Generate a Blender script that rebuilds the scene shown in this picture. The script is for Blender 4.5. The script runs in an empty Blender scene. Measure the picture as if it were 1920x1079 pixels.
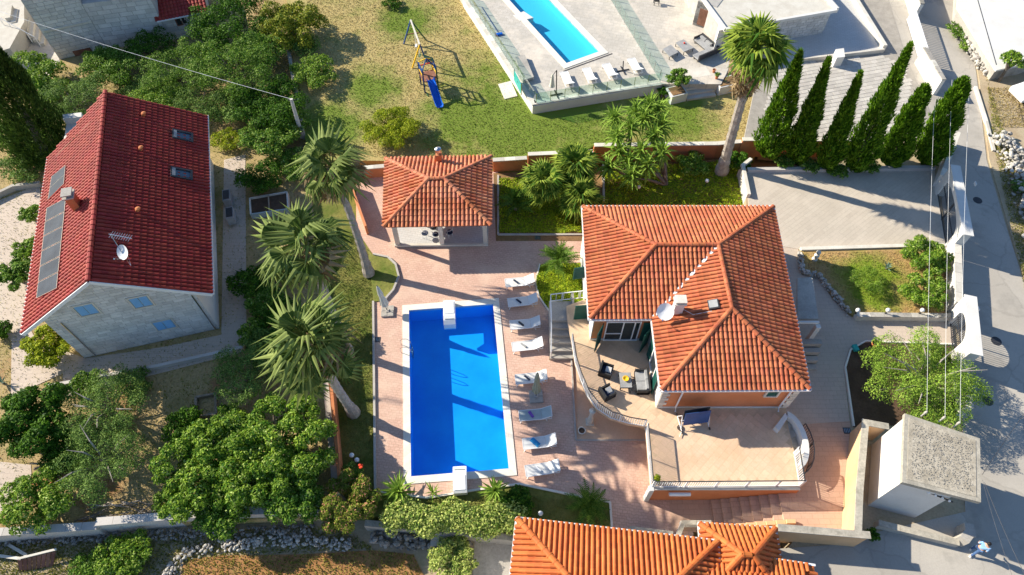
import bpy, math, random
import numpy as np
from mathutils import Vector, Matrix
from mathutils.geometry import tessellate_polygon
random.seed(7); RNG = np.random.default_rng(11)
R = math.radians
C = bpy.context.scene
COL = C.collection

# ---------------------------------------------------------------- camera, sky, sun, exposure
HC, FPX, TILT = 40.0, 1280.0, R(33.9)
cam_d = bpy.data.cameras.new('camera'); cam = bpy.data.objects.new('camera', cam_d); COL.objects.link(cam)
cam.location = (0, 0, HC); cam.rotation_euler = (TILT, 0, 0)
cam_d.sensor_width = 36.0; cam_d.lens = 36.0*FPX/1920.0; cam_d.clip_end = 2000; cam_d.clip_start = 0.5
C.camera = cam
SUN_EL, SUN_AZ = R(28.5), R(-22.5)          # shadows run towards SUN_AZ in the ground plane
w = bpy.data.worlds.new('World'); C.world = w; w.use_nodes = True
nt = w.node_tree; bg = nt.nodes['Background']
sky = nt.nodes.new('ShaderNodeTexSky'); sky.sky_type = 'NISHITA'; sky.sun_disc = False
sky.sun_elevation = SUN_EL; sky.sun_rotation = R(-67.5); sky.air_density = 1.0; sky.dust_density = 0.3; sky.ozone_density = 4.0
nt.links.new(sky.outputs[0], bg.inputs[0]); bg.inputs[1].default_value = 0.1
sd = bpy.data.lights.new('sun', 'SUN'); sun = bpy.data.objects.new('sun', sd); COL.objects.link(sun)
sd.energy = 5.0; sd.angle = R(0.5); sd.color = (1.0, 0.92, 0.77)
ldir = Vector((math.cos(SUN_AZ)*math.cos(SUN_EL), math.sin(SUN_AZ)*math.cos(SUN_EL), -math.sin(SUN_EL)))
sun.rotation_euler = ldir.to_track_quat('-Z', 'Y').to_euler(); sun.location = (-30, 20, 60)
vs = C.view_settings; vs.view_transform = 'Standard'; vs.look = 'None'; vs.gamma = 1.0; vs.use_curve_mapping = False
vs.exposure = 0.84
C.cycles.max_bounces = 6; C.cycles.diffuse_bounces = 3; C.cycles.transparent_max_bounces = 12
C.cycles.use_denoising = True

# ---------------------------------------------------------------- surveying: a sighted ray meets a level or a plane
cR = Vector((1, 0, 0)); cU = Vector((0, math.cos(TILT), math.sin(TILT))); cF = Vector((0, math.sin(TILT), -math.cos(TILT)))
CAM = Vector((0, 0, HC))
def ray(px, py): return cR*((px-960)/FPX) + cU*((539.5-py)/FPX) + cF
def at(px, py, z=0.0):
    d = ray(px, py); return CAM + d*((z-HC)/d.z)
def onp(px, py, p0, n):
    d = ray(px, py); return CAM + d*((Vector(p0)-CAM).dot(n)/d.dot(n))
def ats(pts, z): return [at(x, y, z) for x, y in pts]
def vert(px, py, z0, px2, py2):
    """height of an upright whose foot and head are sighted"""
    a = at(px, py, z0); q = ray(px2, py2); k = (a-CAM).xy.length/q.xy.length
    return HC + q.z*k - z0
def ppm(px, py, z=0.0):
    return FPX/((at(px, py, z)-CAM).dot(cF))

# ---------------------------------------------------------------- materials
def _nodes(name):
    m = bpy.data.materials.new(name); m.use_nodes = True
    t = m.node_tree; return m, t, t.nodes, t.links, t.nodes['Principled BSDF']
def _ramp(N, L, src, c1, c2, p1=0.35, p2=0.65):
    r = N.new('ShaderNodeValToRGB'); r.color_ramp.elements[0].position = p1; r.color_ramp.elements[1].position = p2
    r.color_ramp.elements[0].color = (*c1, 1); r.color_ramp.elements[1].color = (*c2, 1)
    L.new(src, r.inputs[0]); return r.outputs[0]
def _mix(N, L, fac, a, b, mode='MIX'):
    x = N.new('ShaderNodeMix'); x.data_type = 'RGBA'; x.blend_type = mode
    for sock, v in ((x.inputs[0], fac), (x.inputs[6], a), (x.inputs[7], b)):
        if isinstance(v, (int, float)): sock.default_value = v
        elif isinstance(v, tuple): sock.default_value = (*v, 1)
        else: L.new(v, sock)
    return x.outputs[2]
def _noise(N, L, scale, detail=4, rough=0.55, vec=None):
    n = N.new('ShaderNodeTexNoise'); n.inputs['Scale'].default_value = scale; n.inputs['Detail'].default_value = detail
    n.inputs['Roughness'].default_value = rough
    if vec is None:
        g = N.new('ShaderNodeNewGeometry'); vec = g.outputs['Position']
    L.new(vec, n.inputs['Vector']); return n.outputs[0]
def _bump(N, L, b, src, strength, dist=0.02):
    x = N.new('ShaderNodeBump'); x.inputs['Strength'].default_value = strength; x.inputs['Distance'].default_value = dist
    L.new(src, x.inputs['Height']); L.new(x.outputs[0], b.inputs['Normal'])
def pm(name, c1, c2=None, scale=1.5, rough=0.75, grain=0.25, gscale=14, bump=0.3, metal=0.0, spec=0.3, rnd=0.0, stain=None, sscale=0.4, samt=0.5, crack=0.0):
    """matt surface: broad two-tone variation, grain, per-piece tone, optional stains"""
    m, t, N, L, b = _nodes(name)
    c2 = c2 or tuple(min(1, x*1.25) for x in c1)
    col = _ramp(N, L, _noise(N, L, scale), c1, c2)
    g = _noise(N, L, gscale, 5, 0.7)
    dark = tuple(x*0.45 for x in c1)
    gm = N.new('ShaderNodeMapRange'); gm.inputs[1].default_value = 0.62; gm.inputs[2].default_value = 0.3; gm.inputs[3].default_value = 0; gm.inputs[4].default_value = grain
    L.new(g, gm.inputs[0]); col = _mix(N, L, gm.outputs[0], col, dark)
    if stain:
        sm = N.new('ShaderNodeMapRange'); sm.inputs[1].default_value = 0.52; sm.inputs[2].default_value = 0.68; sm.inputs[3].default_value = 0; sm.inputs[4].default_value = samt
        L.new(_noise(N, L, sscale, 6, 0.65), sm.inputs[0]); col = _mix(N, L, sm.outputs[0], col, stain)
    if crack:
        ge = N.new('ShaderNodeNewGeometry'); nn = N.new('ShaderNodeTexNoise'); nn.inputs['Scale'].default_value = 0.9; nn.inputs['Detail'].default_value = 6; L.new(ge.outputs['Position'], nn.inputs['Vector'])
        vm = N.new('ShaderNodeVectorMath'); vm.operation = 'MULTIPLY_ADD'; vm.inputs[1].default_value = (1.5, 1.5, 0); L.new(nn.outputs['Color'], vm.inputs[0]); L.new(ge.outputs['Position'], vm.inputs[2])
        vo = N.new('ShaderNodeTexVoronoi'); vo.feature = 'DISTANCE_TO_EDGE'; vo.inputs['Scale'].default_value = crack; L.new(vm.outputs[0], vo.inputs['Vector'])
        cm = N.new('ShaderNodeMapRange'); cm.inputs[1].default_value = 0.006; cm.inputs[2].default_value = 0.016; cm.inputs[3].default_value = 0.22; cm.inputs[4].default_value = 0; L.new(vo.outputs['Distance'], cm.inputs[0])
        col = _mix(N, L, cm.outputs[0], col, tuple(x*0.4 for x in c1))
        v2 = N.new('ShaderNodeTexVoronoi'); v2.inputs['Scale'].default_value = crack; L.new(vm.outputs[0], v2.inputs['Vector'])
        bw = N.new('ShaderNodeRGBToBW'); L.new(v2.outputs['Color'], bw.inputs[0]); m2 = N.new('ShaderNodeMapRange'); m2.inputs[3].default_value = 0.0; m2.inputs[4].default_value = 0.4; L.new(bw.outputs[0], m2.inputs[0])
        col = _mix(N, L, m2.outputs[0], col, tuple(x*0.72 for x in c1))
    if rnd > 0:
        oi = N.new('ShaderNodeObjectInfo'); gi = N.new('ShaderNodeNewGeometry')
        ad = N.new('ShaderNodeMath'); ad.operation = 'ADD'; L.new(oi.outputs['Random'], ad.inputs[0]); L.new(gi.outputs['Random Per Island'], ad.inputs[1])
        fr = N.new('ShaderNodeMath'); fr.operation = 'FRACT'; L.new(ad.outputs[0], fr.inputs[0])
        mr = N.new('ShaderNodeMapRange'); mr.inputs[3].default_value = 1-rnd; mr.inputs[4].default_value = 1+rnd*0.7; L.new(fr.outputs[0], mr.inputs[0])
        hv = N.new('ShaderNodeHueSaturation'); L.new(col, hv.inputs['Color']); L.new(mr.outputs[0], hv.inputs['Value'])
        h2 = N.new('ShaderNodeMapRange'); h2.inputs[3].default_value = 0.5-rnd*0.03; h2.inputs[4].default_value = 0.5+rnd*0.035
        f2 = N.new('ShaderNodeMath'); f2.operation = 'MULTIPLY_ADD'; f2.inputs[1].default_value = 7.31; f2.inputs[2].default_value = 0.3; L.new(fr.outputs[0], f2.inputs[0])
        f3 = N.new('ShaderNodeMath'); f3.operation = 'FRACT'; L.new(f2.outputs[0], f3.inputs[0]); L.new(f3.outputs[0], h2.inputs[0])
        L.new(h2.outputs[0], hv.inputs['Hue']); col = hv.outputs[0]
    L.new(col, b.inputs['Base Color'])
    b.inputs['Roughness'].default_value = rough; b.inputs['Metallic'].default_value = metal; b.inputs['Specular IOR Level'].default_value = spec
    if bump: _bump(N, L, b, g, bump)
    return m
def paver_mat(name, c1, c2, joint, bw, bh, ang=0.0, stain=None, rough=0.75, mortar=0.02, offset=0.5, wobble=0.0):
    """small pavers too fine to pick apart"""
    m, t, N, L, b = _nodes(name)
    g = N.new('ShaderNodeNewGeometry'); mp = N.new('ShaderNodeMapping'); mp.inputs['Rotation'].default_value = (0, 0, ang)
    L.new(g.outputs['Position'], mp.inputs['Vector']); vec = mp.outputs[0]
    if wobble:
        nn = N.new('ShaderNodeTexNoise'); nn.inputs['Scale'].default_value = 3; L.new(vec, nn.inputs['Vector'])
        vm = N.new('ShaderNodeVectorMath'); vm.operation = 'MULTIPLY_ADD'; vm.inputs[1].default_value = (wobble,)*3
        L.new(nn.outputs['Color'], vm.inputs[0]); L.new(vec, vm.inputs[2]); vec = vm.outputs[0]
    br = N.new('ShaderNodeTexBrick'); br.inputs['Scale'].default_value = 1; br.inputs['Brick Width'].default_value = bw; br.inputs['Row Height'].default_value = bh
    br.inputs['Mortar Size'].default_value = mortar; br.inputs['Mortar Smooth'].default_value = 0.2; br.offset = offset
    br.inputs['Color1'].default_value = (*c1, 1); br.inputs['Color2'].default_value = (*c2, 1); br.inputs['Mortar'].default_value = (*joint, 1)
    L.new(vec, br.inputs['Vector']); col = br.outputs[0]
    n1 = _noise(N, L, 0.5, 5, 0.6); col = _mix(N, L, _ramp(N, L, n1, (0, 0, 0), (0.45, 0.45, 0.45)), col, tuple(x*0.8 for x in c1))
    n2 = _noise(N, L, 9, 5, 0.7); col = _mix(N, L, _ramp(N, L, n2, (0.35,)*3, (0, 0, 0), 0.3, 0.5), col, tuple(x*0.55 for x in c1))
    if stain:
        col = _mix(N, L, _ramp(N, L, _noise(N, L, 0.33, 7, 0.72), (0, 0, 0), (0.75,)*3, 0.48, 0.68), col, stain)
    L.new(col, b.inputs['Base Color']); b.inputs['Roughness'].default_value = rough; b.inputs['Specular IOR Level'].default_value = 0.3
    _bump(N, L, b, br.outputs['Fac'], -0.4, 0.01)
    return m
def leafm(name, c1, c2, tr=0.25, c3=None, p3=0.93):
    """foliage: tone per leaf and per clump, some light through the blade"""
    m, t, N, L, b = _nodes(name)
    g = N.new('ShaderNodeNewGeometry')
    ra = N.new('ShaderNodeValToRGB'); e = ra.color_ramp.elements
    e[0].color = (*c1, 1); e[1].color = (*c2, 1); e[0].position = 0.1; e[1].position = 0.85
    if c3: x = e.new(p3); x.color = (*c3, 1)
    L.new(g.outputs['Random Per Island'], ra.inputs[0])
    n = _noise(N, L, 1.1, 3)
    col = _mix(N, L, _ramp(N, L, n, (0.35,)*3, (0, 0, 0), 0.3, 0.6), ra.outputs[0], tuple(x*0.8 for x in c1))
    L.new(col, b.inputs['Base Color']); b.inputs['Roughness'].default_value = 0.6; b.inputs['Specular IOR Level'].default_value = 0.12
    tl = N.new('ShaderNodeBsdfTranslucent'); L.new(col, tl.inputs[0])
    mx = N.new('ShaderNodeMixShader'); mx.inputs[0].default_value = tr
    L.new(b.outputs[0], mx.inputs[1]); L.new(tl.outputs[0], mx.inputs[2])
    L.new(mx.outputs[0], N['Material Output'].inputs[0]); return m
def lawn_mat(name, green, dry, centers, soil=None, base=0.0):
    """turf: green near the watered spots, straw-coloured elsewhere, broken up by noise"""
    m, t, N, L, b = _nodes(name)
    g = N.new('ShaderNodeNewGeometry'); acc = None
    for (c, rad) in centers:
        d = N.new('ShaderNodeVectorMath'); d.operation = 'DISTANCE'; d.inputs[1].default_value = c; L.new(g.outputs['Position'], d.inputs[0])
        mr = N.new('ShaderNodeMapRange'); mr.inputs[1].default_value = 0; mr.inputs[2].default_value = rad; mr.inputs[3].default_value = 0.55; mr.inputs[4].default_value = 0
        L.new(d.outputs['Value'], mr.inputs[0])
        if acc is None: acc = mr.outputs[0]
        else:
            a = N.new('ShaderNodeMath'); a.operation = 'MAXIMUM'; L.new(acc, a.inputs[0]); L.new(mr.outputs[0], a.inputs[1]); acc = a.outputs[0]
    n = _noise(N, L, 0.55, 7, 0.7); a = N.new('ShaderNodeMath'); a.operation = 'ADD'; L.new(n, a.inputs[0])
    if acc is not None: L.new(acc, a.inputs[1])
    else: a.inputs[1].default_value = base
    f = _ramp(N, L, a.outputs[0], (0, 0, 0), (1, 1, 1), 0.5, 0.85)
    col = _mix(N, L, f, dry, green)
    n2 = _noise(N, L, 7, 6, 0.75); col = _mix(N, L, _ramp(N, L, n2, (0.6,)*3, (0, 0, 0), 0.34, 0.52), col, tuple(x*0.4 for x in dry))
    if soil: col = _mix(N, L, _ramp(N, L, _noise(N, L, 0.35, 6, 0.7), (0, 0, 0), (0.9,)*3, 0.55, 0.66), col, soil)
    gi = N.new('ShaderNodeHueSaturation'); mr = N.new('ShaderNodeMapRange'); mr.inputs[3].default_value = 0.78; mr.inputs[4].default_value = 1.25
    L.new(g.outputs['Random Per Island'], mr.inputs[0]); L.new(mr.outputs[0], gi.inputs['Value']); L.new(col, gi.inputs['Color'])
    L.new(gi.outputs[0], b.inputs['Base Color']); b.inputs['Roughness'].default_value = 0.85; b.inputs['Specular IOR Level'].default_value = 0.1
    _bump(N, L, b, n2, 0.8, 0.05); return m
def glossy_mat(name, c, rough=0.2, metal=0.0, spec=0.5):
    m, t, N, L, b = _nodes(name); b.inputs['Base Color'].default_value = (*c, 1); b.inputs['Roughness'].default_value = rough
    b.inputs['Metallic'].default_value = metal; b.inputs['Specular IOR Level'].default_value = spec; return m
def glass_mat(name, tint, refl=0.12):
    m, t, N, L, b = _nodes(name)
    tr = N.new('ShaderNodeBsdfTransparent'); tr.inputs[0].default_value = (*tint, 1)
    gl = N.new('ShaderNodeBsdfGlossy'); gl.inputs['Roughness'].default_value = 0.05
    lw = N.new('ShaderNodeLayerWeight'); lw.inputs[0].default_value = 0.5
    pw = N.new('ShaderNodeMath'); pw.operation = 'POWER'; pw.inputs[1].default_value = 4.0; L.new(lw.outputs['Facing'], pw.inputs[0])
    fr = N.new('ShaderNodeMath'); fr.operation = 'MULTIPLY_ADD'; fr.inputs[1].default_value = 0.7; fr.inputs[2].default_value = refl*0.5; L.new(pw.outputs[0], fr.inputs[0])
    if refl < 0.1:
        bu = N.new('ShaderNodeBump'); bu.inputs['Strength'].default_value = 0.5; bu.inputs['Distance'].default_value = 0.05
        L.new(_noise(N, L, 2.2, 3), bu.inputs['Height']); L.new(bu.outputs[0], gl.inputs['Normal'])
    mx = N.new('ShaderNodeMixShader'); L.new(fr.outputs[0], mx.inputs[0]); L.new(tr.outputs[0], mx.inputs[1]); L.new(gl.outputs[0], mx.inputs[2])
    L.new(mx.outputs[0], N['Material Output'].inputs[0]); return m

M = {}
M['tile'] = pm('terracotta_tile', (0.50, 0.135, 0.055), (0.60, 0.195, 0.088), 0.8, 0.7, 0.35, 9, 0.2, rnd=0.20, stain=(0.30, 0.07, 0.03), sscale=0.7)
M['gaz_tile'] = pm('weathered_terracotta_tile', (0.56, 0.16, 0.065), (0.68, 0.27, 0.15), 0.9, 0.75, 0.35, 9, 0.2, rnd=0.22, stain=(0.38, 0.13, 0.07), sscale=0.8)
M['south_tile'] = pm('bright_terracotta_tile', (0.58, 0.14, 0.032), (0.66, 0.19, 0.05), 0.8, 0.7, 0.25, 9, 0.2, rnd=0.14)
M['red_tile'] = pm('dark_red_tile', (0.30, 0.036, 0.028), (0.38, 0.052, 0.038), 0.8, 0.6, 0.3, 9, 0.2, rnd=0.16, spec=0.2)
M['white'] = pm('white_render', (0.66, 0.64, 0.60), (0.73, 0.71, 0.67), 0.8, 0.8, 0.12, 10, 0.15, stain=(0.50, 0.47, 0.42), sscale=0.5, samt=0.25)
M['white_paint'] = pm('white_paint', (0.78, 0.78, 0.78), (0.82, 0.82, 0.82), 2, 0.4, 0.05, 20, 0.0)
M['orange'] = pm('orange_render', (0.60, 0.21, 0.085), (0.66, 0.26, 0.12), 0.7, 0.85, 0.15, 12, 0.25, stain=(0.42, 0.17, 0.09), sscale=0.6, samt=0.35)
M['peach'] = pm('peach_render', (0.68, 0.42, 0.22), (0.74, 0.48, 0.27), 0.7, 0.85, 0.15, 12, 0.25)
M['stonewhite'] = pm('pale_limestone', (0.62, 0.57, 0.49), (0.72, 0.68, 0.60), 1.2, 0.8, 0.25, 12, 0.3, rnd=0.18)
M['greystone'] = pm('grey_limestone_block', (0.60, 0.585, 0.56), (0.72, 0.70, 0.67), 1.0, 0.85, 0.25, 10, 0.35, rnd=0.14)
M['joint'] = pm('mortar_joint', (0.40, 0.38, 0.35), None, 2, 0.9, 0.3, 20)
M['rock'] = pm('field_stone', (0.22, 0.21, 0.19), (0.38, 0.36, 0.33), 1.5, 0.9, 0.5, 9, 0.5, rnd=0.35, stain=(0.15, 0.14, 0.12), sscale=3)
M['palerock'] = pm('pale_field_stone', (0.44, 0.41, 0.36), (0.62, 0.58, 0.52), 1.5, 0.9, 0.4, 9, 0.5, rnd=0.4, stain=(0.16, 0.15, 0.12), sscale=2.5)
M['concrete'] = pm('grey_concrete', (0.40, 0.37, 0.33), (0.52, 0.48, 0.42), 0.6, 0.9, 0.4, 10, 0.3, stain=(0.20, 0.19, 0.16), sscale=0.9)
M['cap'] = pm('stained_concrete_coping', (0.40, 0.365, 0.30), (0.54, 0.49, 0.40), 1.5, 0.9, 0.5, 8, 0.4, stain=(0.16, 0.15, 0.12), sscale=1.6)
M['block'] = pm('pale_block_render', (0.52, 0.48, 0.44), (0.60, 0.56, 0.52), 0.6, 0.9, 0.2, 10, 0.25, rnd=0.12)
M['roadm'] = pm('worn_road_concrete', (0.44, 0.40, 0.345), (0.53, 0.485, 0.42), 0.25, 0.9, 0.25, 16, 0.2, stain=(0.31, 0.285, 0.25), sscale=0.55, samt=0.7, crack=0.22)
M['deck'] = paver_mat('pink_stamped_paving', (0.70, 0.46, 0.355), (0.60, 0.375, 0.285), (0.50, 0.31, 0.235), 0.27, 0.17, R(8), (0.72, 0.53, 0.40), wobble=0.22)
M['terr'] = pm('honey_terrace_tile', (0.70, 0.485, 0.32), (0.78, 0.56, 0.385), 0.5, 0.6, 0.2, 9, 0.15, rnd=0.05, stain=(0.58, 0.39, 0.22), sscale=0.7, samt=0.35)
M['terrj'] = pm('terrace_grout', (0.58, 0.41, 0.27), None, 2, 0.9, 0.2, 12)
M['lowpave'] = paver_mat('rose_path_paving', (0.60, 0.40, 0.29), (0.55, 0.36, 0.26), (0.43, 0.27, 0.19), 0.62, 0.3, 0, None, offset=0.5, mortar=0.012)
M['epath'] = paver_mat('beige_path_paving', (0.60, 0.49, 0.395), (0.55, 0.445, 0.36), (0.42, 0.335, 0.27), 0.6, 0.3, 0, (0.55, 0.46, 0.36), mortar=0.012)
M['drive'] = paver_mat('driveway_slab_paving', (0.58, 0.51, 0.42), (0.51, 0.44, 0.36), (0.42, 0.36, 0.29), 1.6, 0.28, R(-38), (0.62, 0.54, 0.45), mortar=0.012)
M['topterr'] = paver_mat('cream_travertine_paving', (0.52, 0.475, 0.41), (0.60, 0.55, 0.485), (0.38, 0.335, 0.275), 0.62, 0.41, R(16), (0.78, 0.68, 0.56), mortar=0.012, wobble=0.05)
M['shadepave'] = paver_mat('grey_travertine_paving', (0.56, 0.55, 0.53), (0.62, 0.61, 0.59), (0.42, 0.41, 0.39), 0.4, 0.2, R(12), None, mortar=0.012)
M['cobble'] = pm('grey_paving_stone', (0.50, 0.46, 0.41), (0.58, 0.54, 0.48), 0.7, 0.85, 0.25, 12, 0.3, rnd=0.14)
M['cobj'] = pm('paving_joint', (0.33, 0.30, 0.26), None, 2, 0.9, 0.3, 12)
M['coping'] = pm('cream_pool_coping', (0.78, 0.72, 0.62), (0.83, 0.78, 0.69), 1.2, 0.6, 0.12, 12, 0.1, rnd=0.06)
M['kerb'] = pm('grey_kerb', (0.44, 0.40, 0.36), (0.54, 0.50, 0.45), 1, 0.85, 0.3, 12)
M['liner'] = pm('blue_pool_liner', (0.0, 0.33, 0.88), (0.005, 0.41, 0.94), 0.5, 0.5, 0.06, 6, 0.05)
M['liner2'] = glossy_mat('turquoise_pool_liner', (0.10, 0.62, 0.74), 0.5)
M['water'] = glass_mat('pool_water', (0.66, 0.90, 1.0), 0.04)
M['glass'] = glass_mat('fence_glass', (0.86, 0.95, 0.93), 0.2)
M['soil'] = pm('brown_garden_soil', (0.20, 0.115, 0.055), (0.34, 0.20, 0.09), 0.7, 0.95, 0.5, 7, 0.6, stain=(0.13, 0.12, 0.04), sscale=0.5)
M['redsoil'] = pm('red_tilled_soil', (0.36, 0.17, 0.065), (0.46, 0.24, 0.095), 0.8, 0.95, 0.55, 6, 0.8, stain=(0.20, 0.14, 0.05), sscale=0.9)
M['darksoil'] = pm('dark_mulch', (0.085, 0.05, 0.03), (0.13, 0.08, 0.05), 1.2, 0.95, 0.5, 8, 0.6)
M['dryg'] = pm('dry_ground', (0.42, 0.32, 0.20), (0.54, 0.44, 0.30), 0.6, 0.95, 0.4, 8, 0.5, stain=(0.22, 0.21, 0.09), sscale=0.6)
M['green_sh'] = pm('dark_green_paint', (0.010, 0.075, 0.058), (0.016, 0.10, 0.078), 2, 0.45, 0.1, 12, 0.05)
M['black'] = pm('black_rattan', (0.022, 0.022, 0.024), (0.04, 0.04, 0.042), 3, 0.7, 0.3, 40, 0.3)
M['navy'] = pm('dark_blue_fabric', (0.018, 0.030, 0.065), (0.03, 0.045, 0.09), 3, 0.9, 0.2, 30)
M['greyf'] = pm('grey_fabric', (0.30, 0.30, 0.30), (0.38, 0.38, 0.38), 3, 0.9, 0.2, 30)
M['dgrey'] = pm('dark_grey_metal', (0.05, 0.05, 0.055), None, 3, 0.5, 0.1, 20, 0.05, metal=0.3)
M['steel'] = glossy_mat('stainless_steel', (0.62, 0.63, 0.65), 0.22, 1.0)
M['sling'] = pm('white_mesh_sling', (0.70, 0.69, 0.66), (0.76, 0.75, 0.72), 3, 0.7, 0.12, 30, 0.1)
M['greysling'] = pm('grey_mesh_sling', (0.36, 0.42, 0.42), (0.42, 0.48, 0.48), 3, 0.7, 0.12, 30, 0.1)
M['canvas'] = pm('cream_canvas', (0.66, 0.64, 0.52), (0.74, 0.72, 0.60), 3, 0.9, 0.2, 14, 0.2)
M['olive_canvas'] = pm('khaki_canvas', (0.34, 0.33, 0.22), (0.44, 0.42, 0.29), 3, 0.9, 0.3, 14, 0.2)
M['purple'] = pm('purple_towel', (0.22, 0.10, 0.42), None, 4, 0.95, 0.2, 30)
M['bluecloth'] = pm('blue_towel', (0.03, 0.26, 0.52), None, 4, 0.95, 0.2, 30)
M['wood'] = pm('weathered_wood', (0.30, 0.23, 0.16), (0.42, 0.34, 0.26), 2, 0.85, 0.45, 12, 0.4, rnd=0.15)
M['redwood'] = pm('reddish_pallet_wood', (0.22, 0.095, 0.06), (0.32, 0.15, 0.10), 2, 0.85, 0.45, 12, 0.4, rnd=0.2)
M['bark'] = pm('grey_bark', (0.15, 0.12, 0.09), (0.26, 0.22, 0.18), 3, 0.95, 0.5, 10, 0.7)
M['palebark'] = pm('pale_palm_bark', (0.34, 0.29, 0.24), (0.46, 0.41, 0.35), 3, 0.95, 0.6, 9, 0.8)
M['pane'] = glossy_mat('dark_window_glass', (0.02, 0.03, 0.035), 0.08, 0.0, 0.8)
M['skyshutter'] = pm('sky_tinted_shutter', (0.22, 0.46, 0.72), (0.26, 0.50, 0.76), 2, 0.6, 0.08, 20)  # blue of the sky on shaded white shutters is put into this colour
M['solar'] = pm('grey_solar_glass', (0.032, 0.042, 0.060), (0.052, 0.066, 0.088), 0.8, 0.55, 0.1, 20, 0.0, spec=0.1)
M['skyl'] = glossy_mat('skylight_glass', (0.05, 0.09, 0.13), 0.1, 0.0, 0.8)
M['gravel'] = pm('pale_gravel', (0.40, 0.35, 0.27), (0.56, 0.50, 0.40), 2.2, 0.95, 0.6, 9, 0.8, stain=(0.24, 0.21, 0.16), sscale=1.2)
M['pot'] = pm('terracotta_pot', (0.52, 0.17, 0.06), (0.58, 0.22, 0.09), 2, 0.8, 0.2, 12)
M['yellow'] = pm('yellow_paint', (0.75, 0.45, 0.02), None, 2, 0.5, 0.1, 12)
M['blue'] = pm('blue_plastic', (0.01, 0.12, 0.55), None, 2, 0.35, 0.08, 12)
M['bluepaint'] = pm('dark_blue_paint', (0.015, 0.06, 0.20), None, 2, 0.5, 0.1, 12)
M['greenpaint'] = pm('dark_green_timber', (0.02, 0.10, 0.045), None, 2, 0.6, 0.1, 12)
M['red'] = pm('red_paint', (0.50, 0.035, 0.02), None, 2, 0.5, 0.1, 12)
M['teal'] = pm('teal_panel', (0.03, 0.34, 0.30), None, 2, 0.4, 0.1, 12)
M['skin'] = pm('skin', (0.50, 0.30, 0.21), None, 4, 0.6, 0.0, 12, 0)
M['hair'] = pm('black_hair', (0.012, 0.01, 0.01), None, 4, 0.6, 0.2, 30)
M['denim'] = pm('blue_denim', (0.055, 0.11, 0.24), (0.08, 0.15, 0.30), 4, 0.9, 0.2, 20)
M['shirt'] = pm('light_blue_shirt', (0.22, 0.40, 0.66), (0.28, 0.46, 0.72), 4, 0.9, 0.1, 20)
M['flower'] = pm('orange_red_flower', (0.70, 0.06, 0.02), None, 4, 0.7, 0.1, 20)
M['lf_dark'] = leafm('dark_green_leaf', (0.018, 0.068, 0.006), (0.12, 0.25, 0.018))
M['lf_mid'] = leafm('mid_green_leaf', (0.032, 0.115, 0.009), (0.25, 0.40, 0.045), 0.28, (0.40, 0.50, 0.15), 0.95)
M['lf_bright'] = leafm('bright_green_leaf', (0.045, 0.145, 0.010), (0.34, 0.48, 0.05), 0.3, (0.50, 0.60, 0.18), 0.94)
M['lf_yel'] = leafm('yellow_green_leaf', (0.13, 0.21, 0.008), (0.5, 0.54, 0.03), 0.3)
M['lf_olive'] = leafm('olive_leaf', (0.05, 0.12, 0.02), (0.27, 0.4, 0.085))
M['lf_feather'] = leafm('feathery_olive_leaf', (0.085, 0.19, 0.015), (0.42, 0.58, 0.085), 0.3)
M['lf_red'] = leafm('reddish_green_leaf', (0.09, 0.15, 0.015), (0.32, 0.36, 0.05), 0.25, (0.60, 0.28, 0.17), 0.88)
M['lf_var'] = leafm('cream_edged_leaf', (0.12, 0.22, 0.025), (0.66, 0.7, 0.2), 0.25)
M['lf_cyp'] = leafm('cypress_leaf', (0.03, 0.1, 0.006), (0.22, 0.39, 0.022), 0.25)
M['lf_deep'] = leafm('deep_green_leaf', (0.022, 0.055, 0.010), (0.085, 0.15, 0.022), 0.15)
M['lf_brown'] = leafm('yellow_brown_leaf', (0.07, 0.13, 0.008), (0.36, 0.36, 0.03), 0.2)
M['frond'] = leafm('palm_frond', (0.055, 0.105, 0.018), (0.30, 0.36, 0.10), 0.3)
M['frond_g'] = leafm('fresh_palm_frond', (0.055, 0.135, 0.012), (0.36, 0.44, 0.06), 0.3)
M['frond_d'] = leafm('dead_palm_frond', (0.20, 0.13, 0.06), (0.48, 0.36, 0.20), 0.2)
M['cycad'] = leafm('cycad_frond', (0.04, 0.11, 0.012), (0.22, 0.34, 0.045), 0.2)
M['yucca'] = leafm('yucca_leaf', (0.045, 0.14, 0.012), (0.38, 0.53, 0.08), 0.25)
M['agave'] = leafm('agave_leaf', (0.12, 0.20, 0.14), (0.22, 0.32, 0.24), 0.1)
M['dry'] = leafm('dry_grass_blade', (0.30, 0.22, 0.08), (0.55, 0.45, 0.20), 0.2)
M['weed'] = leafm('weed_blade', (0.12, 0.16, 0.02), (0.44, 0.40, 0.09), 0.25)
M['groundcover'] = leafm('ground_cover_leaf', (0.13, 0.24, 0.01), (0.50, 0.58, 0.03), 0.3)

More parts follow.
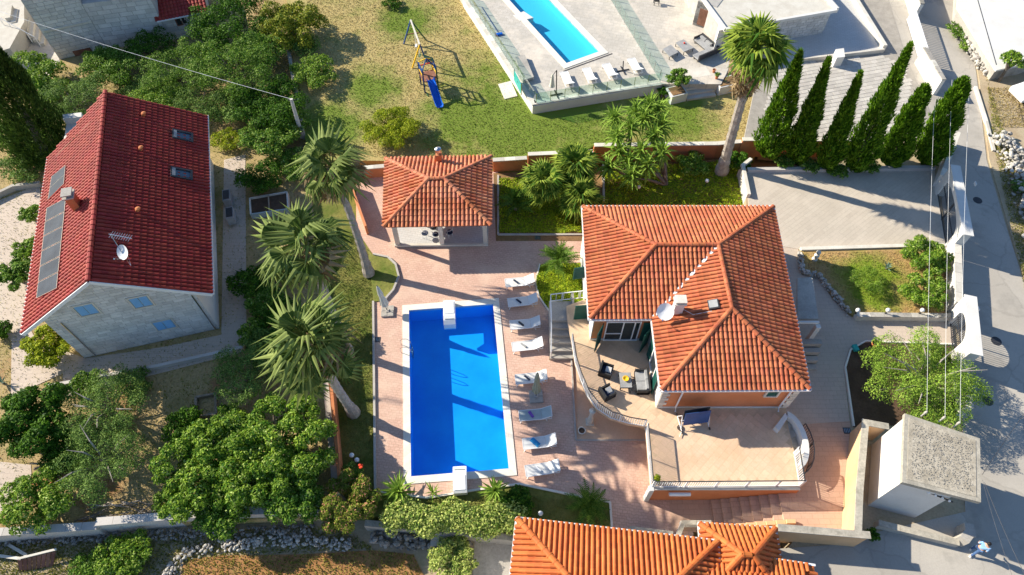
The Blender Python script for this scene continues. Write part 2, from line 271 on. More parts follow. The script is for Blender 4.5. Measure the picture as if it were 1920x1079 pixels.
# ---------------------------------------------------------------- mesh building
WL = {}                                     # world location of every parent (no rotation when it has world-built parts)
def wl(o): return WL.get(o.name, Vector((0, 0, 0))) if o else Vector((0, 0, 0))
def link(name, me, parent=None):
    o = bpy.data.objects.new(name, me); COL.objects.link(o)
    if parent: o.parent = parent
    return o
class MB:
    def __init__(s): s.v = []; s.f = []
    def add(s, vs, fs):
        n = len(s.v); s.v += [Vector(p) for p in vs]; s.f += [tuple(i+n for i in f) for f in fs]; return s
    def box(s, c, size, rot=None, M4=None):
        hx, hy, hz = size[0]/2, size[1]/2, size[2]/2
        vs = [Vector((x, y, z)) for z in (-hz, hz) for x, y in ((-hx, -hy), (hx, -hy), (hx, hy), (-hx, hy))]
        if rot is not None:
            m = rot if isinstance(rot, Matrix) else Matrix.Rotation(rot, 3, 'Z')
            vs = [m @ p for p in vs]
        vs = [p+Vector(c) for p in vs]
        return s.add(vs, [(3, 2, 1, 0), (4, 5, 6, 7), (0, 1, 5, 4), (1, 2, 6, 5), (2, 3, 7, 6), (3, 0, 4, 7)])
    def bar(s, a, b, wdt, hgt=None, up=(0, 0, 1)):
        """rectangular bar between two points"""
        a, b = Vector(a), Vector(b); d = (b-a); L = d.length
        if L < 1e-6: return s
        d.normalize(); u = Vector(up)
        if abs(d.dot(u)) > 0.98: u = Vector((0, 1, 0))
        x = d.cross(u).normalized(); y = x.cross(d)
        hgt = hgt or wdt
        vs = [p + x*sx*wdt/2 + y*sy*hgt/2 for p in (a, b) for sx, sy in ((-1, -1), (1, -1), (1, 1), (-1, 1))]
        return s.add(vs, [(3, 2, 1, 0), (4, 5, 6, 7), (0, 1, 5, 4), (1, 2, 6, 5), (2, 3, 7, 6), (3, 0, 4, 7)])
    def tube(s, pts, r, n=6, cap=True):
        pts = [Vector(p) for p in pts]; rs = r if isinstance(r, (list, tuple)) else [r]*len(pts)
        rings = []
        for i, p in enumerate(pts):
            d = (pts[min(i+1, len(pts)-1)]-pts[max(i-1, 0)]).normalized()
            u = Vector((0, 0, 1)) if abs(d.z) < 0.95 else Vector((0, 1, 0))
            x = d.cross(u).normalized(); y = d.cross(x)
            rings.append([p + (x*math.cos(2*math.pi*k/n)+y*math.sin(2*math.pi*k/n))*rs[i] for k in range(n)])
        vs = [q for rr in rings for q in rr]; fs = []
        for i in range(len(pts)-1):
            for k in range(n): fs.append((i*n+k, i*n+(k+1) % n, (i+1)*n+(k+1) % n, (i+1)*n+k))
        if cap: fs += [tuple(range(n-1, -1, -1)), tuple(range((len(pts)-1)*n, len(pts)*n))]
        return s.add(vs, fs)
    def lathe(s, c, prof, n=12):
        c = Vector(c); vs = []; fs = []
        for r, z in prof: vs += [c+Vector((r*math.cos(2*math.pi*k/n), r*math.sin(2*math.pi*k/n), z)) for k in range(n)]
        for i in range(len(prof)-1):
            for k in range(n): fs.append((i*n+k, i*n+(k+1) % n, (i+1)*n+(k+1) % n, (i+1)*n+k))
        fs += [tuple(range(n-1, -1, -1)), tuple(range((len(prof)-1)*n, len(prof)*n))]
        return s.add(vs, fs)
    def prism(s, poly, z0, z1, hole=None):
        """level slab over a plan outline, optionally with one hole"""
        def ccw(p): return sum(p[i][0]*p[(i+1) % len(p)][1]-p[(i+1) % len(p)][0]*p[i][1] for i in range(len(p))) > 0
        P = [Vector((p[0], p[1], 0)) for p in poly]
        if not ccw(P): P.reverse()
        loops = [P]
        if hole:
            Hh = [Vector((p[0], p[1], 0)) for p in hole]
            if ccw(Hh): Hh.reverse()
            loops.append(Hh)
        tris = tessellate_polygon(loops); allp = [p for l in loops for p in l]; n = len(allp)
        vs = [(p.x, p.y, z0) for p in allp]+[(p.x, p.y, z1) for p in allp]; fs = []
        for t in tris:
            a, b, c = t; cr = (allp[b]-allp[a]).cross(allp[c]-allp[a]).z
            if cr < 0: a, b, c = c, b, a
            fs.append((a+n, b+n, c+n)); fs.append((c, b, a))
        o = 0
        for l in loops:
            k = len(l)
            for i in range(k): j = (i+1) % k; fs.append((o+i, o+j, o+j+n, o+i+n))
            o += k
        return s.add(vs, fs)
    def slab(s, pts, n, th):
        """plate: 3-D outline extruded back along -n"""
        pts = [Vector(p) for p in pts]; n = Vector(n).normalized(); k = len(pts)
        nn = Vector((0, 0, 0))
        for i in range(k): nn += pts[i].cross(pts[(i+1) % k])
        if nn.dot(n) < 0: pts.reverse()
        vs = pts+[p-n*th for p in pts]
        return s.add(vs, [tuple(range(k)), tuple(range(2*k-1, k-1, -1))]+[(i, i+k, (i+1) % k+k, (i+1) % k) for i in range(k)])
    def mesh(s, name, mat, off=None, smooth=False):
        me = bpy.data.meshes.new(name); off = off or Vector((0, 0, 0))
        me.from_pydata([tuple(p-off) for p in s.v], [], s.f); 
        if mat: me.materials.append(M[mat] if isinstance(mat, str) else mat)
        if smooth: me.polygons.foreach_set('use_smooth', [True]*len(me.polygons))
        me.update(); return me
    def build(s, name, mat, parent=None, smooth=False, origin=None):
        if parent:
            off = wl(parent); o = link(name, s.mesh(name, mat, off, smooth), parent); WL[o.name] = off
        else:
            if origin is None:
                xs = [p.x for p in s.v]; ys = [p.y for p in s.v]; zs = [p.z for p in s.v]
                origin = Vector(((min(xs)+max(xs))/2, (min(ys)+max(ys))/2, min(zs)))
            o = link(name, s.mesh(name, mat, origin, smooth)); o.location = origin; WL[o.name] = Vector(origin)
        return o
def tag(o, label, cat, group=None):
    o['label'] = label; o['category'] = cat
    if group: o['group'] = group
    return o
def thing(name, label, cat, loc=(0, 0, 0), group=None, rot=0.0):
    o = bpy.data.objects.new(name, None); COL.objects.link(o); o.empty_display_size = 0.3
    o.location = loc; o.rotation_euler = (0, 0, rot); WL[o.name] = Vector(loc); return tag(o, label, cat, group)
def struct(o): o['kind'] = 'structure'; return o
def stuff(o): o['kind'] = 'stuff'; return o
KID = {}
def copy_tree(o, parent=None):
    c = o.copy(); COL.objects.link(c)
    if parent: c.parent = parent
    for ch in list(o.children): copy_tree(ch, c)
    return c
def place(proto, used, loc, rot, label, group=None):
    o = proto if not used else copy_tree(proto)
    o.location = loc; o.rotation_euler = (0, 0, rot) if not isinstance(rot, (tuple, list)) else rot
    o['label'] = label
    if group: o['group'] = group
    WL[o.name] = Vector(loc); return o
def inpoly(p, poly):
    x, y = p; c = False; n = len(poly); j = n-1
    for i in range(n):
        xi, yi = poly[i][0], poly[i][1]; xj, yj = poly[j][0], poly[j][1]
        if (yi > y) != (yj > y) and x < (xj-xi)*(y-yi)/(yj-yi)+xi: c = not c
        j = i
    return c
def clip(piece, poly):
    """convex outline poly (ccw) trims a piece"""
    out = piece
    for i in range(len(poly)):
        a, b = poly[i], poly[(i+1) % len(poly)]; ex, ey = b[0]-a[0], b[1]-a[1]; inp = out; out = []
        if not inp: return []
        def sd_(p): return ex*(p[1]-a[1])-ey*(p[0]-a[0])
        for k in range(len(inp)):
            p, q = inp[k], inp[(k+1) % len(inp)]; dp, dq = sd_(p), sd_(q)
            if dp >= 0: out.append(p)
            if (dp >= 0) != (dq >= 0):
                t = dp/(dp-dq); out.append((p[0]+(q[0]-p[0])*t, p[1]+(q[1]-p[1])*t))
    return out
def in_view(p):
    v = Vector(p)-CAM; d = v.dot(cF); x = 960+FPX*v.dot(cR)/d; y = 539.5-FPX*v.dot(cU)/d
    return -10 < x < 1930 and -10 < y < 1089
def pieces(name, rest, mat, parent, O, u, v, poly, su, sv, gap, th, ang=0.0, stag=False, cap=300, jit=0.0, convex=True, vary=0.0, proud=0.0):
    """separate tiles, blocks or pavers laid on the plane O,u,v inside an outline"""
    O = Vector(O); u = Vector(u).normalized(); v = Vector(v).normalized(); n = u.cross(v)
    area = sum(poly[i][0]*poly[(i+1) % len(poly)][1]-poly[(i+1) % len(poly)][0]*poly[i][1] for i in range(len(poly)))
    if area < 0: poly = poly[::-1]
    ca, sa = math.cos(ang), math.sin(ang)
    xs = [p[0]*ca+p[1]*sa for p in poly]; ys = [-p[0]*sa+p[1]*ca for p in poly]
    full = []; part = []
    j = 0; y = min(ys)
    while y < max(ys):
        x = min(xs)-(su*0.5 if (stag and j % 2) else 0)
        hh = sv
        while x < max(xs):
            ww = su*(1+random.uniform(-vary, vary))
            g = gap/2; rc = [(x+g, y+g), (x+ww-g, y+g), (x+ww-g, y+hh-g), (x+g, y+hh-g)]
            rc = [(p[0]*ca-p[1]*sa, p[0]*sa+p[1]*ca) for p in rc]
            ins = [inpoly(p, poly) for p in rc]
            if all(ins): full.append((rc, ww))
            elif any(ins) and convex:
                q = clip(rc, poly)
                if len(q) > 2: part.append(q)
            x += ww
        y += sv; j += 1
    def w3(p, h): return O+u*p[0]+v*p[1]+n*h
    full.sort(key=lambda q: (not in_view(w3(q[0][0], 0)), (w3(q[0][0], 0)-CAM).length))
    off = wl(parent); cache = {}
    for k, (rc, ww) in enumerate(full[:cap]):
        key = round(ww, 2)
        cx = sum(p[0] for p in rc)/4; cy = sum(p[1] for p in rc)/4
        if key not in cache:
            b = MB(); a2, b2 = (ww-gap)/2, (sv-gap)/2; e = min(0.012, a2*0.2)
            vv = [(-a2, -b2, 0), (a2, -b2, 0), (a2, b2, 0), (-a2, b2, 0), (-a2+e, -b2+e, th), (a2-e, -b2+e, th), (a2-e, b2-e, th), (-a2+e, b2-e, th)]
            b.add(vv, [(4, 5, 6, 7), (0, 1, 5, 4), (1, 2, 6, 5), (2, 3, 7, 6), (3, 0, 4, 7)])
            cache[key] = b.mesh(name, mat)
        o = link(name, cache[key], parent)
        bx_ = u*ca+v*sa; by_ = -u*sa+v*ca
        mt = Matrix((bx_, by_, n)).transposed().to_4x4(); mt.translation = w3((cx, cy), random.uniform(0, jit)) - off
        o.matrix_local = mt
    b = MB()
    for q in [r for r, _ in full[cap:]]+part:
        k = len(q); h = th+random.uniform(0, jit)
        b.add([w3(p, 0) for p in q]+[w3(p, h) for p in q], [tuple(range(k, 2*k))]+[(i, (i+1) % k, (i+1) % k+k, i+k) for i in range(k)])
    if b.v: stuff(b.build(rest, mat, parent))

# ---------------------------------------------------------------- roofs of barrel tiles
def tile_mesh(wd, ln, h, mat):
    """half-round cover tile standing proud of its gutter, open end cut square"""
    b = MB(); K = 5; hw = wd*0.40
    def prof(y, z0, k=1.0): return [(-hw*k*math.cos(math.pi*q/K), y, z0+h*k*math.sin(math.pi*q/K)) for q in range(K+1)]
    b.add(prof(0, 0.035)+prof(ln*1.10, 0.0, 0.86), [(q, K+1+q, K+2+q, q+1) for q in range(K)])
    b.add(prof(0, 0.035)+[(hw, 0, -0.02), (-hw, 0, -0.02)], [tuple([K+2, K+1]+list(range(K, -1, -1)))])
    b.add([(-wd*0.5, 0, 0.012), (wd*0.5, 0, 0.012), (wd*0.5, ln*1.05, -0.006), (-wd*0.5, ln*1.05, -0.006), (-wd*.5, 0, -.02), (wd*.5, 0, -.02)], [(0, 1, 2, 3), (4, 5, 1, 0)])
    return b
def roof_tiles(parent, faces, mat, wd=0.25, ln=0.37, h=0.07, cap=300, base=True, name='roof_tile'):
    tb = tile_mesh(wd, ln, h, mat); me = tb.mesh(name, mat); off = wl(parent); spots = []
    for P in faces:
        P = [Vector(p) for p in P]; u = (P[1]-P[0]).normalized(); n = Vector((0, 0, 0))
        for i in range(len(P)): n += P[i].cross(P[(i+1) % len(P)])
        n.normalize(); v = n.cross(u)
        poly = [((p-P[0]).dot(u), (p-P[0]).dot(v)) for p in P]
        if base:
            MB().slab([p-n*0.02 for p in P], n, 0.10).build('roof_base', mat, parent)
        x0 = min(p[0] for p in poly); x1 = max(p[0] for p in poly); y1 = max(p[1] for p in poly)
        nx = max(1, round((x1-x0)/wd)); sw = (x1-x0)/nx
        for j in range(int(y1/ln)+1):
            for i in range(nx):
                c = (x0+sw*(i+0.5), ln*(j+0.5))
                if inpoly(c, poly):
                    q = P[0]+u*c[0]+v*(ln*j-0.05)
                    mt = Matrix((u, v, n)).transposed().to_4x4()
                    mt = mt @ Matrix.Rotation(random.gauss(0, 0.012), 4, 'Z'); mt.translation = q+n*random.uniform(0, 0.008)
                    spots.append(mt)
    spots.sort(key=lambda m: (not in_view(m.translation), (m.translation-CAM).length))
    for m in spots[:cap]:
        o = link(name, me, parent); mm = m.copy(); mm.translation -= off; o.matrix_local = mm
    if spots[cap:]:
        tv = np.array([tuple(p) for p in tb.v]); V = []; F = []; k = 0
        for m in spots[cap:]:
            A = np.array(m); V.append(tv @ A[:3, :3].T + A[:3, 3]); F += [tuple(i+k for i in f) for f in tb.f]; k += len(tv)
        V = np.concatenate(V)-np.array(off); me2 = bpy.data.meshes.new('roof_tiling'); me2.from_pydata(V.tolist(), [], F)
        me2.materials.append(M[mat]); stuff(link('roof_tiling', me2, parent))
def ridge_caps(parent, segs, mat, r=0.16, ln=0.42, name='ridge_tile'):
    b = MB(); K = 5
    def pr(y, rr): return [(-rr*math.cos(math.pi*k/K), y, rr*0.75*math.sin(math.pi*k/K)) for k in range(K+1)]
    b.add(pr(0, r)+pr(ln*1.06, r*0.86), [(k, K+1+k, K+2+k, k+1) for k in range(K)]); b.add(pr(0, r), [tuple(range(K, -1, -1))])
    b.add(pr(0.0, r*1.12)+pr(0.06, r*1.12), [(k, K+1+k, K+2+k, k+1) for k in range(K)])
    me = b.mesh(name, mat); off = wl(parent)
    for a, c in segs:
        a, c = Vector(a), Vector(c); d = c-a; n = max(1, round(d.length/ln)); d.normalize()
        x = d.cross(Vector((0, 0, 1))).normalized(); z = x.cross(d)
        for i in range(n):
            o = link(name, me, parent); mt = Matrix((x, d, z)).transposed().to_4x4()
            mt.translation = a+(c-a)*(i/n)+z*0.05-off; o.matrix_local = mt
def hip_faces(c, ze, zr):
    """c: 4 plan corners ccw, the long sides are 0-1 and 2-3"""
    c = [Vector((p[0], p[1], ze)) for p in c]
    ma = (c[3]+c[0])/2; mb = (c[1]+c[2])/2; d = (mb-ma).normalized(); hw = (c[3]-c[0]).length/2
    r0 = ma+d*hw; r1 = mb-d*hw; r0.z = r1.z = zr
    return ([[c[0], c[1], r1, r0], [c[1], c[2], r1], [c[2], c[3], r0, r1], [c[3], c[0], r0]],
            [(c[0], r0), (c[3], r0), (c[1], r1), (c[2], r1), (r0, r1)], r0, r1)

# ---------------------------------------------------------------- foliage
def leaf_mesh(name, pts, nrm, size, mat, aspect=0.5, off=None, jitter=0.6, up=0.3):
    """one diamond blade per point"""
    n = len(pts); pts = np.asarray(pts, float); nrm = np.asarray(nrm, float)
    d = nrm*1.0+RNG.normal(0, jitter, (n, 3)); d[:, 2] += up; d /= np.linalg.norm(d, axis=1)[:, None]+1e-9
    a = RNG.normal(0, 1, (n, 3)); t = np.cross(d, a); t /= np.linalg.norm(t, axis=1)[:, None]+1e-9; s = np.cross(d, t)
    L = size*RNG.uniform(0.65, 1.35, (n, 1)); Wd = L*aspect
    V = np.stack([pts-t*L*0.5, pts+s*Wd*0.5, pts+t*L*0.5, pts-s*Wd*0.5], 1).reshape(-1, 3)
    return quads(name, V, mat, off)
def quads(name, V, mat, off=None):
    n = len(V)//4
    if off is not None: V = V-np.array(off)
    me = bpy.data.meshes.new(name); me.vertices.add(4*n); me.loops.add(4*n); me.polygons.add(n)
    me.vertices.foreach_set('co', V.astype(np.float32).ravel()); me.loops.foreach_set('vertex_index', np.arange(4*n, dtype=np.int32))
    me.polygons.foreach_set('loop_start', np.arange(0, 4*n, 4, dtype=np.int32))
    try: me.polygons.foreach_set('loop_total', np.full(n, 4, dtype=np.int32))
    except Exception: pass
    me.materials.append(M[mat]); me.update(); me.validate(); return me
def blade_mesh(name, base, dirs, length, wd, mat, off=None):
    """one upright blade per point"""
    base = np.asarray(base, float); n = len(base); dirs = np.asarray(dirs, float); dirs /= np.linalg.norm(dirs, axis=1)[:, None]
    a = RNG.normal(0, 1, (n, 3)); s = np.cross(dirs, a); s /= np.linalg.norm(s, axis=1)[:, None]+1e-9
    L = length*RNG.uniform(0.5, 1.4, (n, 1)); w_ = wd*0.5
    V = np.stack([base-s*w_, base+s*w_, base+dirs*L+s*w_*0.3, base+dirs*L-s*w_*0.3], 1).reshape(-1, 3); return quads(name, V, mat, off)
def lobes_pts(lobes, n):
    w_ = np.array([l[1][0]*l[1][1] for l in lobes]); w_ = w_/w_.sum(); P = []; Nn = []
    for (c, r), k in zip(lobes, RNG.multinomial(n, w_)):
        d = RNG.normal(0, 1, (k, 3)); d /= np.linalg.norm(d, axis=1)[:, None]; d[:, 2] = np.where(d[:, 2] < -0.3, -d[:, 2], d[:, 2])
        rr = RNG.uniform(0.55, 1.06, (k, 1))**0.7
        bump = 1+0.16*np.sin(d[:, :1]*5+c[0]*3)*np.sin(d[:, 1:2]*6+c[1]*2)
        P.append(np.array(c)+d*rr*bump*np.array(r)); Nn.append(d)
    return np.concatenate(P), np.concatenate(Nn)
def tree(name, label, cat, px, py, rpx, h, mat='lf_mid', n=4000, ls=0.26, group=None, z=0.0, rypx=None, flat=0.75, k=26, spread=0.86, lob=0.25, trunk=True, aspect=0.5, bare=0, tr=0.11):
    if py < 345 and px < 620: rpx *= 1.34; n = int(n*1.35)
    elif py > 650 and px < 620: rpx *= 1.08
    n = int(n*1.9); ls = ls*0.76
    s = ppm(px, py, z+h*0.6); rx = rpx/s; ry = (rypx/s*1.15) if rypx else rx; rz = flat*min(rx, ry); rz = min(rz, h*0.55)
    c = at(px, py, z+h-rz); root = thing(name, label, cat, (c.x, c.y, z), group)
    lobes = []
    for i in range(k):
        a = 2*math.pi*(i*0.618)+random.uniform(-.3, .3); q = math.sqrt((i+0.5)/k)*spread; e = random.uniform(-0.35, 0.75)*(1-q*0.6)
        f = lob*random.uniform(0.75, 1.2)
        lobes.append(((c.x+rx*q*math.cos(a), c.y+ry*q*math.sin(a), c.z+rz*e*0.7), (rx*f, ry*f, rz*f*1.1)))
    P, Nn = lobes_pts(lobes, n); P[:, 2] = np.maximum(P[:, 2], z+0.08)
    o = link('crown', leaf_mesh('crown', P, Nn, ls, mat, aspect, off=(c.x, c.y, z)), root)
    if trunk:
        b = MB(); top = Vector((c.x, c.y, c.z-rz*0.2)); tr_ = min(tr*1.0, rx*0.12)
        b.tube([(c.x+random.uniform(-.1, .1), c.y, z-0.1), (c.x+random.uniform(-.1, .1), c.y+random.uniform(-.1, .1), z+(top.z-z)*0.5), top], [tr_*1.3, tr_, tr_*0.7], 7)
        for i in range(0, k, 2):
            l = Vector(lobes[i][0]); b.tube([(c.x, c.y, z+(top.z-z)*0.55), (Vector((c.x, c.y, top.z))+l)/2+Vector((0, 0, -0.1)), l], [tr_*0.6, tr_*0.4, tr_*0.15], 5)
        b.build('trunk', 'bark', root)
    if bare:
        b = MB()
        for i in range(bare):
            a = random.uniform(0, 6.28); q = random.uniform(0.55, 0.95); e = Vector((c.x+rx*q*math.cos(a), c.y+ry*q*math.sin(a), c.z+rz*random.uniform(0.25, 0.7)))
            m_ = Vector((c.x, c.y, c.z)).lerp(e, 0.55)+Vector((random.uniform(-.2, .2), random.uniform(-.2, .2), 0.2)); b.tube([(c.x, c.y, c.z-rz*0.3), m_, e], [0.07, 0.045, 0.012], 5)
        b.build('limb', 'palebark', root)
    return root
def cypress(label, px, py, tpx, tpy, rad, group, z=0.0, n=5200, mat='lf_cyp', name='cypress_tree', sharp=0.75):
    h = vert(px, py, z, tpx, tpy); b0 = at(px, py, z); root = thing(name, label, 'cypress', b0, group)
    t = at(tpx, tpy, z+h)
    T_ = RNG.uniform(0, 1, n)**1.15; prof = np.where(T_ < 0.14, T_/0.14*0.7+0.3, (1-((T_-0.14)/0.86))**sharp)
    th_ = RNG.uniform(0, 2*math.pi, n); rr = rad*prof*np.sqrt(RNG.uniform(0.35, 1, n))*(1+0.22*np.sin(th_*4+T_*17)+0.12*np.sin(th_*7-T_*31))
    ax = np.array(b0)[None, :]+np.outer(T_, np.array(t)-np.array(b0))
    P = ax+np.stack([rr*np.cos(th_), rr*np.sin(th_), np.zeros(n)], 1)
    D = np.stack([np.cos(th_)*0.35, np.sin(th_)*0.35, np.ones(n)], 1)+RNG.normal(0, 0.25, (n, 3))
    link('crown', blade_mesh('crown', P, D, 0.26, 0.10, mat, off=tuple(b0)), root)
    MB().tube([b0-Vector((0, 0, 0.1)), b0.lerp(t, 0.5)], [rad*0.16, rad*0.08], 6).build('trunk', 'bark', root)
    return root
def fan_frond(L=1.0, seg=15, droop=0.35, pet=0.95, mat='frond'):
    """Washingtonia leaf: long stalk, pleated fan of pointed blades with hanging tips"""
    b = MB(); b.bar((0, 0, 0), (pet*0.5, 0, 0.06), 0.05, 0.03); b.bar((pet*0.5, 0, 0.06), (pet, 0, 0.02), 0.04, 0.025)
    for i in range(seg):
        a = R(-108+216*i/(seg-1)); w_ = R(216/(seg-1))*0.55
        l = L*(0.78+0.22*math.cos(a*0.6))*random.uniform(0.88, 1.08)
        zz = -0.10*abs(math.sin(a))
        def q(r, aa, dz): return (pet+r*math.cos(aa), r*math.sin(aa), 0.02+dz+zz*r)
        m_ = 0.58*l
        b.add([q(0.02, a, 0), q(m_, a-w_*0.9, -0.04), q(m_, a, 0.015), q(m_, a+w_*0.9, -0.04)], [(0, 1, 2), (0, 2, 3)])
        b.add([q(m_, a-w_*0.9, -0.04), q(m_, a, 0.015), q(m_, a+w_*0.9, -0.04), q(l, a+random.uniform(-.04, .04), -droop*random.uniform(0.5, 1.5)*l)], [(0, 3, 1), (1, 3, 2)])
    return b.mesh('frond', mat)
def pinnate_frond(L=1.3, k=16, wd=0.26, arch=0.45, mat='cycad'):
    b = MB(); sp = [(L*t, 0, 0.34*L*math.sin(t*1.9)-arch*L*t*t*0.55) for t in [i/k for i in range(k+1)]]
    for i in range(k):
        b.bar(sp[i], sp[i+1], 0.02, 0.015); t = (i+0.5)/k; l = wd*math.sin(math.pi*min(1, 0.18+0.80*t))
        for s in (-1, 1):
            p = Vector(sp[i+1]) if i else Vector(sp[1]); e = p+Vector((l*0.45, s*l, -0.03+0.05*random.random())); d = L/k*0.40
            b.add([p+Vector((-d, 0, 0)), p+Vector((d, 0, 0)), e], [(0, 1, 2)])
    return b.mesh('frond', mat)
def sword_leaf(L=0.8, wd=0.06, droop=0.15, mat='yucca'):
    b = MB(); b.add([(0, -wd*.4, 0), (0, wd*.4, 0), (L*.55, wd*.5, 0.02), (L*.55, -wd*.5, 0.02), (L, 0, -droop*L), (L*.55, 0, -0.01), (0, 0, -0.015)], [(0, 6, 5, 3), (6, 1, 2, 5), (3, 5, 4), (5, 2, 4)])
    return b.mesh('leaf', mat)
def dirmat(az, el, roll=0.0):
    return Matrix.Rotation(az, 4, 'Z') @ Matrix.Rotation(-el, 4, 'Y') @ Matrix.Rotation(roll, 4, 'X')
def rosette(parent, c, meshes, n, el0, el1, sc=1.0, name='frond', jit=0.15, az0=0.0):
    """leaves set round a growing point, old ones low, young ones upright"""
    c = Vector(c)-wl(parent)
    for i in range(n):
        t = i/max(1, n-1); az = az0+i*2.39996+random.uniform(-jit, jit)*1.6; el = el0+(el1-el0)*t+random.uniform(-jit, jit)*1.3
        o = link(name, random.choice(meshes), parent); s = sc*random.uniform(0.92-jit, 1.05+jit*0.9)
        o.matrix_local = Matrix.Translation(c+Vector((0, 0, 0.25*t*sc))) @ dirmat(az, el, random.uniform(-1, 1)*jit*3) @ Matrix.Scale(s, 4)
FAN = [fan_frond(0.78+.12*i, droop=0.42+0.12*i, pet=1.25-.12*i) for i in range(5)]; FANG = [fan_frond(1.0+.08*i, droop=0.3+0.12*i, pet=1.05-.1*i, mat='frond_g') for i in range(3)]
FAND = [fan_frond(0.9, 11, 0.8, 0.8, 'frond_d') for i in range(2)]
CYC = [pinnate_frond(1.35, arch=0.4+0.1*i) for i in range(3)]; SWD = [sword_leaf(0.95, 0.11, 0.05+0.12*i) for i in range(3)]; SWY = [sword_leaf(0.80, 0.11, 0.1+0.25*i) for i in range(3)]
AGV = [sword_leaf(0.5, 0.11, -0.1, 'agave')]
def fan_palm(label, bx, by, cx, cy, group, z=0.0, zt=None, nf=38, fans=FAN, sc=1.0, rad=0.31, skirt=16, long_skirt=False, h=None, low=-48):
    h = h or vert(bx, by, z, cx, cy); b0 = at(bx, by, z); t = at(cx, cy, z+h)
    root = thing('fan_palm', label, 'palm tree', b0, group)
    b = MB(); K = 26; pts = []; rs = []
    bend = Vector((random.uniform(-.15, .15), random.uniform(-.15, .15), 0))
    for i in range(K+1):
        q = i/K; pts.append(b0.lerp(t, q)+bend*math.sin(q*math.pi)); rs.append(rad*(1.45-0.5*min(1, q*6))*(1-0.25*q)*(1.0+(0.07 if i % 2 else -0.05)))
    b.tube(pts, rs, 9); tk = b.build('trunk', 'palebark', root)
    if skirt:
        rosette(root, t-Vector((0, 0, 0.35)), FAND, skirt, R(-80), R(-45), sc*0.95, 'dead_frond')
    if long_skirt:
        for dz in (.5, 1.2, 2.0): rosette(root, t-(t-b0).normalized()*dz, FAND, 26, R(-86), R(-58), sc*(1.05-.12*dz), 'dead_frond')
    rosette(root, t, fans, nf, R(low), R(66), sc, jit=0.30 if fans is FAN else 0.2)
    if skirt and fans is FAN: rosette(root, t, FAND, 8, R(-30), R(20), sc*1.05, 'dead_frond', jit=.3)
    return root
def scatter(poly, n):
    xs = [p[0] for p in poly]; ys = [p[1] for p in poly]; out = []
    while len(out) < n:
        X = RNG.uniform(min(xs), max(xs), 2000); Y = RNG.uniform(min(ys), max(ys), 2000)
        out += [(x, y) for x, y in zip(X, Y) if inpoly((x, y), poly)]
    return np.array(out[:n])
def grass(name, pxpoly, z, n, mat, ln=0.12, wd=0.05, lean=0.8):
    poly = [(p.x, p.y) for p in ats(pxpoly, z)]; q = scatter(poly, n); P = np.column_stack([q, np.full(n, z-0.01)])
    D = np.column_stack([RNG.normal(0, lean, n), RNG.normal(0, lean, n), np.ones(n)])
    o = link(name, blade_mesh(name, P, D, ln, wd, mat)); return stuff(o)
def cover(name, pxpoly, z, n, mat, ls=0.16, hh=0.25):
    poly = [(p.x, p.y) for p in ats(pxpoly, z)]; q = scatter(poly, n)
    hgt = z+hh*(0.45+0.55*np.sin(q[:, 0]*2.1+1)*np.sin(q[:, 1]*2.7))*RNG.uniform(0.5, 1, n)
    P = np.column_stack([q, np.maximum(hgt, z)+0.03]); Nn = np.tile([0, 0, 1.0], (n, 1))
    return stuff(link(name, leaf_mesh(name, P, Nn, ls, mat)))

# ---------------------------------------------------------------- stones
STONES = []
def stone_meshes(mat):
    out = []
    for k in range(5):
        b = MB(); ph = [random.uniform(0.72, 1.12) for _ in range(14)]
        dirs = [(0, 0, 1), (0, 0, -1)]+[(math.cos(a), math.sin(a), s) for s in (0.55, -0.45) for a in [i*math.pi/3+(0.5 if s < 0 else 0) for i in range(6)]]
        vs = [Vector(d).normalized()*p for d, p in zip(dirs, ph)]; vs = [Vector((v.x, v.y*0.8, v.z*0.62)) for v in vs]
        fs = [(0, 2+i, 2+(i+1) % 6) for i in range(6)]+[(1, 8+(i+1) % 6, 8+i) for i in range(6)]
        for i in range(6): j = (i+1) % 6; fs += [(2+i, 8+i, 2+j), (2+j, 8+i, 8+j)]
        out.append(b.add(vs, fs).mesh('stone', mat))
    return out
ST = {m: stone_meshes(m) for m in ('rock', 'palerock')}
def stones_on(parent, spots, mat='rock', cap=300, name='stone', rest='rubble'):
    """spots: (point, size)"""
    off = wl(parent) if parent else Vector((0, 0, 0)); spots = sorted(spots, key=lambda s: -s[1])
    def mtx(p, s):
        m = Matrix.Rotation(random.uniform(0, 6.28), 4, 'Z') @ Matrix.Rotation(random.uniform(-.5, .5), 4, 'X')
        m = m @ Matrix.Diagonal((s*random.uniform(.8, 1.25), s*random.uniform(.8, 1.2), s*random.uniform(.8, 1.2), 1)); m.translation = Vector(p)-off; return m
    for p, s in spots[:cap]:
        o = link(name, random.choice(ST[mat]), parent); o.matrix_local = mtx(p, s)
    if spots[cap:]:
        V = []; F = []; k = 0
        for p, s in spots[cap:]:
            me = random.choice(ST[mat]); m = mtx(p, s)
            for v in me.vertices: V.append(tuple(m @ v.co))
            F += [tuple(i+k for i in f.vertices) for f in me.polygons]; k += len(me.vertices)
        me = bpy.data.meshes.new(rest); me.from_pydata(V, [], F); me.materials.append(M[mat]); o = stuff(link(rest, me, parent))
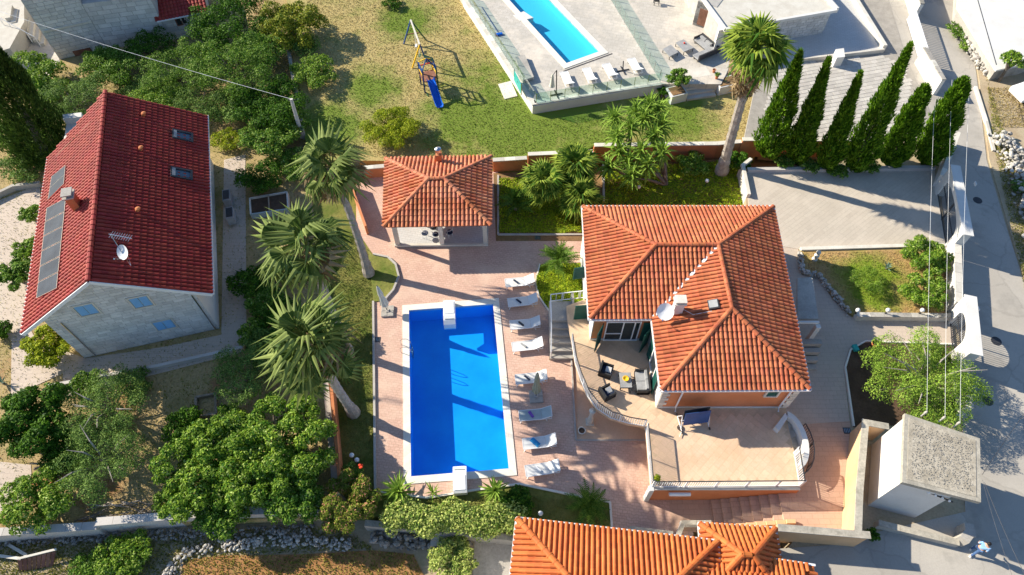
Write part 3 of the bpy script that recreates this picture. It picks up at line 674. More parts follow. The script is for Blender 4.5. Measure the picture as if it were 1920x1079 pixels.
def stone_wall(label, pxline, z0, h, wd, mat='rock', n=120, s0=0.16, s1=0.30, name='dry_stone_wall', cat='stone wall', cap=300):
    s0, s1, n = s0*.62, s1*.62, int(n*1.9)
    P = ats(pxline, z0); root = thing(name, label, cat, P[len(P)//2]); seg = [(P[i+1]-P[i]).length for i in range(len(P)-1)]; T_ = sum(seg); spots = []
    for k in range(n):
        d = random.uniform(0, T_); i = 0
        while i < len(seg)-1 and d > seg[i]: d -= seg[i]; i += 1
        p = P[i].lerp(P[i+1], d/seg[i]); s = random.uniform(s0, s1); t = random.uniform(0, 1)
        dirn = (P[i+1]-P[i]).normalized(); nn = Vector((-dirn.y, dirn.x, 0))
        spots.append((p+nn*random.uniform(-wd/2, wd/2)*(1-0.4*t)+Vector((0, 0, s*0.4+t*h)), s))
    stones_on(root, spots, mat, cap); return root

# ---------------------------------------------------------------- walls, railings
def line_wall(label, pxline, z0, z1, th, mat, name='garden_wall', cat='wall', cap=None, capw=0.06, caph=0.08, cap_at_top=False, zlist=None):
    """wall along sighted points (feet at z0, or tops when cap_at_top)"""
    P = ats(pxline, z1 if cap_at_top else z0); 
    for p in P: p.z = z0
    root = thing(name, label, cat, P[len(P)//2]); b = MB(); c = MB()
    for i in range(len(P)-1):
        d = (P[i+1]-P[i]).normalized(); nn = Vector((-d.y, d.x, 0))*th/2
        zt = zlist[i] if zlist else z1
        a, e = P[i]-d*(th/2-0.001*i if i else 0), P[i+1]+d*(0.001 if i < len(P)-2 else 0)
        b.prism([a-nn, e-nn, e+nn, a+nn], z0-0.4, zt-(0.001*i))
        if cap:
            nc = nn*(1+2*capw/th); ln = (e-a).length; k = max(1, round(ln/0.9))
            for j in range(k):
                q0 = a.lerp(e, j/k)+d*0.008; q1 = a.lerp(e, (j+1)/k)-d*0.008
                x = MB().prism([q0-nc, q1-nc, q1+nc, q0+nc], zt+0.002, zt+caph+random.uniform(0, .01)-(0.003*i)); x.build('coping_stone', cap, root)
    b.build('wall', mat, root); return root
def railing(label, pts, h, mat='white_paint', sp=0.13, name='railing', cat='railing', post=1.5, rw=0.05, bw=0.032):
    P = [Vector(p) for p in pts]; root = thing(name, label, cat, P[len(P)//2]); top = MB(); bot = MB()
    U = Vector((0, 0, 1)); T_ = 0; nxt = 0; nb = sp
    me = MB().box((0, 0, h*0.5+0.03), (bw, bw, h-0.10)).mesh('baluster', mat); mp = MB().box((0, 0, h*0.5), (bw*2, bw*2, h)).mesh('post', mat); off = wl(root)
    for i in range(len(P)-1):
        a, e = P[i], P[i+1]; L = (e-a).length; top.bar(a+U*h, e+U*h, rw, 0.05); bot.bar(a+U*0.08, e+U*0.08, bw*1.4, bw*1.4)
        while nb < T_+L:
            o = link('baluster', me, root); o.location = a.lerp(e, (nb-T_)/L)-off; nb += sp
        while nxt <= T_+L:
            o = link('post', mp, root); o.location = a.lerp(e, (nxt-T_)/L)-off; nxt += post
        T_ += L
    o = link('post', mp, root); o.location = P[-1]-off
    top.build('top_rail', 'dgrey' if 'terrace' in label and 'stair' not in label else mat, root); bot.build('bottom_rail', mat, root); return root
def lamp_post(label, px, py, z, h=0.5, group='garden globe lamps'):
    p = at(px, py, z); r = thing('garden_lamp', label, 'garden lamp', p, group)
    MB().lathe(p, [(0.07, 0), (0.05, 0.05), (0.035, 0.1), (0.035, h)], 8).build('post', 'dgrey', r)
    MB().lathe(p+Vector((0, 0, h)), [(0.04, 0), (0.12, 0.05), (0.15, 0.14), (0.12, 0.24), (0.03, 0.29)], 10).build('globe', 'white_paint', r, True); return r

# ================================================================ GROUND AND LEVELS
def zone(name, px, z, mat, depth=2.2, hole=None):
    return struct(MB().prism([(p.x, p.y) for p in ats(px, z)], z-depth, z, hole).build(name, mat))
ZE, ZT, ZN = 1.3, 2.0, 0.45                # east side, terrace, upper lawn
g = MB(); g.add([(-260, -160, -2.3), (260, -160, -2.3), (260, 420, -2.3), (-260, 420, -2.3)], [(0, 1, 2, 3)]); struct(g.build('ground', 'dryg'))
PW = [at(766, 582), at(925, 570), at(955, 880), at(770, 895)]        # water's edge of the main pool
pc = sum(PW, Vector())/4
POOL = [(p.x, p.y) for p in PW]
def grow(poly, d):
    c = sum((Vector(p) for p in poly), Vector((0, 0)))/len(poly); out = []; n = len(poly)
    for i in range(n):
        p0, p1, p2 = Vector(poly[i-1]), Vector(poly[i]), Vector(poly[(i+1) % n])
        a = (p1-p0).normalized(); b_ = (p2-p1).normalized(); na = Vector((-a.y, a.x)); nb = Vector((-b_.y, b_.x))
        if na.dot(p1-c) < 0: na = -na
        if nb.dot(p1-c) < 0: nb = -nb
        m_ = (na+nb).normalized(); out.append(tuple(p1+m_*d/max(0.3, m_.dot(na))))
    return out
zone('west_garden_ground', [(-500, -330), (505, -330), (548, 105), (572, 258), (590, 420), (612, 640), (640, 900), (652, 968), (-300, 1003)], 0.0, 'soil')
zone('lower_garden_ground', [(-320, 960), (640, 955), (960, 985), (985, 1010), (985, 1400), (-420, 1400)], -0.9, 'dryg', 1.35)
zone('tilled_plot', [(345, 1050), (420, 1042), (560, 1040), (700, 1032), (775, 1040), (800, 1090), (800, 1250), (300, 1250)], -0.84, 'redsoil', 0.5)
LAWN_PX = [(505, -330), (548, 105), (572, 258), (580, 300), (722, 302), (925, 302), (1120, 272), (1425, 272), (1460, 60), (1460, -330)]
GREEN = [(tuple(at(1010, 225, ZN)), 13), (tuple(at(1250, 215, ZN)), 6), (tuple(at(700, 170, ZN)), 4), (tuple(at(620, 240, ZN)), 5), (tuple(at(870, 230, ZN)), 6), (tuple(at(760, 40, ZN)), 4)]
M['lawn'] = lawn_mat('patchy_lawn', (0.155, 0.225, 0.030), (0.47, 0.37, 0.155), GREEN)
M['wlawn'] = lawn_mat('shaded_lawn', (0.10, 0.15, 0.022), (0.30, 0.27, 0.08), [], None, 0.18)  # shade of palms and wall is put into these darker turf colours
M['elawn'] = lawn_mat('small_dry_lawn', (0.20, 0.29, 0.025), (0.50, 0.33, 0.14), [(tuple(at(1632, 530, ZE)), 3.2)])
M['rough'] = lawn_mat('rough_garden_ground', (0.16, 0.18, 0.03), (0.50, 0.37, 0.18), [], (0.33, 0.17, 0.08), 0.02)
bpy.data.objects['west_garden_ground'].data.materials[0] = M['rough']
zone('upper_lawn', LAWN_PX, ZN, 'lawn')
# property soil with the pool let into it, then the paved deck over it
PROP = [(572, 255), (590, 420), (612, 640), (640, 900), (652, 968), (960, 975), (985, 1010), (1275, 1012), (1275, 930), (1100, 420), (1110, 330), (930, 318), (722, 318)]
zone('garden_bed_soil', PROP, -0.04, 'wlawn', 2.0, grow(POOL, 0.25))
DECK = [(704, 921), (700, 566), (722, 563), (738, 545), (748, 520), (742, 497), (728, 484), (700, 478), (668, 430), (668, 322), (934, 322), (934, 441), (1098, 441), (1100, 492), (1012, 496), (1004, 530), (1010, 556), (1030, 585), (1030, 676), (1072, 674), (1082, 800), (1300, 800), (1300, 1012), (1148, 1010), (1144, 942), (1060, 926), (975, 908), (900, 918), (800, 934)]
zone('pool_deck', DECK, 0.0, 'deck', 0.25, grow(POOL, 0.25))
zone('rose_path', [(1255, 925), (1500, 925), (1500, 1000), (1258, 996)], 0.012, 'lowpave', 0.2)
# kerbs
def kerb(name_label, px, z, wd=0.12, hh=0.10, mat='kerb', name='kerb'):
    P = ats(px, z); b = MB()
    for i in range(len(P)-1):
        d = (P[i+1]-P[i]).normalized(); n_ = Vector((-d.y, d.x, 0))*wd/2
        b.prism([P[i]-n_-d*0.01, P[i+1]-n_, P[i+1]+n_, P[i]+n_-d*0.01], z-0.3, z+hh+0.002*(i % 2))
    return struct(b.build(name, mat))
kerb('', [(704, 921), (700, 566)], 0.0, 0.14, 0.12)
arc = [(702, 566), (722, 563), (738, 545), (748, 520), (742, 497), (728, 484), (700, 478)]
kerb('', arc[1:], 0.0, 0.14, 0.16)
kerb('', [(934, 330), (934, 441), (1098, 441)], 0.0, 0.14, 0.10)
kerb('', [(1012, 496), (1004, 530), (1010, 556), (1030, 585)], 0.0, 0.10, 0.08, 'coping')
kerb('', [(704, 921), (800, 934), (900, 918), (975, 908), (1060, 926), (1144, 942), (1148, 1000)], 0.0, 0.12, 0.07, 'coping')
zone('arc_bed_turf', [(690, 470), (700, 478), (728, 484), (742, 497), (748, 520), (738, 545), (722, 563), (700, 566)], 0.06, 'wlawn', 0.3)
# east side: one platform, then its pavings and beds on top
EAST = [(1398, 320), (1560, 302), (1600, 262), (1440, 250), (1420, 130), (1420, -330), (2500, -330), (2500, 1400), (1330, 1400), (1300, 1040), (1470, 1036), (1500, 1000), (1508, 925), (1500, 860), (1440, 800), (1400, 420)]
zone('east_ground', EAST, ZE-0.05, 'dryg', 3.0)
DRIVE = [(1398, 322), (1752, 318), (1775, 462), (1500, 468), (1410, 452)]
zone('driveway', DRIVE, ZE, 'drive', 0.2)
EPATH = [(1410, 452), (1497, 468), (1502, 515), (1535, 520), (1560, 560), (1595, 595), (1785, 602), (1790, 645), (1620, 640), (1592, 655), (1582, 690), (1594, 800), (1594, 880), (1580, 1012), (1480, 1012), (1500, 860), (1440, 790), (1400, 600)]
zone('entrance_path', EPATH, ZE+0.004, 'epath', 0.2)
zone('rose_court', [(1440, 800), (1594, 790), (1600, 880), (1582, 1012), (1482, 1012), (1480, 925), (1500, 915)], ZE+0.008, 'lowpave', 0.2)
zone('small_lawn', [(1500, 470), (1775, 466), (1790, 592), (1600, 592), (1562, 556), (1538, 516), (1504, 512)], ZE+0.12, 'elawn', 0.4)
zone('mulch_bed', [(1584, 690), (1594, 657), (1622, 643), (1792, 650), (1800, 700), (1790, 790), (1620, 800), (1600, 800)], ZE+0.06, 'darksoil', 0.3)
kerb('', [(1600, 800), (1584, 690), (1594, 657), (1622, 641), (1788, 647)], ZE+0.004, 0.10, 0.12, 'coping')
ROAD = [(1690, -100), (1800, -100), (1832, 150), (1850, 300), (1885, 420), (1930, 560), (2100, 900), (2200, 1200), (1720, 1200), (1720, 1060), (1590, 1060), (1590, 1010), (1810, 960), (1800, 640), (1790, 600), (1775, 460), (1762, 340), (1772, 250), (1725, 190), (1690, 120), (1655, 0), (1640, -100)]
zone('road', ROAD, ZE-0.02, 'roadm', 0.3)
zone('lower_court', [(1450, 1030), (1725, 1010), (1725, 1300), (1440, 1300)], ZE-0.016, 'roadm', 0.3)
zone('road_verge', [(1800, -60), (1860, -60), (1900, 150), (1960, 420), (1960, 600), (1935, 570), (1890, 420), (1855, 300), (1836, 150)], ZE+0.02, 'dryg', 0.3)
# upper neighbour: cream pool terrace, drive of grey pavers
TT = 1.4
TTP = [at(1000, 197, TT), at(868, -5, TT), at(700, -260, TT), at(1420, -260, TT), at(1420, 20, TT), at(1352, 158, TT), at(1240, 158, TT)]
PT = [at(1062, 120, TT), at(930, -20, TT)+Vector((-0.4, 0.7, 0)), at(1050, -20, TT)+Vector((0, 0, 0)), at(1126, 97, TT)]
dT = (PT[3]-PT[0]).normalized(); nT = Vector((-dT.y, dT.x, 0)); wT = (PT[3]-PT[0]).length
PT = [PT[0], PT[3], PT[3]+nT*13, PT[0]+nT*13]; POOL2 = [(p.x, p.y) for p in PT]
struct(MB().prism([(p.x, p.y) for p in TTP], ZN-0.6, TT, grow(POOL2, 0.35)).build('upper_terrace', 'topterr'))
DR2 = [(1395, 262), (1425, 120), (1500, 110), (1560, 60), (1600, -20), (1660, -20), (1700, 110), (1740, 200), (1760, 255), (1700, 262)]
struct(MB().prism([(p.x, p.y) for p in ats(DR2, ZE)], ZE-0.4, ZE).build('upper_driveway', 'cobj'))
zone('shaded_forecourt', [(1440, 118), (1480, 60), (1580, -30), (1655, 95), (1520, 112)], ZE+0.14, 'shadepave', 0.3)
dpoly = [(p.x, p.y) for p in ats([(1425, 262), (1440, 122), (1500, 116), (1655, 100), (1700, 120), (1752, 255)], ZE)]
pieces('paving_stone', 'paving', 'cobble', bpy.data.objects['upper_driveway'], (0, 0, ZE+0.002), (1, 0, 0), (0, 1, 0), dpoly, 0.62, 0.42, 0.03, 0.012, R(14), True, 300, 0.006, convex=False)

# ---------------------------------------------------------------- pools
def basin(poly, z, depth, liner, name_pool, wz):
    inner = poly; out = grow(poly, 0.22); b = MB(); n = len(poly)
    for i in range(n):
        j = (i+1) % n
        b.add([(*inner[i], z-depth), (*inner[j], z-depth), (*inner[j], z-0.02), (*inner[i], z-0.02)], [(0, 1, 2, 3)])
        b.add([(*out[i], z-depth-0.1), (*out[j], z-depth-0.1), (*out[j], z-0.02), (*out[i], z-0.02)], [(3, 2, 1, 0)])
        b.add([(*inner[i], z-0.02), (*inner[j], z-0.02), (*out[j], z-0.02), (*out[i], z-0.02)], [(0, 1, 2, 3)])
    b.add([(*p, z-depth) for p in inner], [tuple(range(n))]); struct(b.build(name_pool, liner))
    w0 = grow(poly, -0.012); bb = MB()
    for i in range(n):
        j = (i+1) % n; k = max(1, round((Vector(w0[j])-Vector(w0[i])).length/0.33))
        for t in range(k):
            a_, e_ = Vector(w0[i]).lerp(Vector(w0[j]), t/k+.01/k), Vector(w0[i]).lerp(Vector(w0[j]), (t+1)/k-.01/k)
            bb.add([(*a_, z-.24), (*e_, z-.24), (*e_, z-.03), (*a_, z-.03)], [(0, 1, 2, 3)])
    struct(bb.build('waterline_tiles', 'skyshutter' if liner == 'liner' else 'stonewhite'))
    c = grow(poly, -0.016); m_ = MB(); m_.add([(p[0], p[1], wz) for p in c], [(0, 1, 2, 3)]); struct(m_.build('pool_water', 'water'))
basin(POOL, 0.0, 1.55, 'liner', 'pool_basin', -0.13)
basin(POOL2, TT, 0.92, 'liner2', 'pool_basin', TT-0.10)
def coping(poly, z, wd, mat, ln, parent_label):
    root = bpy.data.objects.new('pool_coping', None); COL.objects.link(root); c = sum((Vector((p[0], p[1], z)) for p in poly), Vector())/len(poly); root.location = c; WL[root.name] = c; root['kind'] = 'structure'
    n = len(poly); o = grow(poly, wd); inn = grow(poly, -0.03)
    for i in range(n):
        j = (i+1) % n; a0, a1 = Vector(inn[i]), Vector(inn[j]); b0, b1 = Vector(o[i]), Vector(o[j]); L = (a1-a0).length; k = max(1, round(L/ln))
        for q in range(k):
            t0, t1 = q/k+0.0002, (q+1)/k-0.0002
            MB().prism([a0.lerp(a1, t0), a0.lerp(a1, t1), b0.lerp(b1, t1), b0.lerp(b1, t0)], z-0.01, z+0.045).build('coping_stone', mat, root)
coping(POOL, 0.0, 0.42, 'coping', 0.5, '')
coping(POOL2, TT, 0.5, 'coping', 0.6, '')
b = MB(); e = grow(POOL2, 0.75); b.bar((*e[0], TT+0.01), (*e[1], TT+0.01), 0.09, 0.02); o = struct(b.build('drain_slot', 'dgrey'))

# ================================================================ MAIN HOUSE
mh = thing('villa', 'orange rendered villa with an L-shaped terracotta hip roof beside the blue pool', 'house', (11, 23, 0))
ZEV, ZRD = 5.0, 6.5
V3 = lambda x, y, z: Vector((x, y, z))
NW, NE, SE, SWB, IN, SWA = V3(4.76, 30.05, ZEV), V3(17.52, 30.05, ZEV), V3(16.70, 16.66, ZEV), V3(8.38, 16.60, ZEV), V3(8.42, 21.30, ZEV), V3(4.66, 21.27, ZEV)
R1, R2, R3 = V3(8.86, 25.68, ZRD), V3(12.74, 25.68, ZRD), V3(12.74, 21.06, ZRD)
roof_tiles(mh, [[NE, NW, R1, R2], [NW, SWA, R1], [SWA, IN, R2, R1], [IN, SWB, R3, R2], [SWB, SE, R3], [SE, NE, R2, R3]], 'tile', 0.27, 0.42, 0.085)
ridge_caps(mh, [(NW, R1), (SWA, R1), (NE, R2), (R1, R2), (R2, R3), (SE, R3), (SWB, R3)], 'tile', 0.15, 0.42)
b = MB(); dv = (IN-R2).normalized(); sd_ = V3(-dv.y, dv.x, 0).normalized()*0.09
b.add([R2+dv*0.15+sd_+V3(0, 0, .07), R2+dv*0.15-sd_+V3(0, 0, .07), IN-sd_+V3(0, 0, .08), IN+sd_+V3(0, 0, .08)], [(0, 1, 2, 3)])
b.add([R2+dv*0.15-sd_+V3(0, 0, .07), R2+dv*0.15+sd_+V3(0, 0, .07), IN+sd_+V3(0, 0, .02), IN-sd_+V3(0, 0, .02)], [(0, 1, 2, 3)])
b.build('valley_gutter', 'white_paint', mh)
def gutter_run(parent, pts, mat='white_paint', r=0.065):
    for a, e in zip(pts[:-1], pts[1:]):
        MB().bar(a-V3(0, 0, 0.05), e-V3(0, 0, 0.05), r*1.7, 0.11).build('gutter', mat, parent)
E = 0.07
gutter_run(mh, [IN+V3(0, -E, 0), SWA+V3(-E, -E, 0), NW+V3(-E, E, 0), NE+V3(E, E, 0), SE+V3(E, -E, 0), SWB+V3(-E, -E, 0), IN+V3(-E, -E-.12, 0)])
WALLS = [(5.02, 21.52), (8.66, 21.52), (8.66, 16.86), (16.45, 16.86), (17.20, 29.8), (5.02, 29.8)]
b = MB(); th = 0.25
b.prism(WALLS, -0.3, ZEV-0.12); b.build('wall', 'orange', mh)
# white soffit, plinth, corner quoins, west face white
b = MB()
for a, e in zip([(5.02, 21.52), (8.66, 21.52), (8.66, 16.86), (16.45, 16.86)], [(8.66, 21.52), (8.66, 16.86), (16.45, 16.86), (17.20, 29.8)]):
    b.bar((*a, 4.72), (*e, 4.72), 0.10, 0.22); b.bar((*a, 2.08), (*e, 2.08), 0.06, 0.20)
b.build('cornice', 'white', mh)
b = MB(); b.box((4.995, 25.66, 2.3), (0.05, 8.3, 4.9)); b.box((8.63, 19.19, 3.38), (0.05, 4.62, 2.40)); b.build('white_render_face', 'white', mh)
for (qx, sgn) in ((8.66, 1), (16.45, -1)):
    for k in range(8):
        lw = 0.50 if k % 2 else 0.34
        MB().box((qx+sgn*lw/2-sgn*0.03, 16.835, 2.32+k*0.30), (lw, 0.05, 0.27)).build('quoin', 'stonewhite', mh)
def downpipe(x, yy): 
    MB().tube([(x, yy-0.22, 4.85), (x, yy-0.10, 4.55), (x, yy-0.10, 2.25), (x, yy-0.28, 2.05)], 0.055, 7).build('downpipe', 'white_paint', mh)
downpipe(9.75, 16.86); downpipe(15.9, 16.86)
def window(parent, c, wd, hh, nrm='S', frame='white', pane='pane', deep=0.06, fw=0.10, bars=0):
    c = Vector(c); ax = V3(1, 0, 0) if nrm in 'SN' else V3(0, 1, 0); nn = {'S': V3(0, -1, 0), 'N': V3(0, 1, 0), 'W': V3(-1, 0, 0), 'E': V3(1, 0, 0)}[nrm]
    b = MB(); U = V3(0, 0, 1)
    for s in (-1, 1):
        b.bar(c+ax*s*(wd/2+fw/2)-U*(hh/2+fw)+nn*deep/2, c+ax*s*(wd/2+fw/2)+U*(hh/2+fw)+nn*deep/2, fw, deep+0.04, up=nn)
        b.bar(c-ax*(wd/2)+U*s*(hh/2+fw/2)+nn*deep/2, c+ax*(wd/2)+U*s*(hh/2+fw/2)+nn*deep/2, fw, deep+0.04, up=U) if False else b.bar(c-ax*wd/2+U*s*(hh/2+fw/2)+nn*(deep/2+.002), c+ax*wd/2+U*s*(hh/2+fw/2)+nn*(deep/2+.002), deep+0.04, fw)
    f = b.build('window', frame, parent); p = MB(); p.slab([c-ax*wd/2-U*hh/2, c+ax*wd/2-U*hh/2, c+ax*wd/2+U*hh/2, c-ax*wd/2+U*hh/2], nn, 0.01)
    for q in p.v: q += nn*0.02
    p.build('pane', pane, f)
    if bars:
        x = MB(); x.bar(c-U*hh/2+nn*0.03, c+U*hh/2+nn*0.03, 0.05, 0.04); x.build('glazing_bar', frame, f)
    return f
window(mh, (14.95, 16.84, 4.05), 0.62, 0.62, 'S', 'stonewhite', 'green_sh')
# terrace doors in the recess: opening with sliding glass, frames, sill
dA = MB(); dA.box((6.85, 21.50, 3.15), (2.1, 0.06, 2.2)); dd = dA.build('door', 'pane', mh)
x = MB()
for xx in (5.82, 6.85, 7.55, 7.88): x.box((xx, 21.46, 3.15), (0.07, 0.06, 2.2))
x.box((6.85, 21.46, 2.09), (2.15, 0.10, 0.10)); x.box((6.85, 21.46, 4.28), (2.15, 0.06, 0.08)); x.box((6.3, 21.45, 2.9), (1.0, 0.04, 0.06)); x.build('frame', 'white_paint', dd)
def shutter(p, wd, hh, ang, z):
    m_ = Matrix.Rotation(ang, 3, 'Z'); b = MB(); b.box(Vector(p)+m_ @ V3(wd/2, 0, 0)+V3(0, 0, z+hh/2), (wd, 0.045, hh), m_)
    s_ = b.build('shutter', 'green_sh', mh); k = int(hh/0.10); sl = MB()
    for i in range(k):
        for sg in (-1, 1):
            sl.box(Vector(p)+m_ @ V3(wd/2, sg*0.03, 0)+V3(0, 0, z+0.07+i*(hh-0.1)/k), (wd-0.14, 0.022, 0.045), m_)
    sl.build('louvre', 'green_sh', s_)
shutter((5.62, 21.44, 0), 0.95, 2.15, R(-118), 2.06); shutter((8.06, 21.44, 0), 0.5, 2.15, R(-6), 2.06); shutter((8.58, 21.30, 0), 0.95, 2.15, R(-128), 2.06)
shutter((8.56, 18.55, 0), 0.85, 2.1, R(-97), 2.06); shutter((8.56, 19.9, 0), 0.55, 2.1, R(100), 2.06)
shutter((4.95, 25.75, 0), 0.95, 1.25, R(190), 2.9); shutter((4.95, 23.15, 0), 0.95, 1.9, R(186), 1.7)
for (yy, zz, ww, h2) in ((26.35, 3.5, 1.0, 1.2), (23.7, 3.0, 0.9, 1.9), (28.5, 3.5, 0.9, 1.2)): window(mh, (4.96, yy, zz), ww, h2, 'W', 'white_paint')
window(mh, (8.60, 19.2, 3.2), 1.1, 2.0, 'W', 'white_paint')
for yy in (27.6, 19.4): window(mh, (16.98 if yy > 20 else 16.62, yy, 3.6), 1.0, 1.3, 'E', 'white_paint')
# roof fittings
nBW = (R2-IN).cross(SWB-IN).normalized(); nBW = nBW if nBW.z > 0 else -nBW
ch = onp(1268, 585, IN, nBW); b = MB(); b.box((ch.x, ch.y, ch.z+0.45), (0.55, 0.45, 1.3)); cb = b.build('chimney', 'white', mh)
b = MB(); b.box((ch.x, ch.y, ch.z+1.15), (0.70, 0.60, 0.10)); b.box((ch.x, ch.y, ch.z+1.38), (0.66, 0.56, 0.07))
for sx in (-1, 1):
    for sy in (-1, 1): b.box((ch.x+sx*.24, ch.y+sy*.19, ch.z+1.27), (0.10, 0.10, 0.17))
b.build('chimney_cap', 'stonewhite', cb)
def dish(parent, c, r, aim, mat='white_paint', arm=0.55, foot=None):
    aim = Vector(aim).normalized(); q = aim.to_track_quat('Z', 'Y'); b = MB(); n = 20; vs = []; fs = []
    for k in range(6):
        rr = r*k/5; vs += [Vector(c)+q @ V3(rr*math.cos(2*math.pi*i/n), rr*1.08*math.sin(2*math.pi*i/n), 0.26*rr*rr/r) for i in range(n)]
    for k in range(5):
        for i in range(n): fs.append((k*n+i, k*n+(i+1) % n, (k+1)*n+(i+1) % n, (k+1)*n+i))
    b.add(vs, fs); d_ = b.build('satellite_dish', mat, parent, True)
    a = MB(); a.tube([Vector(c)+q @ V3(0, -r, 0.2*r), Vector(c)+q @ V3(0, -r*0.9, arm)], 0.02, 5); a.box(Vector(c)+q @ V3(0, -r*0.8, arm), (0.07, 0.07, 0.14), q.to_matrix())
    if foot is not None: a.tube([Vector(c)-aim*0.03, Vector(c)-aim*0.15+V3(0, 0, -0.1), foot], 0.025, 6)
    a.build('dish_arm', 'steel', d_)
dc = onp(1243, 598, IN, nBW)+V3(0, 0, 0.85); dish(mh, dc, 0.50, (-0.35, -0.85, 0.75), foot=onp(1248, 604, IN, nBW))
hp = onp(1338, 573, IN, nBW); uB = V3(0, -1, 0); vB = nBW.cross(uB)
b = MB(); mt = Matrix((uB, vB, nBW)).transposed(); b.box(hp+nBW*0.09, (0.62, 0.62, 0.18), mt); s_ = b.build('roof_hatch', 'dgrey', mh)
b = MB(); b.box(hp+nBW*0.20, (0.50, 0.50, 0.04), mt); b.build('hatch_glass', 'greyf', s_)
cb0 = ch+V3(0.2, 0.1, 0.3); b = MB(); b.tube([cb0, onp(1300, 592, IN, nBW)+nBW*0.1, onp(1335, 585, IN, nBW)+nBW*0.1], 0.015, 4); b.build('aerial_cable', 'white_paint', mh)
# entrance canopy on the east
b = MB(); pts = ats([(1495, 522), (1523, 520), (1535, 598), (1495, 598)], 3.9); b.prism([(p.x, p.y) for p in pts], 3.78, 3.9); b.build('entrance_canopy', 'concrete', mh)
b = MB(); bq = at(1508, 648, ZE); b.box((bq.x, bq.y, 2.5), (0.28, 0.28, 2.5)); b.build('canopy_pillar', 'white', mh)
b = MB(); pq = at(1534, 603, 3.9); b.box((pq.x-0.9, pq.y-0.05, 3.86), (1.9, 0.12, 0.16)); b.build('canopy_fascia', 'white', mh)
for k in range(4):
    p0 = at(1505, 690-k*11, ZE); MB().box((p0.x+0.1, p0.y, ZE+0.08+0.16*k), (1.4, 0.34, 0.17+0.32*k)).build('entrance_step', 'concrete', mh)

# ---------------------------------------------------------------- terrace
TERR = [(1100, 560), (1062, 574), (1064, 600), (1072, 640), (1078, 680), (1088, 712), (1102, 745), (1120, 768), (1145, 785), (1178, 795), (1208, 800), (1211, 806), (1220, 911), (1226, 914), (1500, 912), (1490, 850), (1478, 800), (1474, 767), (1470, 700), (1150, 560)]
tpoly = [(p.x, p.y) for p in ats(TERR, ZT)]
terr = struct(MB().prism(tpoly, ZT-0.26, ZT-0.012).build('terrace', 'terrj'))
tb_in = ats([(1130, 575), (1142, 700), (1185, 765), (1248, 800), (1256, 906), (1496, 908), (1486, 850), (1473, 767), (1468, 700)], ZT)
struct(MB().prism([(p.x, p.y) for p in tb_in], -0.3, ZT-0.262).build('terrace_substructure', 'peach'))
pieces('terrace_tile', 'terrace_paving', 'terr', terr, (0, 0, ZT-0.012), (1, 0, 0), (0, 1, 0), [(p.x, p.y) for p in ats([(1118, 640), (1215, 645), (1228, 768), (1472, 768), (1488, 850), (1497, 909), (1228, 911), (1222, 906), (1214, 806), (1210, 799), (1180, 793), (1147, 782), (1122, 765), (1105, 742), (1091, 710), (1082, 680), (1076, 642)], ZT)], 0.37, 0.37, 0.012, 0.010, R(45), False, 300, 0.0, convex=False)
# orange skirt of the terrace, on its south and west faces
sk = thing('terrace_retaining_wall', 'bright orange retaining wall under the terrace beside the lower steps', 'wall', at(1230, 935, 0))
b = MB(); a0 = at(1222, 913, ZT); a1 = at(1500, 913, ZT); b.prism([(a0.x, a0.y-0.14), (a1.x, a1.y-0.14), (a1.x, a1.y-0.02), (a0.x, a0.y-0.02)], -0.2, ZT-0.12); b.build('wall', 'orange', sk)
b = MB(); b.prism([(a0.x+0.0, a0.y-0.17), (a1.x, a1.y-0.17), (a1.x, a1.y-.004), (a0.x, a0.y-.004)], ZT-0.116, ZT-0.03); b.build('coping', 'stonewhite', sk)
b = MB(); p = at(1268, 919, ZT-0.5); b.tube([(a0.x+1.0, a0.y-0.32, ZT-0.35), (a0.x+2.2, a0.y-0.32, ZT-0.35)], 0.11, 8); b.build('awning_roll', 'white_paint', sk)
b = MB(); b.box((a0.x-0.02, a0.y-0.08, 1.0), (0.26, 0.30, 2.0)); b.build('corner_pier', 'white', sk)
rl = [V3(p[0], p[1], ZT) for p in tpoly[3:17]]
railing('white terrace railing curving along the pool side above the sun loungers', rl[:8], 0.95, 'white_paint', 0.13, post=1.6)
railing('short white railing between the curved rail and the south-west terrace corner', rl[8:11], 0.95, 'white_paint', 0.13, post=1.7)
railing('long straight white railing on the south terrace edge above the orange wall', rl[10:12], 0.95, 'white_paint', 0.13, post=1.7)
railing('white railing on the east terrace edge south of the curved steps', [V3(tpoly[14][0]-.05, tpoly[14][1], ZT), V3(tpoly[15][0]-.05, tpoly[15][1], ZT)], 0.95, 'white_paint', 0.13, post=1.7)
# curved stair wall on the east edge of the terrace
cs = thing('curved_stair', 'white curved stair wall round the winding steps at the terrace corner', 'stair', at(1492, 812, ZE))
cc = at(1484, 822, ZT+0.55); 
def arcpts(c, rx, ry, a0, a1, n): return [V3(c.x+rx*math.cos(R(a0+(a1-a0)*i/n)), c.y+ry*math.sin(R(a0+(a1-a0)*i/n)), 0) for i in range(n+1)]
ou = arcpts(cc, 0.98, 1.75, 78, -72, 12); inn = arcpts(cc, 0.68, 1.42, 78, -72, 12)
b = MB(); b.prism([(p.x, p.y) for p in ou]+[(p.x, p.y) for p in inn[::-1]], ZE-0.1, ZT+0.45); b.build('curved_wall', 'white', cs)
for k in range(5):
    a_ = arcpts(cc, 0.66, 1.40, 78-30*k, 78-30*(k+1), 4); b = MB(); b.prism([(cc.x-0.25, cc.y)]+[(p.x, p.y) for p in a_], ZE-0.05, ZT-0.02-0.14*k); b.build('step', 'concrete', cs)
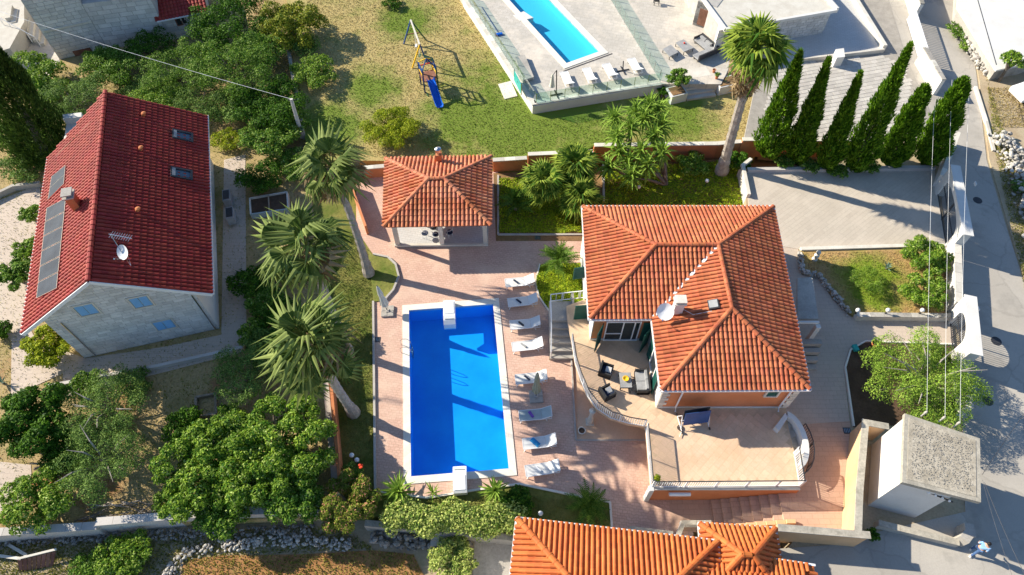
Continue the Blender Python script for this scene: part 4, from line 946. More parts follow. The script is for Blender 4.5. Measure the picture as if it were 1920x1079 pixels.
q = MB(); p0 = at(1476, 795, ZT+.5); q.prism([(cc.x-0.55, cc.y+0.5), (cc.x+0.15, cc.y+1.35), (cc.x+0.05, cc.y+1.62), (cc.x-0.75, cc.y+0.75)], ZT-0.1, ZT+0.42); q.build('parapet', 'white', cs)
ra = [p+V3(0, 0, ZE) for p in arcpts(cc, 1.35, 2.05, 30, -80, 7)]
railing('dark curved handrail wrapping the outside of the white stair wall', ra, 0.95, 'dgrey', 0.14, 'handrail', 'handrail', 1.2, 0.045, 0.02)
# stair from the deck up to the terrace
st = thing('garden_stair', 'grey stone stair climbing from the pool deck to the terrace landing', 'stair', at(1050, 676, 0))
s0 = at(1031, 676, 0); s1 = at(1074, 676, 0); top = at(1031, 600, ZT*0.6)
NS = 6; dy = 0.42
for k in range(NS):
    z = ZT*(k+1)/NS*0.80; y0 = s0.y+k*dy; y1 = y0+dy if k < NS-1 else y0+1.5
    b = MB(); b.prism([(s0.x, y0), (s0.x+1.5, y0), (s0.x+1.5, y1-0.003), (s0.x, y1-0.003)], -0.1, z); b.build('step' if k < NS-1 else 'landing', 'concrete', st)
b = MB(); b.prism([(s0.x+1.503, s0.y), (s0.x+1.62, s0.y), (s0.x+1.62, s0.y+4.0), (s0.x+1.503, s0.y+4.0)], -0.1, ZT-0.02); b.build('side_wall', 'concrete', st)
yl = s0.y+5*dy+1.45; zl = ZT*0.8
railing('white railing round the head of the garden stair beside the cycad', [(s0.x+0.05, s0.y+4.6*dy, zl), (s0.x+0.05, yl, zl), (s0.x+2.45, yl+0.15, zl+.25)], 0.9, 'white_paint', 0.5, post=1.2)
railing('white sloping handrail on the pool side of the garden stair', [(s0.x+0.05, s0.y+0.1, 0.2), (s0.x+0.05, s0.y+4.6*dy, zl)], 0.85, 'white_paint', 0.5, 'handrail', 'handrail', 1.2)
# patio under the terrace lip
zone('lower_patio', [(1072, 674), (1080, 826), (1216, 826), (1240, 800), (1180, 760), (1130, 640), (1080, 640)], 0.016, 'terr', 0.1)
kerb('', [(1071, 674), (1080, 826)], 0.0, 0.10, 0.14, 'kerb'); kerb('', [(1080, 826), (1216, 826)], 0.0, 0.10, 0.05, 'kerb')
# south steps beside the orange wall
ss = thing('south_stair', 'flight of pink stone steps rising east below the orange terrace wall', 'stair', at(1400, 980, 0))
xa, xb = at(1335, 960, 0).x, at(1482, 950, ZE).x; ya, yb = a0.y-0.16, at(1400, 988, 0).y; n_ = 8
for k in range(n_):
    x0 = xa+(xb-xa)*k/n_; MB().prism([(x0, yb), (xa+(xb-xa)*(k+1)/n_-0.003 if k < n_-1 else xb+.4, yb), (xa+(xb-xa)*(k+1)/n_-0.003 if k < n_-1 else xb+.4, ya), (x0, ya)], -0.1, ZE*(k+1)/n_).build('step', 'lowpave', ss)
    MB().prism([(x0+.02, yb-0.22), (x0+(xb-xa)/n_-.004, yb-0.22), (x0+(xb-xa)/n_-.004, yb-.004), (x0+.02, yb-.004)], -0.1, ZE*(k+1)/n_+0.28).build('stepped_parapet', 'peach', ss)

# ================================================================ GAZEBO
gz = thing('gazebo', 'open garden gazebo with a terracotta hip roof at the north end of the deck', 'gazebo', (-5.2, 33.5, 0))
gc = [(-9.0, 30.12), (-1.48, 30.30), (-1.55, 36.95), (-9.52, 36.72)]
fs, segs, g0, g1 = hip_faces(gc, 2.75, 4.0)
roof_tiles(gz, fs, 'gaz_tile', 0.30, 0.42, 0.125); ridge_caps(gz, segs, 'gaz_tile', 0.16, 0.42)
b = MB(); b.prism([(-8.6, 30.45), (-1.75, 30.55), (-1.85, 36.6), (-9.0, 36.4)], -0.1, 0.14); b.build('floor_slab', 'shadepave', gz)
b = MB()
for (x0, y0, x1, y1) in ((-8.6, 30.5, -1.75, 30.6),): b.bar((x0, y0, 0.17), (x1, y1, 0.17), 0.20, 0.14)
b.build('plinth', 'stonewhite', gz)
for (x, y) in ((-8.38, 30.62), (-5.12, 30.66), (-1.95, 30.72), (-8.75, 33.4), (-8.8, 36.2), (-2.0, 33.5), (-2.05, 36.4)):
    MB().box((x, y, 1.42), (0.30, 0.30, 2.6)).build('post', 'stonewhite', gz)
b = MB(); zb = 2.66
for i in range(4):
    p, q = Vector(gc[i]), Vector(gc[(i+1) % 4]); c_ = Vector((-5.3, 33.5)); b.bar((*(p+(c_-p)*0.10), zb), (*(q+(c_-q)*0.10), zb), 0.2, 0.2)
b.build('ring_beam', 'white', gz)
b = MB(); b.prism([(-8.9, 36.45), (-1.9, 36.65), (-1.9, 36.9), (-8.9, 36.7)], 0.0, 2.5); b.build('wall', 'orange', gz)
nG = (Vector(fs[2][1])-Vector(fs[2][0])).cross(Vector(fs[2][2])-Vector(fs[2][0])).normalized(); q = onp(824, 303, fs[2][0], nG)
b = MB(); b.box(q+V3(0, 0, 0.35), (0.42, 0.42, 0.9)); cb = b.build('chimney', 'orange', gz); MB().lathe(q+V3(0, 0, 0.8), [(0.16, 0), (0.16, 0.25), (0.26, 0.30), (0.24, 0.5), (0.05, 0.6)], 10).build('chimney_cowl', 'steel', cb)
tb = thing('dining_table', 'round table with a pale glass top inside the gazebo', 'table', (-5.9, 32.2, 0.14)); MB().lathe((-5.9, 32.2, 0.14), [(0.25, 0), (0.25, 0.03), (0.05, 0.06), (0.05, 0.68)], 10).build('pedestal', 'dgrey', tb); MB().lathe((-5.9, 32.2, 0.14), [(0.55, 0.69), (0.55, 0.73)], 18).build('table_top', 'white_paint', tb)
def bistro(label, x, y, rot):
    c = thing('garden_chair', label, 'chair', (x, y, 0.14), 'chairs in the gazebo', rot); 
    def bd(mb, n, m): o = link(n, mb.mesh(n, m), c)
    s = MB(); s.lathe((0, 0, 0), [(0.24, 0.44), (0.26, 0.46), (0.24, 0.48)], 12); bd(s, 'seat', 'navy')
    s = MB(); s.tube([(0.22*math.cos(R(a)), 0.26*math.sin(R(a)), 0.48+0.34*math.sin(R(a-90))**1 if False else 0.84) for a in range(-80, 81, 20)], 0.02, 5); bd(s, 'backrest', 'white_paint')
    for a in (45, 135, 225, 315): bd(MB().tube([(0.2*math.cos(R(a)), 0.2*math.sin(R(a)), 0.45), (0.25*math.cos(R(a)), 0.25*math.sin(R(a)), 0)], 0.015, 5), 'leg', 'white_paint')
    for a in (-70, 70): bd(MB().tube([(0.2*math.cos(R(a)), 0.22*math.sin(R(a)), 0.45), (0.22*math.cos(R(a)), 0.25*math.sin(R(a)), 0.84)], 0.015, 5), 'back_post', 'white_paint')
bistro('blue-seated garden chair just west of the middle gazebo post', -5.6, 31.2, R(-90)); bistro('blue-seated garden chair just east of the middle gazebo post', -4.6, 31.4, R(-60)); bistro('blue-seated garden chair at the west side of the gazebo table', -6.4, 31.3, R(-110))

# ================================================================ WEST HOUSE (dark red gable roof, stone gable)
ux = V3(0.9655, 0.2605, 0).normalized(); vy = V3(-ux.y, ux.x, 0)
rs = V3(-24.09, 21.92, 8.0); LR = 16.7; HWd = 5.45; ZEW = 4.5
eS, eN = rs+ux*(HWd+.15), rs+ux*(HWd+.15)+vy*LR; wS, wN = rs-ux*HWd, rs-ux*HWd+vy*(LR-1.6); rn = rs+vy*LR
for p in (eS, eN, wS, wN): p.z = ZEW
wh = thing('west_house', 'pale stone house with a dark red gable roof west of the palms', 'house', (rs.x, rs.y+8, 0))
roof_tiles(wh, [[eS, eN, rn, rs], [wN, wS, rs, rn]], 'red_tile', 0.30, 0.38, 0.085)
ridge_caps(wh, [(rs, rn)], 'red_tile', 0.17, 0.42)
hw1, hw2 = -4.15, 4.5; wy = 0.45; zr_ = lambda a: 8.0-(8.0-ZEW)*abs(a)/HWd-0.16
def WP(a, t, z): p = rs+ux*a+vy*t; return V3(p.x, p.y, z)
b = MB(); b.slab([WP(hw1, wy, -0.3), WP(hw2, wy, -0.3), WP(hw2, wy, zr_(hw2)), WP(0, wy, zr_(0)), WP(hw1, wy, zr_(hw1))], -vy, LR-2*wy); b.build('wall', 'joint', wh)
gp = [(hw1, 0.05), (hw2, 0.05), (hw2, zr_(hw2)-.02), (0, zr_(0)-.02), (hw1, zr_(hw1)-.02)]
O_ = WP(0, wy, 0)
pieces('stone_block', 'stone_facing', 'greystone', wh, (O_.x, O_.y, 0), ux, V3(0, 0, 1), gp, 0.62, 0.27, 0.022, 0.014, 0, True, 300, 0.006, vary=0.35)
E_ = WP(hw2, 0, 0); b = MB(); b.slab([WP(hw2+.015, wy-.012, 0.0), WP(hw2+.015, LR-wy, 0.0), WP(hw2+.015, LR-wy, zr_(hw2)-.02), WP(hw2+.015, wy-.012, zr_(hw2)-.02)], ux, 0.012); b.build('side_render', 'white', wh)
b = MB()
for (p, q) in ((rs, eS), (rs, wS)):
    b.bar(p-vy*0.02-V3(0, 0, .10), q-vy*0.02-V3(0, 0, .10), 0.06, 0.22, up=(0, 0, 1))
b.build('verge_board', 'white_paint', wh)
b = MB(); b.slab([rs-V3(0, 0, .15), eS-V3(0, 0, .15), eS+vy*wy-V3(0, 0, .15), rs+vy*wy-V3(0, 0, .15)], (0, 0, -1), 0.03); b.slab([rs-V3(0, 0, .15), wS-V3(0, 0, .15), wS+vy*wy-V3(0, 0, .15), rs+vy*wy-V3(0, 0, .15)], (0, 0, -1), 0.03); b.build('soffit', 'white', wh)
gutter_run(wh, [eS+ux*.07, eN+ux*.07]); gutter_run(wh, [wS-ux*.07, wN-ux*.07])
def gable_window(px, py, wd, hh, two=True):
    c = onp(px, py, O_-vy*0.03, -vy); b = MB(); U = V3(0, 0, 1)
    for s in (-1, 1):
        b.bar(c+ux*s*(wd/2+.06)-U*(hh/2+.12), c+ux*s*(wd/2+.06)+U*(hh/2+.12), 0.10, 0.10, up=vy); b.bar(c-ux*(wd/2)+U*s*(hh/2+.06), c+ux*wd/2+U*s*(hh/2+.06), 0.12, 0.10)
    f = b.build('window', 'stonewhite', wh); k = 2 if two else 1
    for i in range(k):
        cc = c+ux*wd*((i+0.5)/k-0.5); x = MB(); m_ = Matrix((ux, vy, U)).transposed(); x.box(cc-vy*0.01, (wd/k-0.05, 0.04, hh-0.03), m_)
        for q in range(9): x.box(cc-vy*0.035-U*(hh/2-0.06)+U*(hh-0.12)*q/8, (wd/k-0.16, 0.02, 0.05), m_)
        x.build('shutter', 'skyshutter', f)
gable_window(162, 581, 1.05, 1.0); gable_window(264, 566, 1.05, 1.0); gable_window(308, 609, 1.15, 0.95)
b = MB()
for a in (hw1+.75, hw2-.2): b.tube([WP(a, wy-.08, 4.3), WP(a, wy-.08, 0.1)], 0.045, 6)
b.build('downpipe', 'steel', wh)
nE = (eN-eS).cross(rn-eS).normalized(); nE = nE if nE.z > 0 else -nE
nW = (wN-wS).cross(rs-wS).normalized(); nW = nW if nW.z > 0 else -nW
eu = (eS-rs).normalized(); wu = (wS-rs).normalized()
mE = Matrix((eu, vy, nE)).transposed() if eu.cross(vy).dot(nE) > 0 else Matrix((-eu, vy, nE)).transposed()
mW = Matrix((wu, -vy, nW)).transposed()
for (px, py) in ((342, 257), (340, 328)):
    c = onp(px, py, rs, nE); b = MB()
    for s in (-1, 1): b.box(c+eu*s*0.62+nE*0.10, (0.14, 0.95, 0.16), mE); b.box(c+vy*s*0.40+nE*0.10, (1.10, 0.14, 0.158), mE)
    f = b.build('roof_window', 'dgrey', wh); x = MB(); x.box(c+nE*0.08, (1.14, 0.70, 0.04), mE); x.build('pane', 'skyl', f)
    x = MB(); x.box(c-eu*0.5+nE*0.14, (0.20, 0.72, 0.10), mE); x.build('blind_box', 'greyf', f)
for (px, py) in ((268, 218), (263, 282), (257, 397)):
    c = onp(px, py, rs, nE); b = MB(); b.tube([c, c+nE*0.28], 0.13, 9); b.lathe(c+nE*0.26, [(0.16, 0), (0.16, 0.05), (0.05, 0.10)], 9); b.build('roof_vent', 'pot', wh)
sp = [onp(px, py, rs, nW)+nW*0.12 for (px, py) in ((92, 392), (128, 373), (111, 543), (73, 562))]
for k in range(6):
    q = [sp[0].lerp(sp[3], k/6+.004), sp[1].lerp(sp[2], k/6+.004), sp[1].lerp(sp[2], (k+1)/6-.004), sp[0].lerp(sp[3], (k+1)/6-.004)]
    f = MB().slab([p+nW*0.04 for p in q], nW, 0.10).build('solar_panel', 'steel', wh); c = sum(q, Vector())/4
    MB().slab([c+(p-c)*0.95+nW*0.045 for p in q], nW, 0.004).build('collector_glass', 'solar', f)
sp = [onp(px, py, rs, nW)+nW*0.12 for (px, py) in ((101, 333), (127, 312), (124, 347), (94, 377))]
for k in range(2):
    q = [sp[0].lerp(sp[3], k/2+.006), sp[1].lerp(sp[2], k/2+.006), sp[1].lerp(sp[2], (k+1)/2-.006), sp[0].lerp(sp[3], (k+1)/2-.006)]
    f = MB().slab([p+nW*0.04 for p in q], nW, 0.10).build('solar_panel', 'steel', wh); c = sum(q, Vector())/4
    MB().slab([c+(p-c)*0.95+nW*0.045 for p in q], nW, 0.004).build('collector_glass', 'solar', f)
# stepping rail near the west eave
a_, e_ = onp(112, 290, rs, nW)+nW*.08, onp(172, 230, rs, nW)+nW*.08; b = MB(); w2 = (wu*0.28)
b.bar(a_, e_, 0.05); b.bar(a_+w2, e_+w2, 0.05)
for k in range(17): p = a_.lerp(e_, k/16); b.bar(p, p+w2, 0.06, 0.04)
b.build('roof_ladder', 'redwood', wh)
c = onp(146, 388, rs, nW); b = MB(); b.box((c.x, c.y, c.z+0.35), (0.5, 0.62, 1.5), math.atan2(ux.y, ux.x)); cb = b.build('chimney', 'pot', wh)
b = MB(); b.box((c.x, c.y, c.z+1.12), (0.66, 0.78, 0.09), math.atan2(ux.y, ux.x)); b.box((c.x, c.y, c.z+1.36), (0.62, 0.72, 0.08), math.atan2(ux.y, ux.x)); b.box((c.x, c.y, c.z+1.24), (0.3, 0.4, 0.2)); b.build('chimney_cap', 'concrete', cb)
f0 = onp(246, 500, rs, nE); dc = f0+V3(0, 0.25, 1.1); dish(wh, dc, 0.42, (-0.35, -0.75, 0.75), foot=f0)
b = MB(); mt_ = f0+V3(-0.55, 0.85, 2.0); b.tube([f0, f0+V3(-0.1, 0.2, 1.0), mt_], 0.025, 6); ad = V3(0.96, -0.22, 0); b.bar(mt_-ad*0.1, mt_+ad*1.4, 0.03)
for k in range(9): p = mt_+ad*(0.05+k*0.155); b.bar(p+V3(0.05, 0.24, 0), p-V3(0.05, 0.24, 0), 0.018)
b.build('aerial', 'steel', wh)
for (px, py) in ((427, 372), (433, 405)):
    c = at(px, py, 0.6); m_ = math.atan2(ux.y, ux.x); b = MB(); b.box(c, (0.55, 1.1, 0.8), m_); o = b.build('air_conditioner', 'greyf', wh)
    b = MB(); b.box(c+V3(0, 0, .41), (0.45, 0.9, 0.03), m_); b.build('grille', 'dgrey', o)
# yard paths and low walls round the west house
zone('yard_path', [(-60, 400), (75, 345), (75, 420), (60, 480), (46, 600), (70, 640), (160, 672), (300, 652), (415, 628), (420, 300), (460, 290), (462, 640), (455, 660), (300, 700), (120, 745), (118, 700), (20, 745), (22, 640), (-60, 560)], 0.03, 'epath', 0.2)
line_wall('low stone kerb wall below the south gable of the west house', [(95, 728), (300, 690), (458, 655)], 0.0, 0.35, 0.22, 'block', 'low_wall', 'wall')
line_wall('stepped low stone wall at the left edge above the yard path', [(-30, 385), (30, 356), (80, 350)], 0.0, 0.5, 0.25, 'concrete', 'low_wall', 'wall')
p = at(100, 245, 0); tb_ = thing('balcony', 'small white balcony platform behind the red roof', 'balcony', (p.x, p.y, 0)); q = ats([(125, 226), (160, 222), (150, 270), (120, 268)], 2.6); MB().prism([(a.x, a.y) for a in q], 2.45, 2.6).build('balcony_slab', 'white', tb_); MB().prism([(a.x, a.y) for a in ats([(125, 226), (160, 222), (160, 230), (125, 234)], 2.6)], 2.6, 3.2).build('parapet', 'white', tb_)
# grey timber raised bed east of the house
rb = thing('raised_bed', 'green-sided raised planting bed between the west house and the first palm', 'raised bed', at(505, 385, 0)); P = ats([(468, 372), (538, 360), (540, 392), (470, 402)], 0.55)
for i in range(4): MB().bar(P[i]-V3(0, 0, .25), P[(i+1) % 4]-V3(0, 0, .25), 0.10, 0.55).build('side_board', 'stonewhite' if i != 2 else 'greysling', rb)
MB().prism([(p.x, p.y) for p in P], -0.05, 0.42).build('soil', 'darksoil', rb); MB().bar((P[0]+P[1])/2, (P[2]+P[3])/2, 0.08, 0.1).build('divider', 'wood', rb)

# ================================================================ NORTH-WEST STONE BUILDING
nb = thing('stone_building', 'grey limestone block building at the top left corner of the view', 'building', at(200, 90, 0))
B0, B1, B2, B3 = at(112, 112, 0), at(202, 92, 0), at(320, 76, 0), at(400, 60, 0)
def facade(P0, P1, z1, th, mat, dep, par, blocks=True, bw=0.8, bh=0.36, cap=120):
    d = (P1-P0); L = d.length; d.normalize(); nn = V3(d.y, -d.x, 0)
    b = MB(); q0, q1 = P0, P1; b.prism([q0, q1, q1-nn*dep, q0-nn*dep], -0.3, z1); b.build('wall', mat, par)
    if blocks: pieces('stone_block', 'stone_facing', 'greystone', par, V3(q0.x, q0.y, 0)+nn*0.002, d, V3(0, 0, 1), [(0.02, P0.z), (L-.02, P0.z), (L-.02, z1-.02), (0.02, z1-.02)], bw, bh, 0.03, 0.02, 0, True, cap, 0.008, vary=0.35)
    return d, nn
d_, n__ = facade(B0, B1, 6.5, .3, 'joint', 8, nb, True, 0.75, 0.34, 120); facade(B1+d_*.004, B2, 4.6, .3, 'joint', 8, nb, True, 1.0, 0.42, 120); facade(B2, B3, 2.35, .3, 'joint', 6, nb, True, 1.0, 0.42, 60)
db = (B1-B0).normalized(); p = B0.lerp(B1, .05); b = MB(); b.bar(p+V3(0, 0, 2.9)+n__*.04, B1+V3(0, 0, 2.9)+n__*.04, 0.10, 0.16); b.build('string_course', 'stonewhite', nb)
c = onp(340, 38, B2, n__)+n__*.04; m_ = Matrix((db, -n__, V3(0, 0, 1))).transposed(); b = MB(); b.box(c, (1.05, 0.10, 0.95), m_); f = b.build('window', 'redwood', nb); x = MB(); x.box(c+db*.24+n__*.05, (0.36, 0.03, 0.7), m_); x.box(c-db*.24+n__*.05, (0.36, 0.03, 0.7), m_); x.build('pane', 'pane', f)
c = onp(158, 102, B0, n__)+n__*.04; b = MB(); b.box(c, (1.5, 0.1, 1.1), m_); b.build('doorway', 'redwood', nb)
fr = [B2+V3(0, 0, 2.35)-db*.3+n__*.35, B3+V3(0, 0, 2.35)+db*.3+n__*.35]; fr2 = [p-n__*4+V3(0, 0, 1.5) for p in fr]
roof_tiles(nb, [[fr[0], fr[1], fr2[1], fr2[0]]], 'red_tile', 0.3, 0.36, 0.05, cap=60)
gutter_run(nb, [fr[0]+n__*.06, fr[1]+n__*.06])
# outdoor stair with white rail left of the stone building
es = thing('outside_stair', 'cream stone stair with a white rail left of the grey stone building', 'stair', at(45, 75, 0)); p0 = at(80, 88, 0)
for k in range(7): q = p0+V3(-0.45*k-.3, 0.25*k+1.0, 0); MB().box((q.x, q.y, 0.14*(k+1)), (0.45, 2.0, 0.28*(k+1)), 0.3).build('step', 'stonewhite', es)
b = MB(); 
for k in range(5): q = p0+V3(-0.75*k, 0.30*k-.2, 0.25*k+0.2); b.tube([q, q+V3(0, 0, 1.0)], 0.03, 5)
b.tube([p0+V3(0, -.2, 1.2), p0+V3(-3.4, 1.2, 2.5)], 0.035, 5); b.build('handrail', 'white_paint', es)
zone('neighbour_yard', [(-300, -200), (60, -200), (112, 116), (85, 150), (10, 140), (-300, 170)], 0.02, 'topterr', 0.2)
b = MB(); q = ats([(-40, 95), (-40, -60), (38, -60), (38, 30), (10, 80)], 2.2); b.prism([(p.x, p.y) for p in q], -0.2, 1.6); o = b.build('garden_terrace', 'stonewhite'); struct(o)

# ================================================================ NORTH: upper neighbour's house, fence, stairs
nh = thing('north_villa', 'white flat-roofed stone villa at the top edge right of the turquoise pool', 'house', at(1520, 66, ZE))
zt_ = 3.6
A_ = [at(1395, 98, ZE), at(1480, 66, ZE), at(1541, 64, ZE)]
S0, S1 = at(1350, 98, TT), at(1541, 64, ZE); dN = (S1-S0).normalized(); nN = V3(dN.y, -dN.x, 0)
facade(S0, S1, zt_, .3, 'joint', 9, nh, True, 0.62, 0.26, 160)
q = [S0-dN*.3+nN*.25, S1+dN*.3+nN*.25, S1+dN*.3-nN*9.3, S0-dN*.3-nN*9.3]; MB().prism([(p.x, p.y) for p in q], zt_+.002, zt_+.16).build('roof_slab', 'stonewhite', nh)
for i in range(4): MB().bar(q[i]+V3(0, 0, zt_+.30-q[i].z), q[(i+1) % 4]+V3(0, 0, zt_+.30-q[i].z), 0.25, 0.26).build('roof_parapet', 'white', nh)
cw = S0+dN*3.0; b = MB(); b.box((cw.x, cw.y, 0)+V3(0, 0, 2.4)*1 if False else V3(cw.x, cw.y, 2.4)+nN*.03, (1.1, 0.1, 1.9), Matrix((dN, -nN, V3(0, 0, 1))).transposed()); b.build('doorway', 'pane', nh)
# porch wall with brown opening, west of the villa
pw0, pw1 = at(1338, 98, TT), at(1298, 45, TT)
pp = thing('stone_porch', 'white pillar and brown stone porch beside the grey garden sofa', 'porch', pw0)
b = MB(); e0 = at(1336, 100, TT); b.prism([e0, e0+V3(0.9, 0.25, 0), e0+V3(2.3, 6.0, 0), e0+V3(1.4, 6.0, 0)], TT-.1, TT+2.3); b.build('pillar_wall', 'white', pp)
P0, P1 = at(1298, 46, TT), at(1332, 58, TT); d2, n2 = facade(P0, P1, TT+2.4, .3, 'joint', 2.5, pp, False)
pieces('stone_block', 'stone_facing', 'rock', pp, V3(P0.x, P0.y, 0)+n2*.003, d2, V3(0, 0, 1), [(0.02, TT), ((P1-P0).length, TT), ((P1-P0).length, TT+2.3), (0.02, TT+2.3)], 0.5, 0.25, 0.03, 0.02, 0, True, 40, 0.01, vary=0.3)
c = (P0+P1)/2+V3(0, 0, 1.0)+n2*.03; b = MB(); b.box(c, (1.0, 0.08, 1.6), Matrix((d2, -n2, V3(0, 0, 1))).transposed()); b.build('opening', 'redwood', pp)
# terrace front wall trim, glass fences, stairs
tw = thing('terrace_front_wall', 'white rendered front wall of the upper pool terrace facing the lawn', 'wall', at(1120, 190, ZN))
def skirt(par, a, b_, z0, z1, th, mat, nm='wall'):
    d = (b_-a).normalized(); n_ = V3(d.y, -d.x, 0); MB().prism([a+n_*.01, b_+n_*.01, b_+n_*(th+.01), a+n_*(th+.01)], z0, z1).build(nm, mat, par)
TA, TB_, TC = TTP[1], TTP[0], TTP[6]
skirt(tw, TA, TB_, ZN-.3, TT-.09, 0.05, 'white'); skirt(tw, TB_, TC, ZN-.3, TT-.09, 0.05, 'white')
def band(par, a, b_, z, wd, mat, ln, nm):
    d = (b_-a).normalized(); n_ = V3(d.y, -d.x, 0); L = (b_-a).length; k = max(1, round(L/ln))
    for i in range(k): p, q = a.lerp(b_, i/k)+d*.006, a.lerp(b_, (i+1)/k)-d*.006; MB().prism([p-n_*wd, q-n_*wd, q+n_*.09, p+n_*.09], z-.085, z+.012).build(nm, mat, par)
band(tw, TA, TB_, TT, 0.35, 'stonewhite', 0.9, 'coping_stone'); band(tw, TB_+V3(.1, .3, 0), TC, TT, 0.30, 'stonewhite', 0.9, 'coping_stone')
def glass_fence(label, pts, h=1.05, pan=1.25):
    root = thing('glass_fence', label, 'glass fence', pts[0], 'glass panel fences of the upper terrace')
    for a, e in zip(pts[:-1], pts[1:]):
        L = (e-a).length; k = max(1, round(L/pan)); d = (e-a).normalized()
        for i in range(k):
            p, q = a.lerp(e, i/k)+d*.02, a.lerp(e, (i+1)/k)-d*.02; MB().bar(p+V3(0, 0, h/2), q+V3(0, 0, h/2), 0.014, h-0.06).build('glass_panel', 'glass', root)
            MB().box(p-d*.02+V3(0, 0, .5), (0.045, 0.045, 1.0)).build('post', 'steel', root)
U_ = V3(0, 0, .012)
def nudge(p, dx, dy): return p+V3(dx, dy, .012)
glass_fence('glass panel fence along the west edge of the cream pool terrace', [nudge(TA, .25, 0), nudge(TB_, .22, .25)])
glass_fence('glass panel fence along the front edge behind the four grey loungers', [nudge(TB_, .25, .22), nudge(TC, 0, .22)])
glass_fence('glass panel fence between the turquoise pool and the sofa corner', [at(1236, 150, TT)+U_, at(1145, 0, TT)+U_, at(1120, -45, TT)+U_])
tgp = [at(962, 152, TT), at(975, 178, TT)]
tg = thing('pool_gate', 'teal panel gate in the west glass fence of the upper terrace', 'gate', tgp[0]); d = (tgp[1]-tgp[0]).normalized()
MB().bar(tgp[0]+V3(.1, 0, .55), tgp[1]+V3(.1, 0, .55), 0.05, 1.0).build('gate_panel', 'teal', tg); MB().bar(tgp[0]+V3(.1, 0, .5), tgp[0]+V3(.1, 0, 1.2), 0.08).build('post', 'steel', tg); MB().bar(tgp[1]+V3(.1, 0, 0), tgp[1]+V3(.1, 0, 1.2), 0.08).build('post', 'steel', tg); MB().bar((tgp[0]+tgp[1])/2+V3(.05, -.04, .6), (tgp[0]+tgp[1])/2+V3(.05, .1, .6), 0.03).build('handle', 'dgrey', tg)
sl = ats([(934, 158), (958, 152), (970, 180), (946, 186)], ZN+.06); o = MB().prism([(p.x, p.y) for p in sl], ZN-.05, ZN+.06).build('stepping_slab', 'stonewhite'); tag(o, 'square pale stone slab on the lawn at the teal gate', 'slab')
us = thing('terrace_stair', 'pale stone steps from the upper terrace down to the lawn', 'stair', at(1318, 185, ZN))
q0, q1 = at(1288, 190, ZN), at(1342, 182, ZN); dS = (q1-q0).normalized(); nS = V3(-dS.y, dS.x, 0)
for k in range(5): p, q = q0+nS*.42*k, q1+nS*.42*k; z = ZN+(TT-ZN)*(k+1)/5; MB().prism([p, q, q+nS*.42, p+nS*.42] if k < 4 else [p, q, q+nS*1.2, p+nS*1.2], ZN-.2, z+.008).build('step', 'stonewhite', us)
for lab, a, e in (('white planter box with a round bush left of the lawn steps', (1257, 197), (1286, 190)), ('white planter box right of the lawn steps by the tall palm', (1346, 180), (1380, 172))):
    a, e = at(*a, ZN), at(*e, ZN); pl = thing('planter', lab, 'planter', a); d = (e-a).normalized(); n_ = V3(-d.y, d.x, 0); MB().prism([a, e, e+n_*1.2, a+n_*1.2], ZN-.2, TT-.1).build('box', 'white', pl); MB().prism([a+d*.12+n_*.12, e-d*.12+n_*.12, e-d*.12+n_*1.08, a+d*.12+n_*1.08], TT-.11, TT-.06).build('soil', 'soil', pl)
tree('planter_bush', 'round green bush in the white planter left of the lawn steps', 'bush', 1273, 147, 24, 1.5, 'lf_mid', 1500, 0.2, z=TT-.1)
tree('terrace_shrub', 'dark green shrub at the corner of the upper terrace left of the planter', 'bush', 1244, 172, 12, 1.0, 'lf_dark', 500, 0.18, z=ZN)
# street walls of the upper driveway
line_wall('white street wall with a stone top beside the upper driveway', [(1688, -40), (1712, 40)], ZE, ZE+1.7, 0.3, 'white', 'street_wall', 'wall', 'palerock', 0.03, 0.10)
line_wall('short white street wall between the sliding gate and the tall cypress', [(1718, 118), (1752, 178)], ZE, ZE+1.5, 0.3, 'white', 'street_wall', 'wall', 'palerock', 0.03, 0.10)
sg = thing('sliding_gate', 'white slatted sliding gate of the upper driveway', 'gate', at(1700, 60, ZE)); a, e = at(1698, 38, ZE), at(1722, 118, ZE)
MB().bar(a+V3(.1, 0, 1.45), e+V3(.1, 0, 1.45), 0.08, 0.08).build('top_rail', 'white_paint', sg); MB().bar(a+V3(.1, 0, .12), e+V3(.1, 0, .12), 0.08, 0.08).build('bottom_rail', 'white_paint', sg)
mb_ = MB().box((0, 0, .78), (0.05, 0.11, 1.3)).mesh('slat', 'white_paint')
for k in range(24): o = link('slat', mb_, sg); o.location = a.lerp(e, (k+.5)/24)+V3(.1, 0, 0)-wl(sg)
MB().prism([(p.x, p.y) for p in ats([(1560, 108), (1575, 106), (1577, 122), (1562, 124)], ZE+.15)], ZE, ZE+1.0).build('marker', 'white')
o = bpy.data.objects['marker']; o.name = 'gate_column'; tag(o, 'small white column on the shaded forecourt of the upper villa', 'column')
line_wall('low pale edging wall along the shaded forecourt', [(1500, 116), (1655, 98)], ZE, ZE+0.35, 0.2, 'stonewhite', 'edging_wall', 'wall')
line_wall('low pale edging wall on the east side of the shaded forecourt', [(1655, 96), (1578, -30)], ZE, ZE+0.6, 0.35, 'stonewhite', 'edging_wall', 'wall')

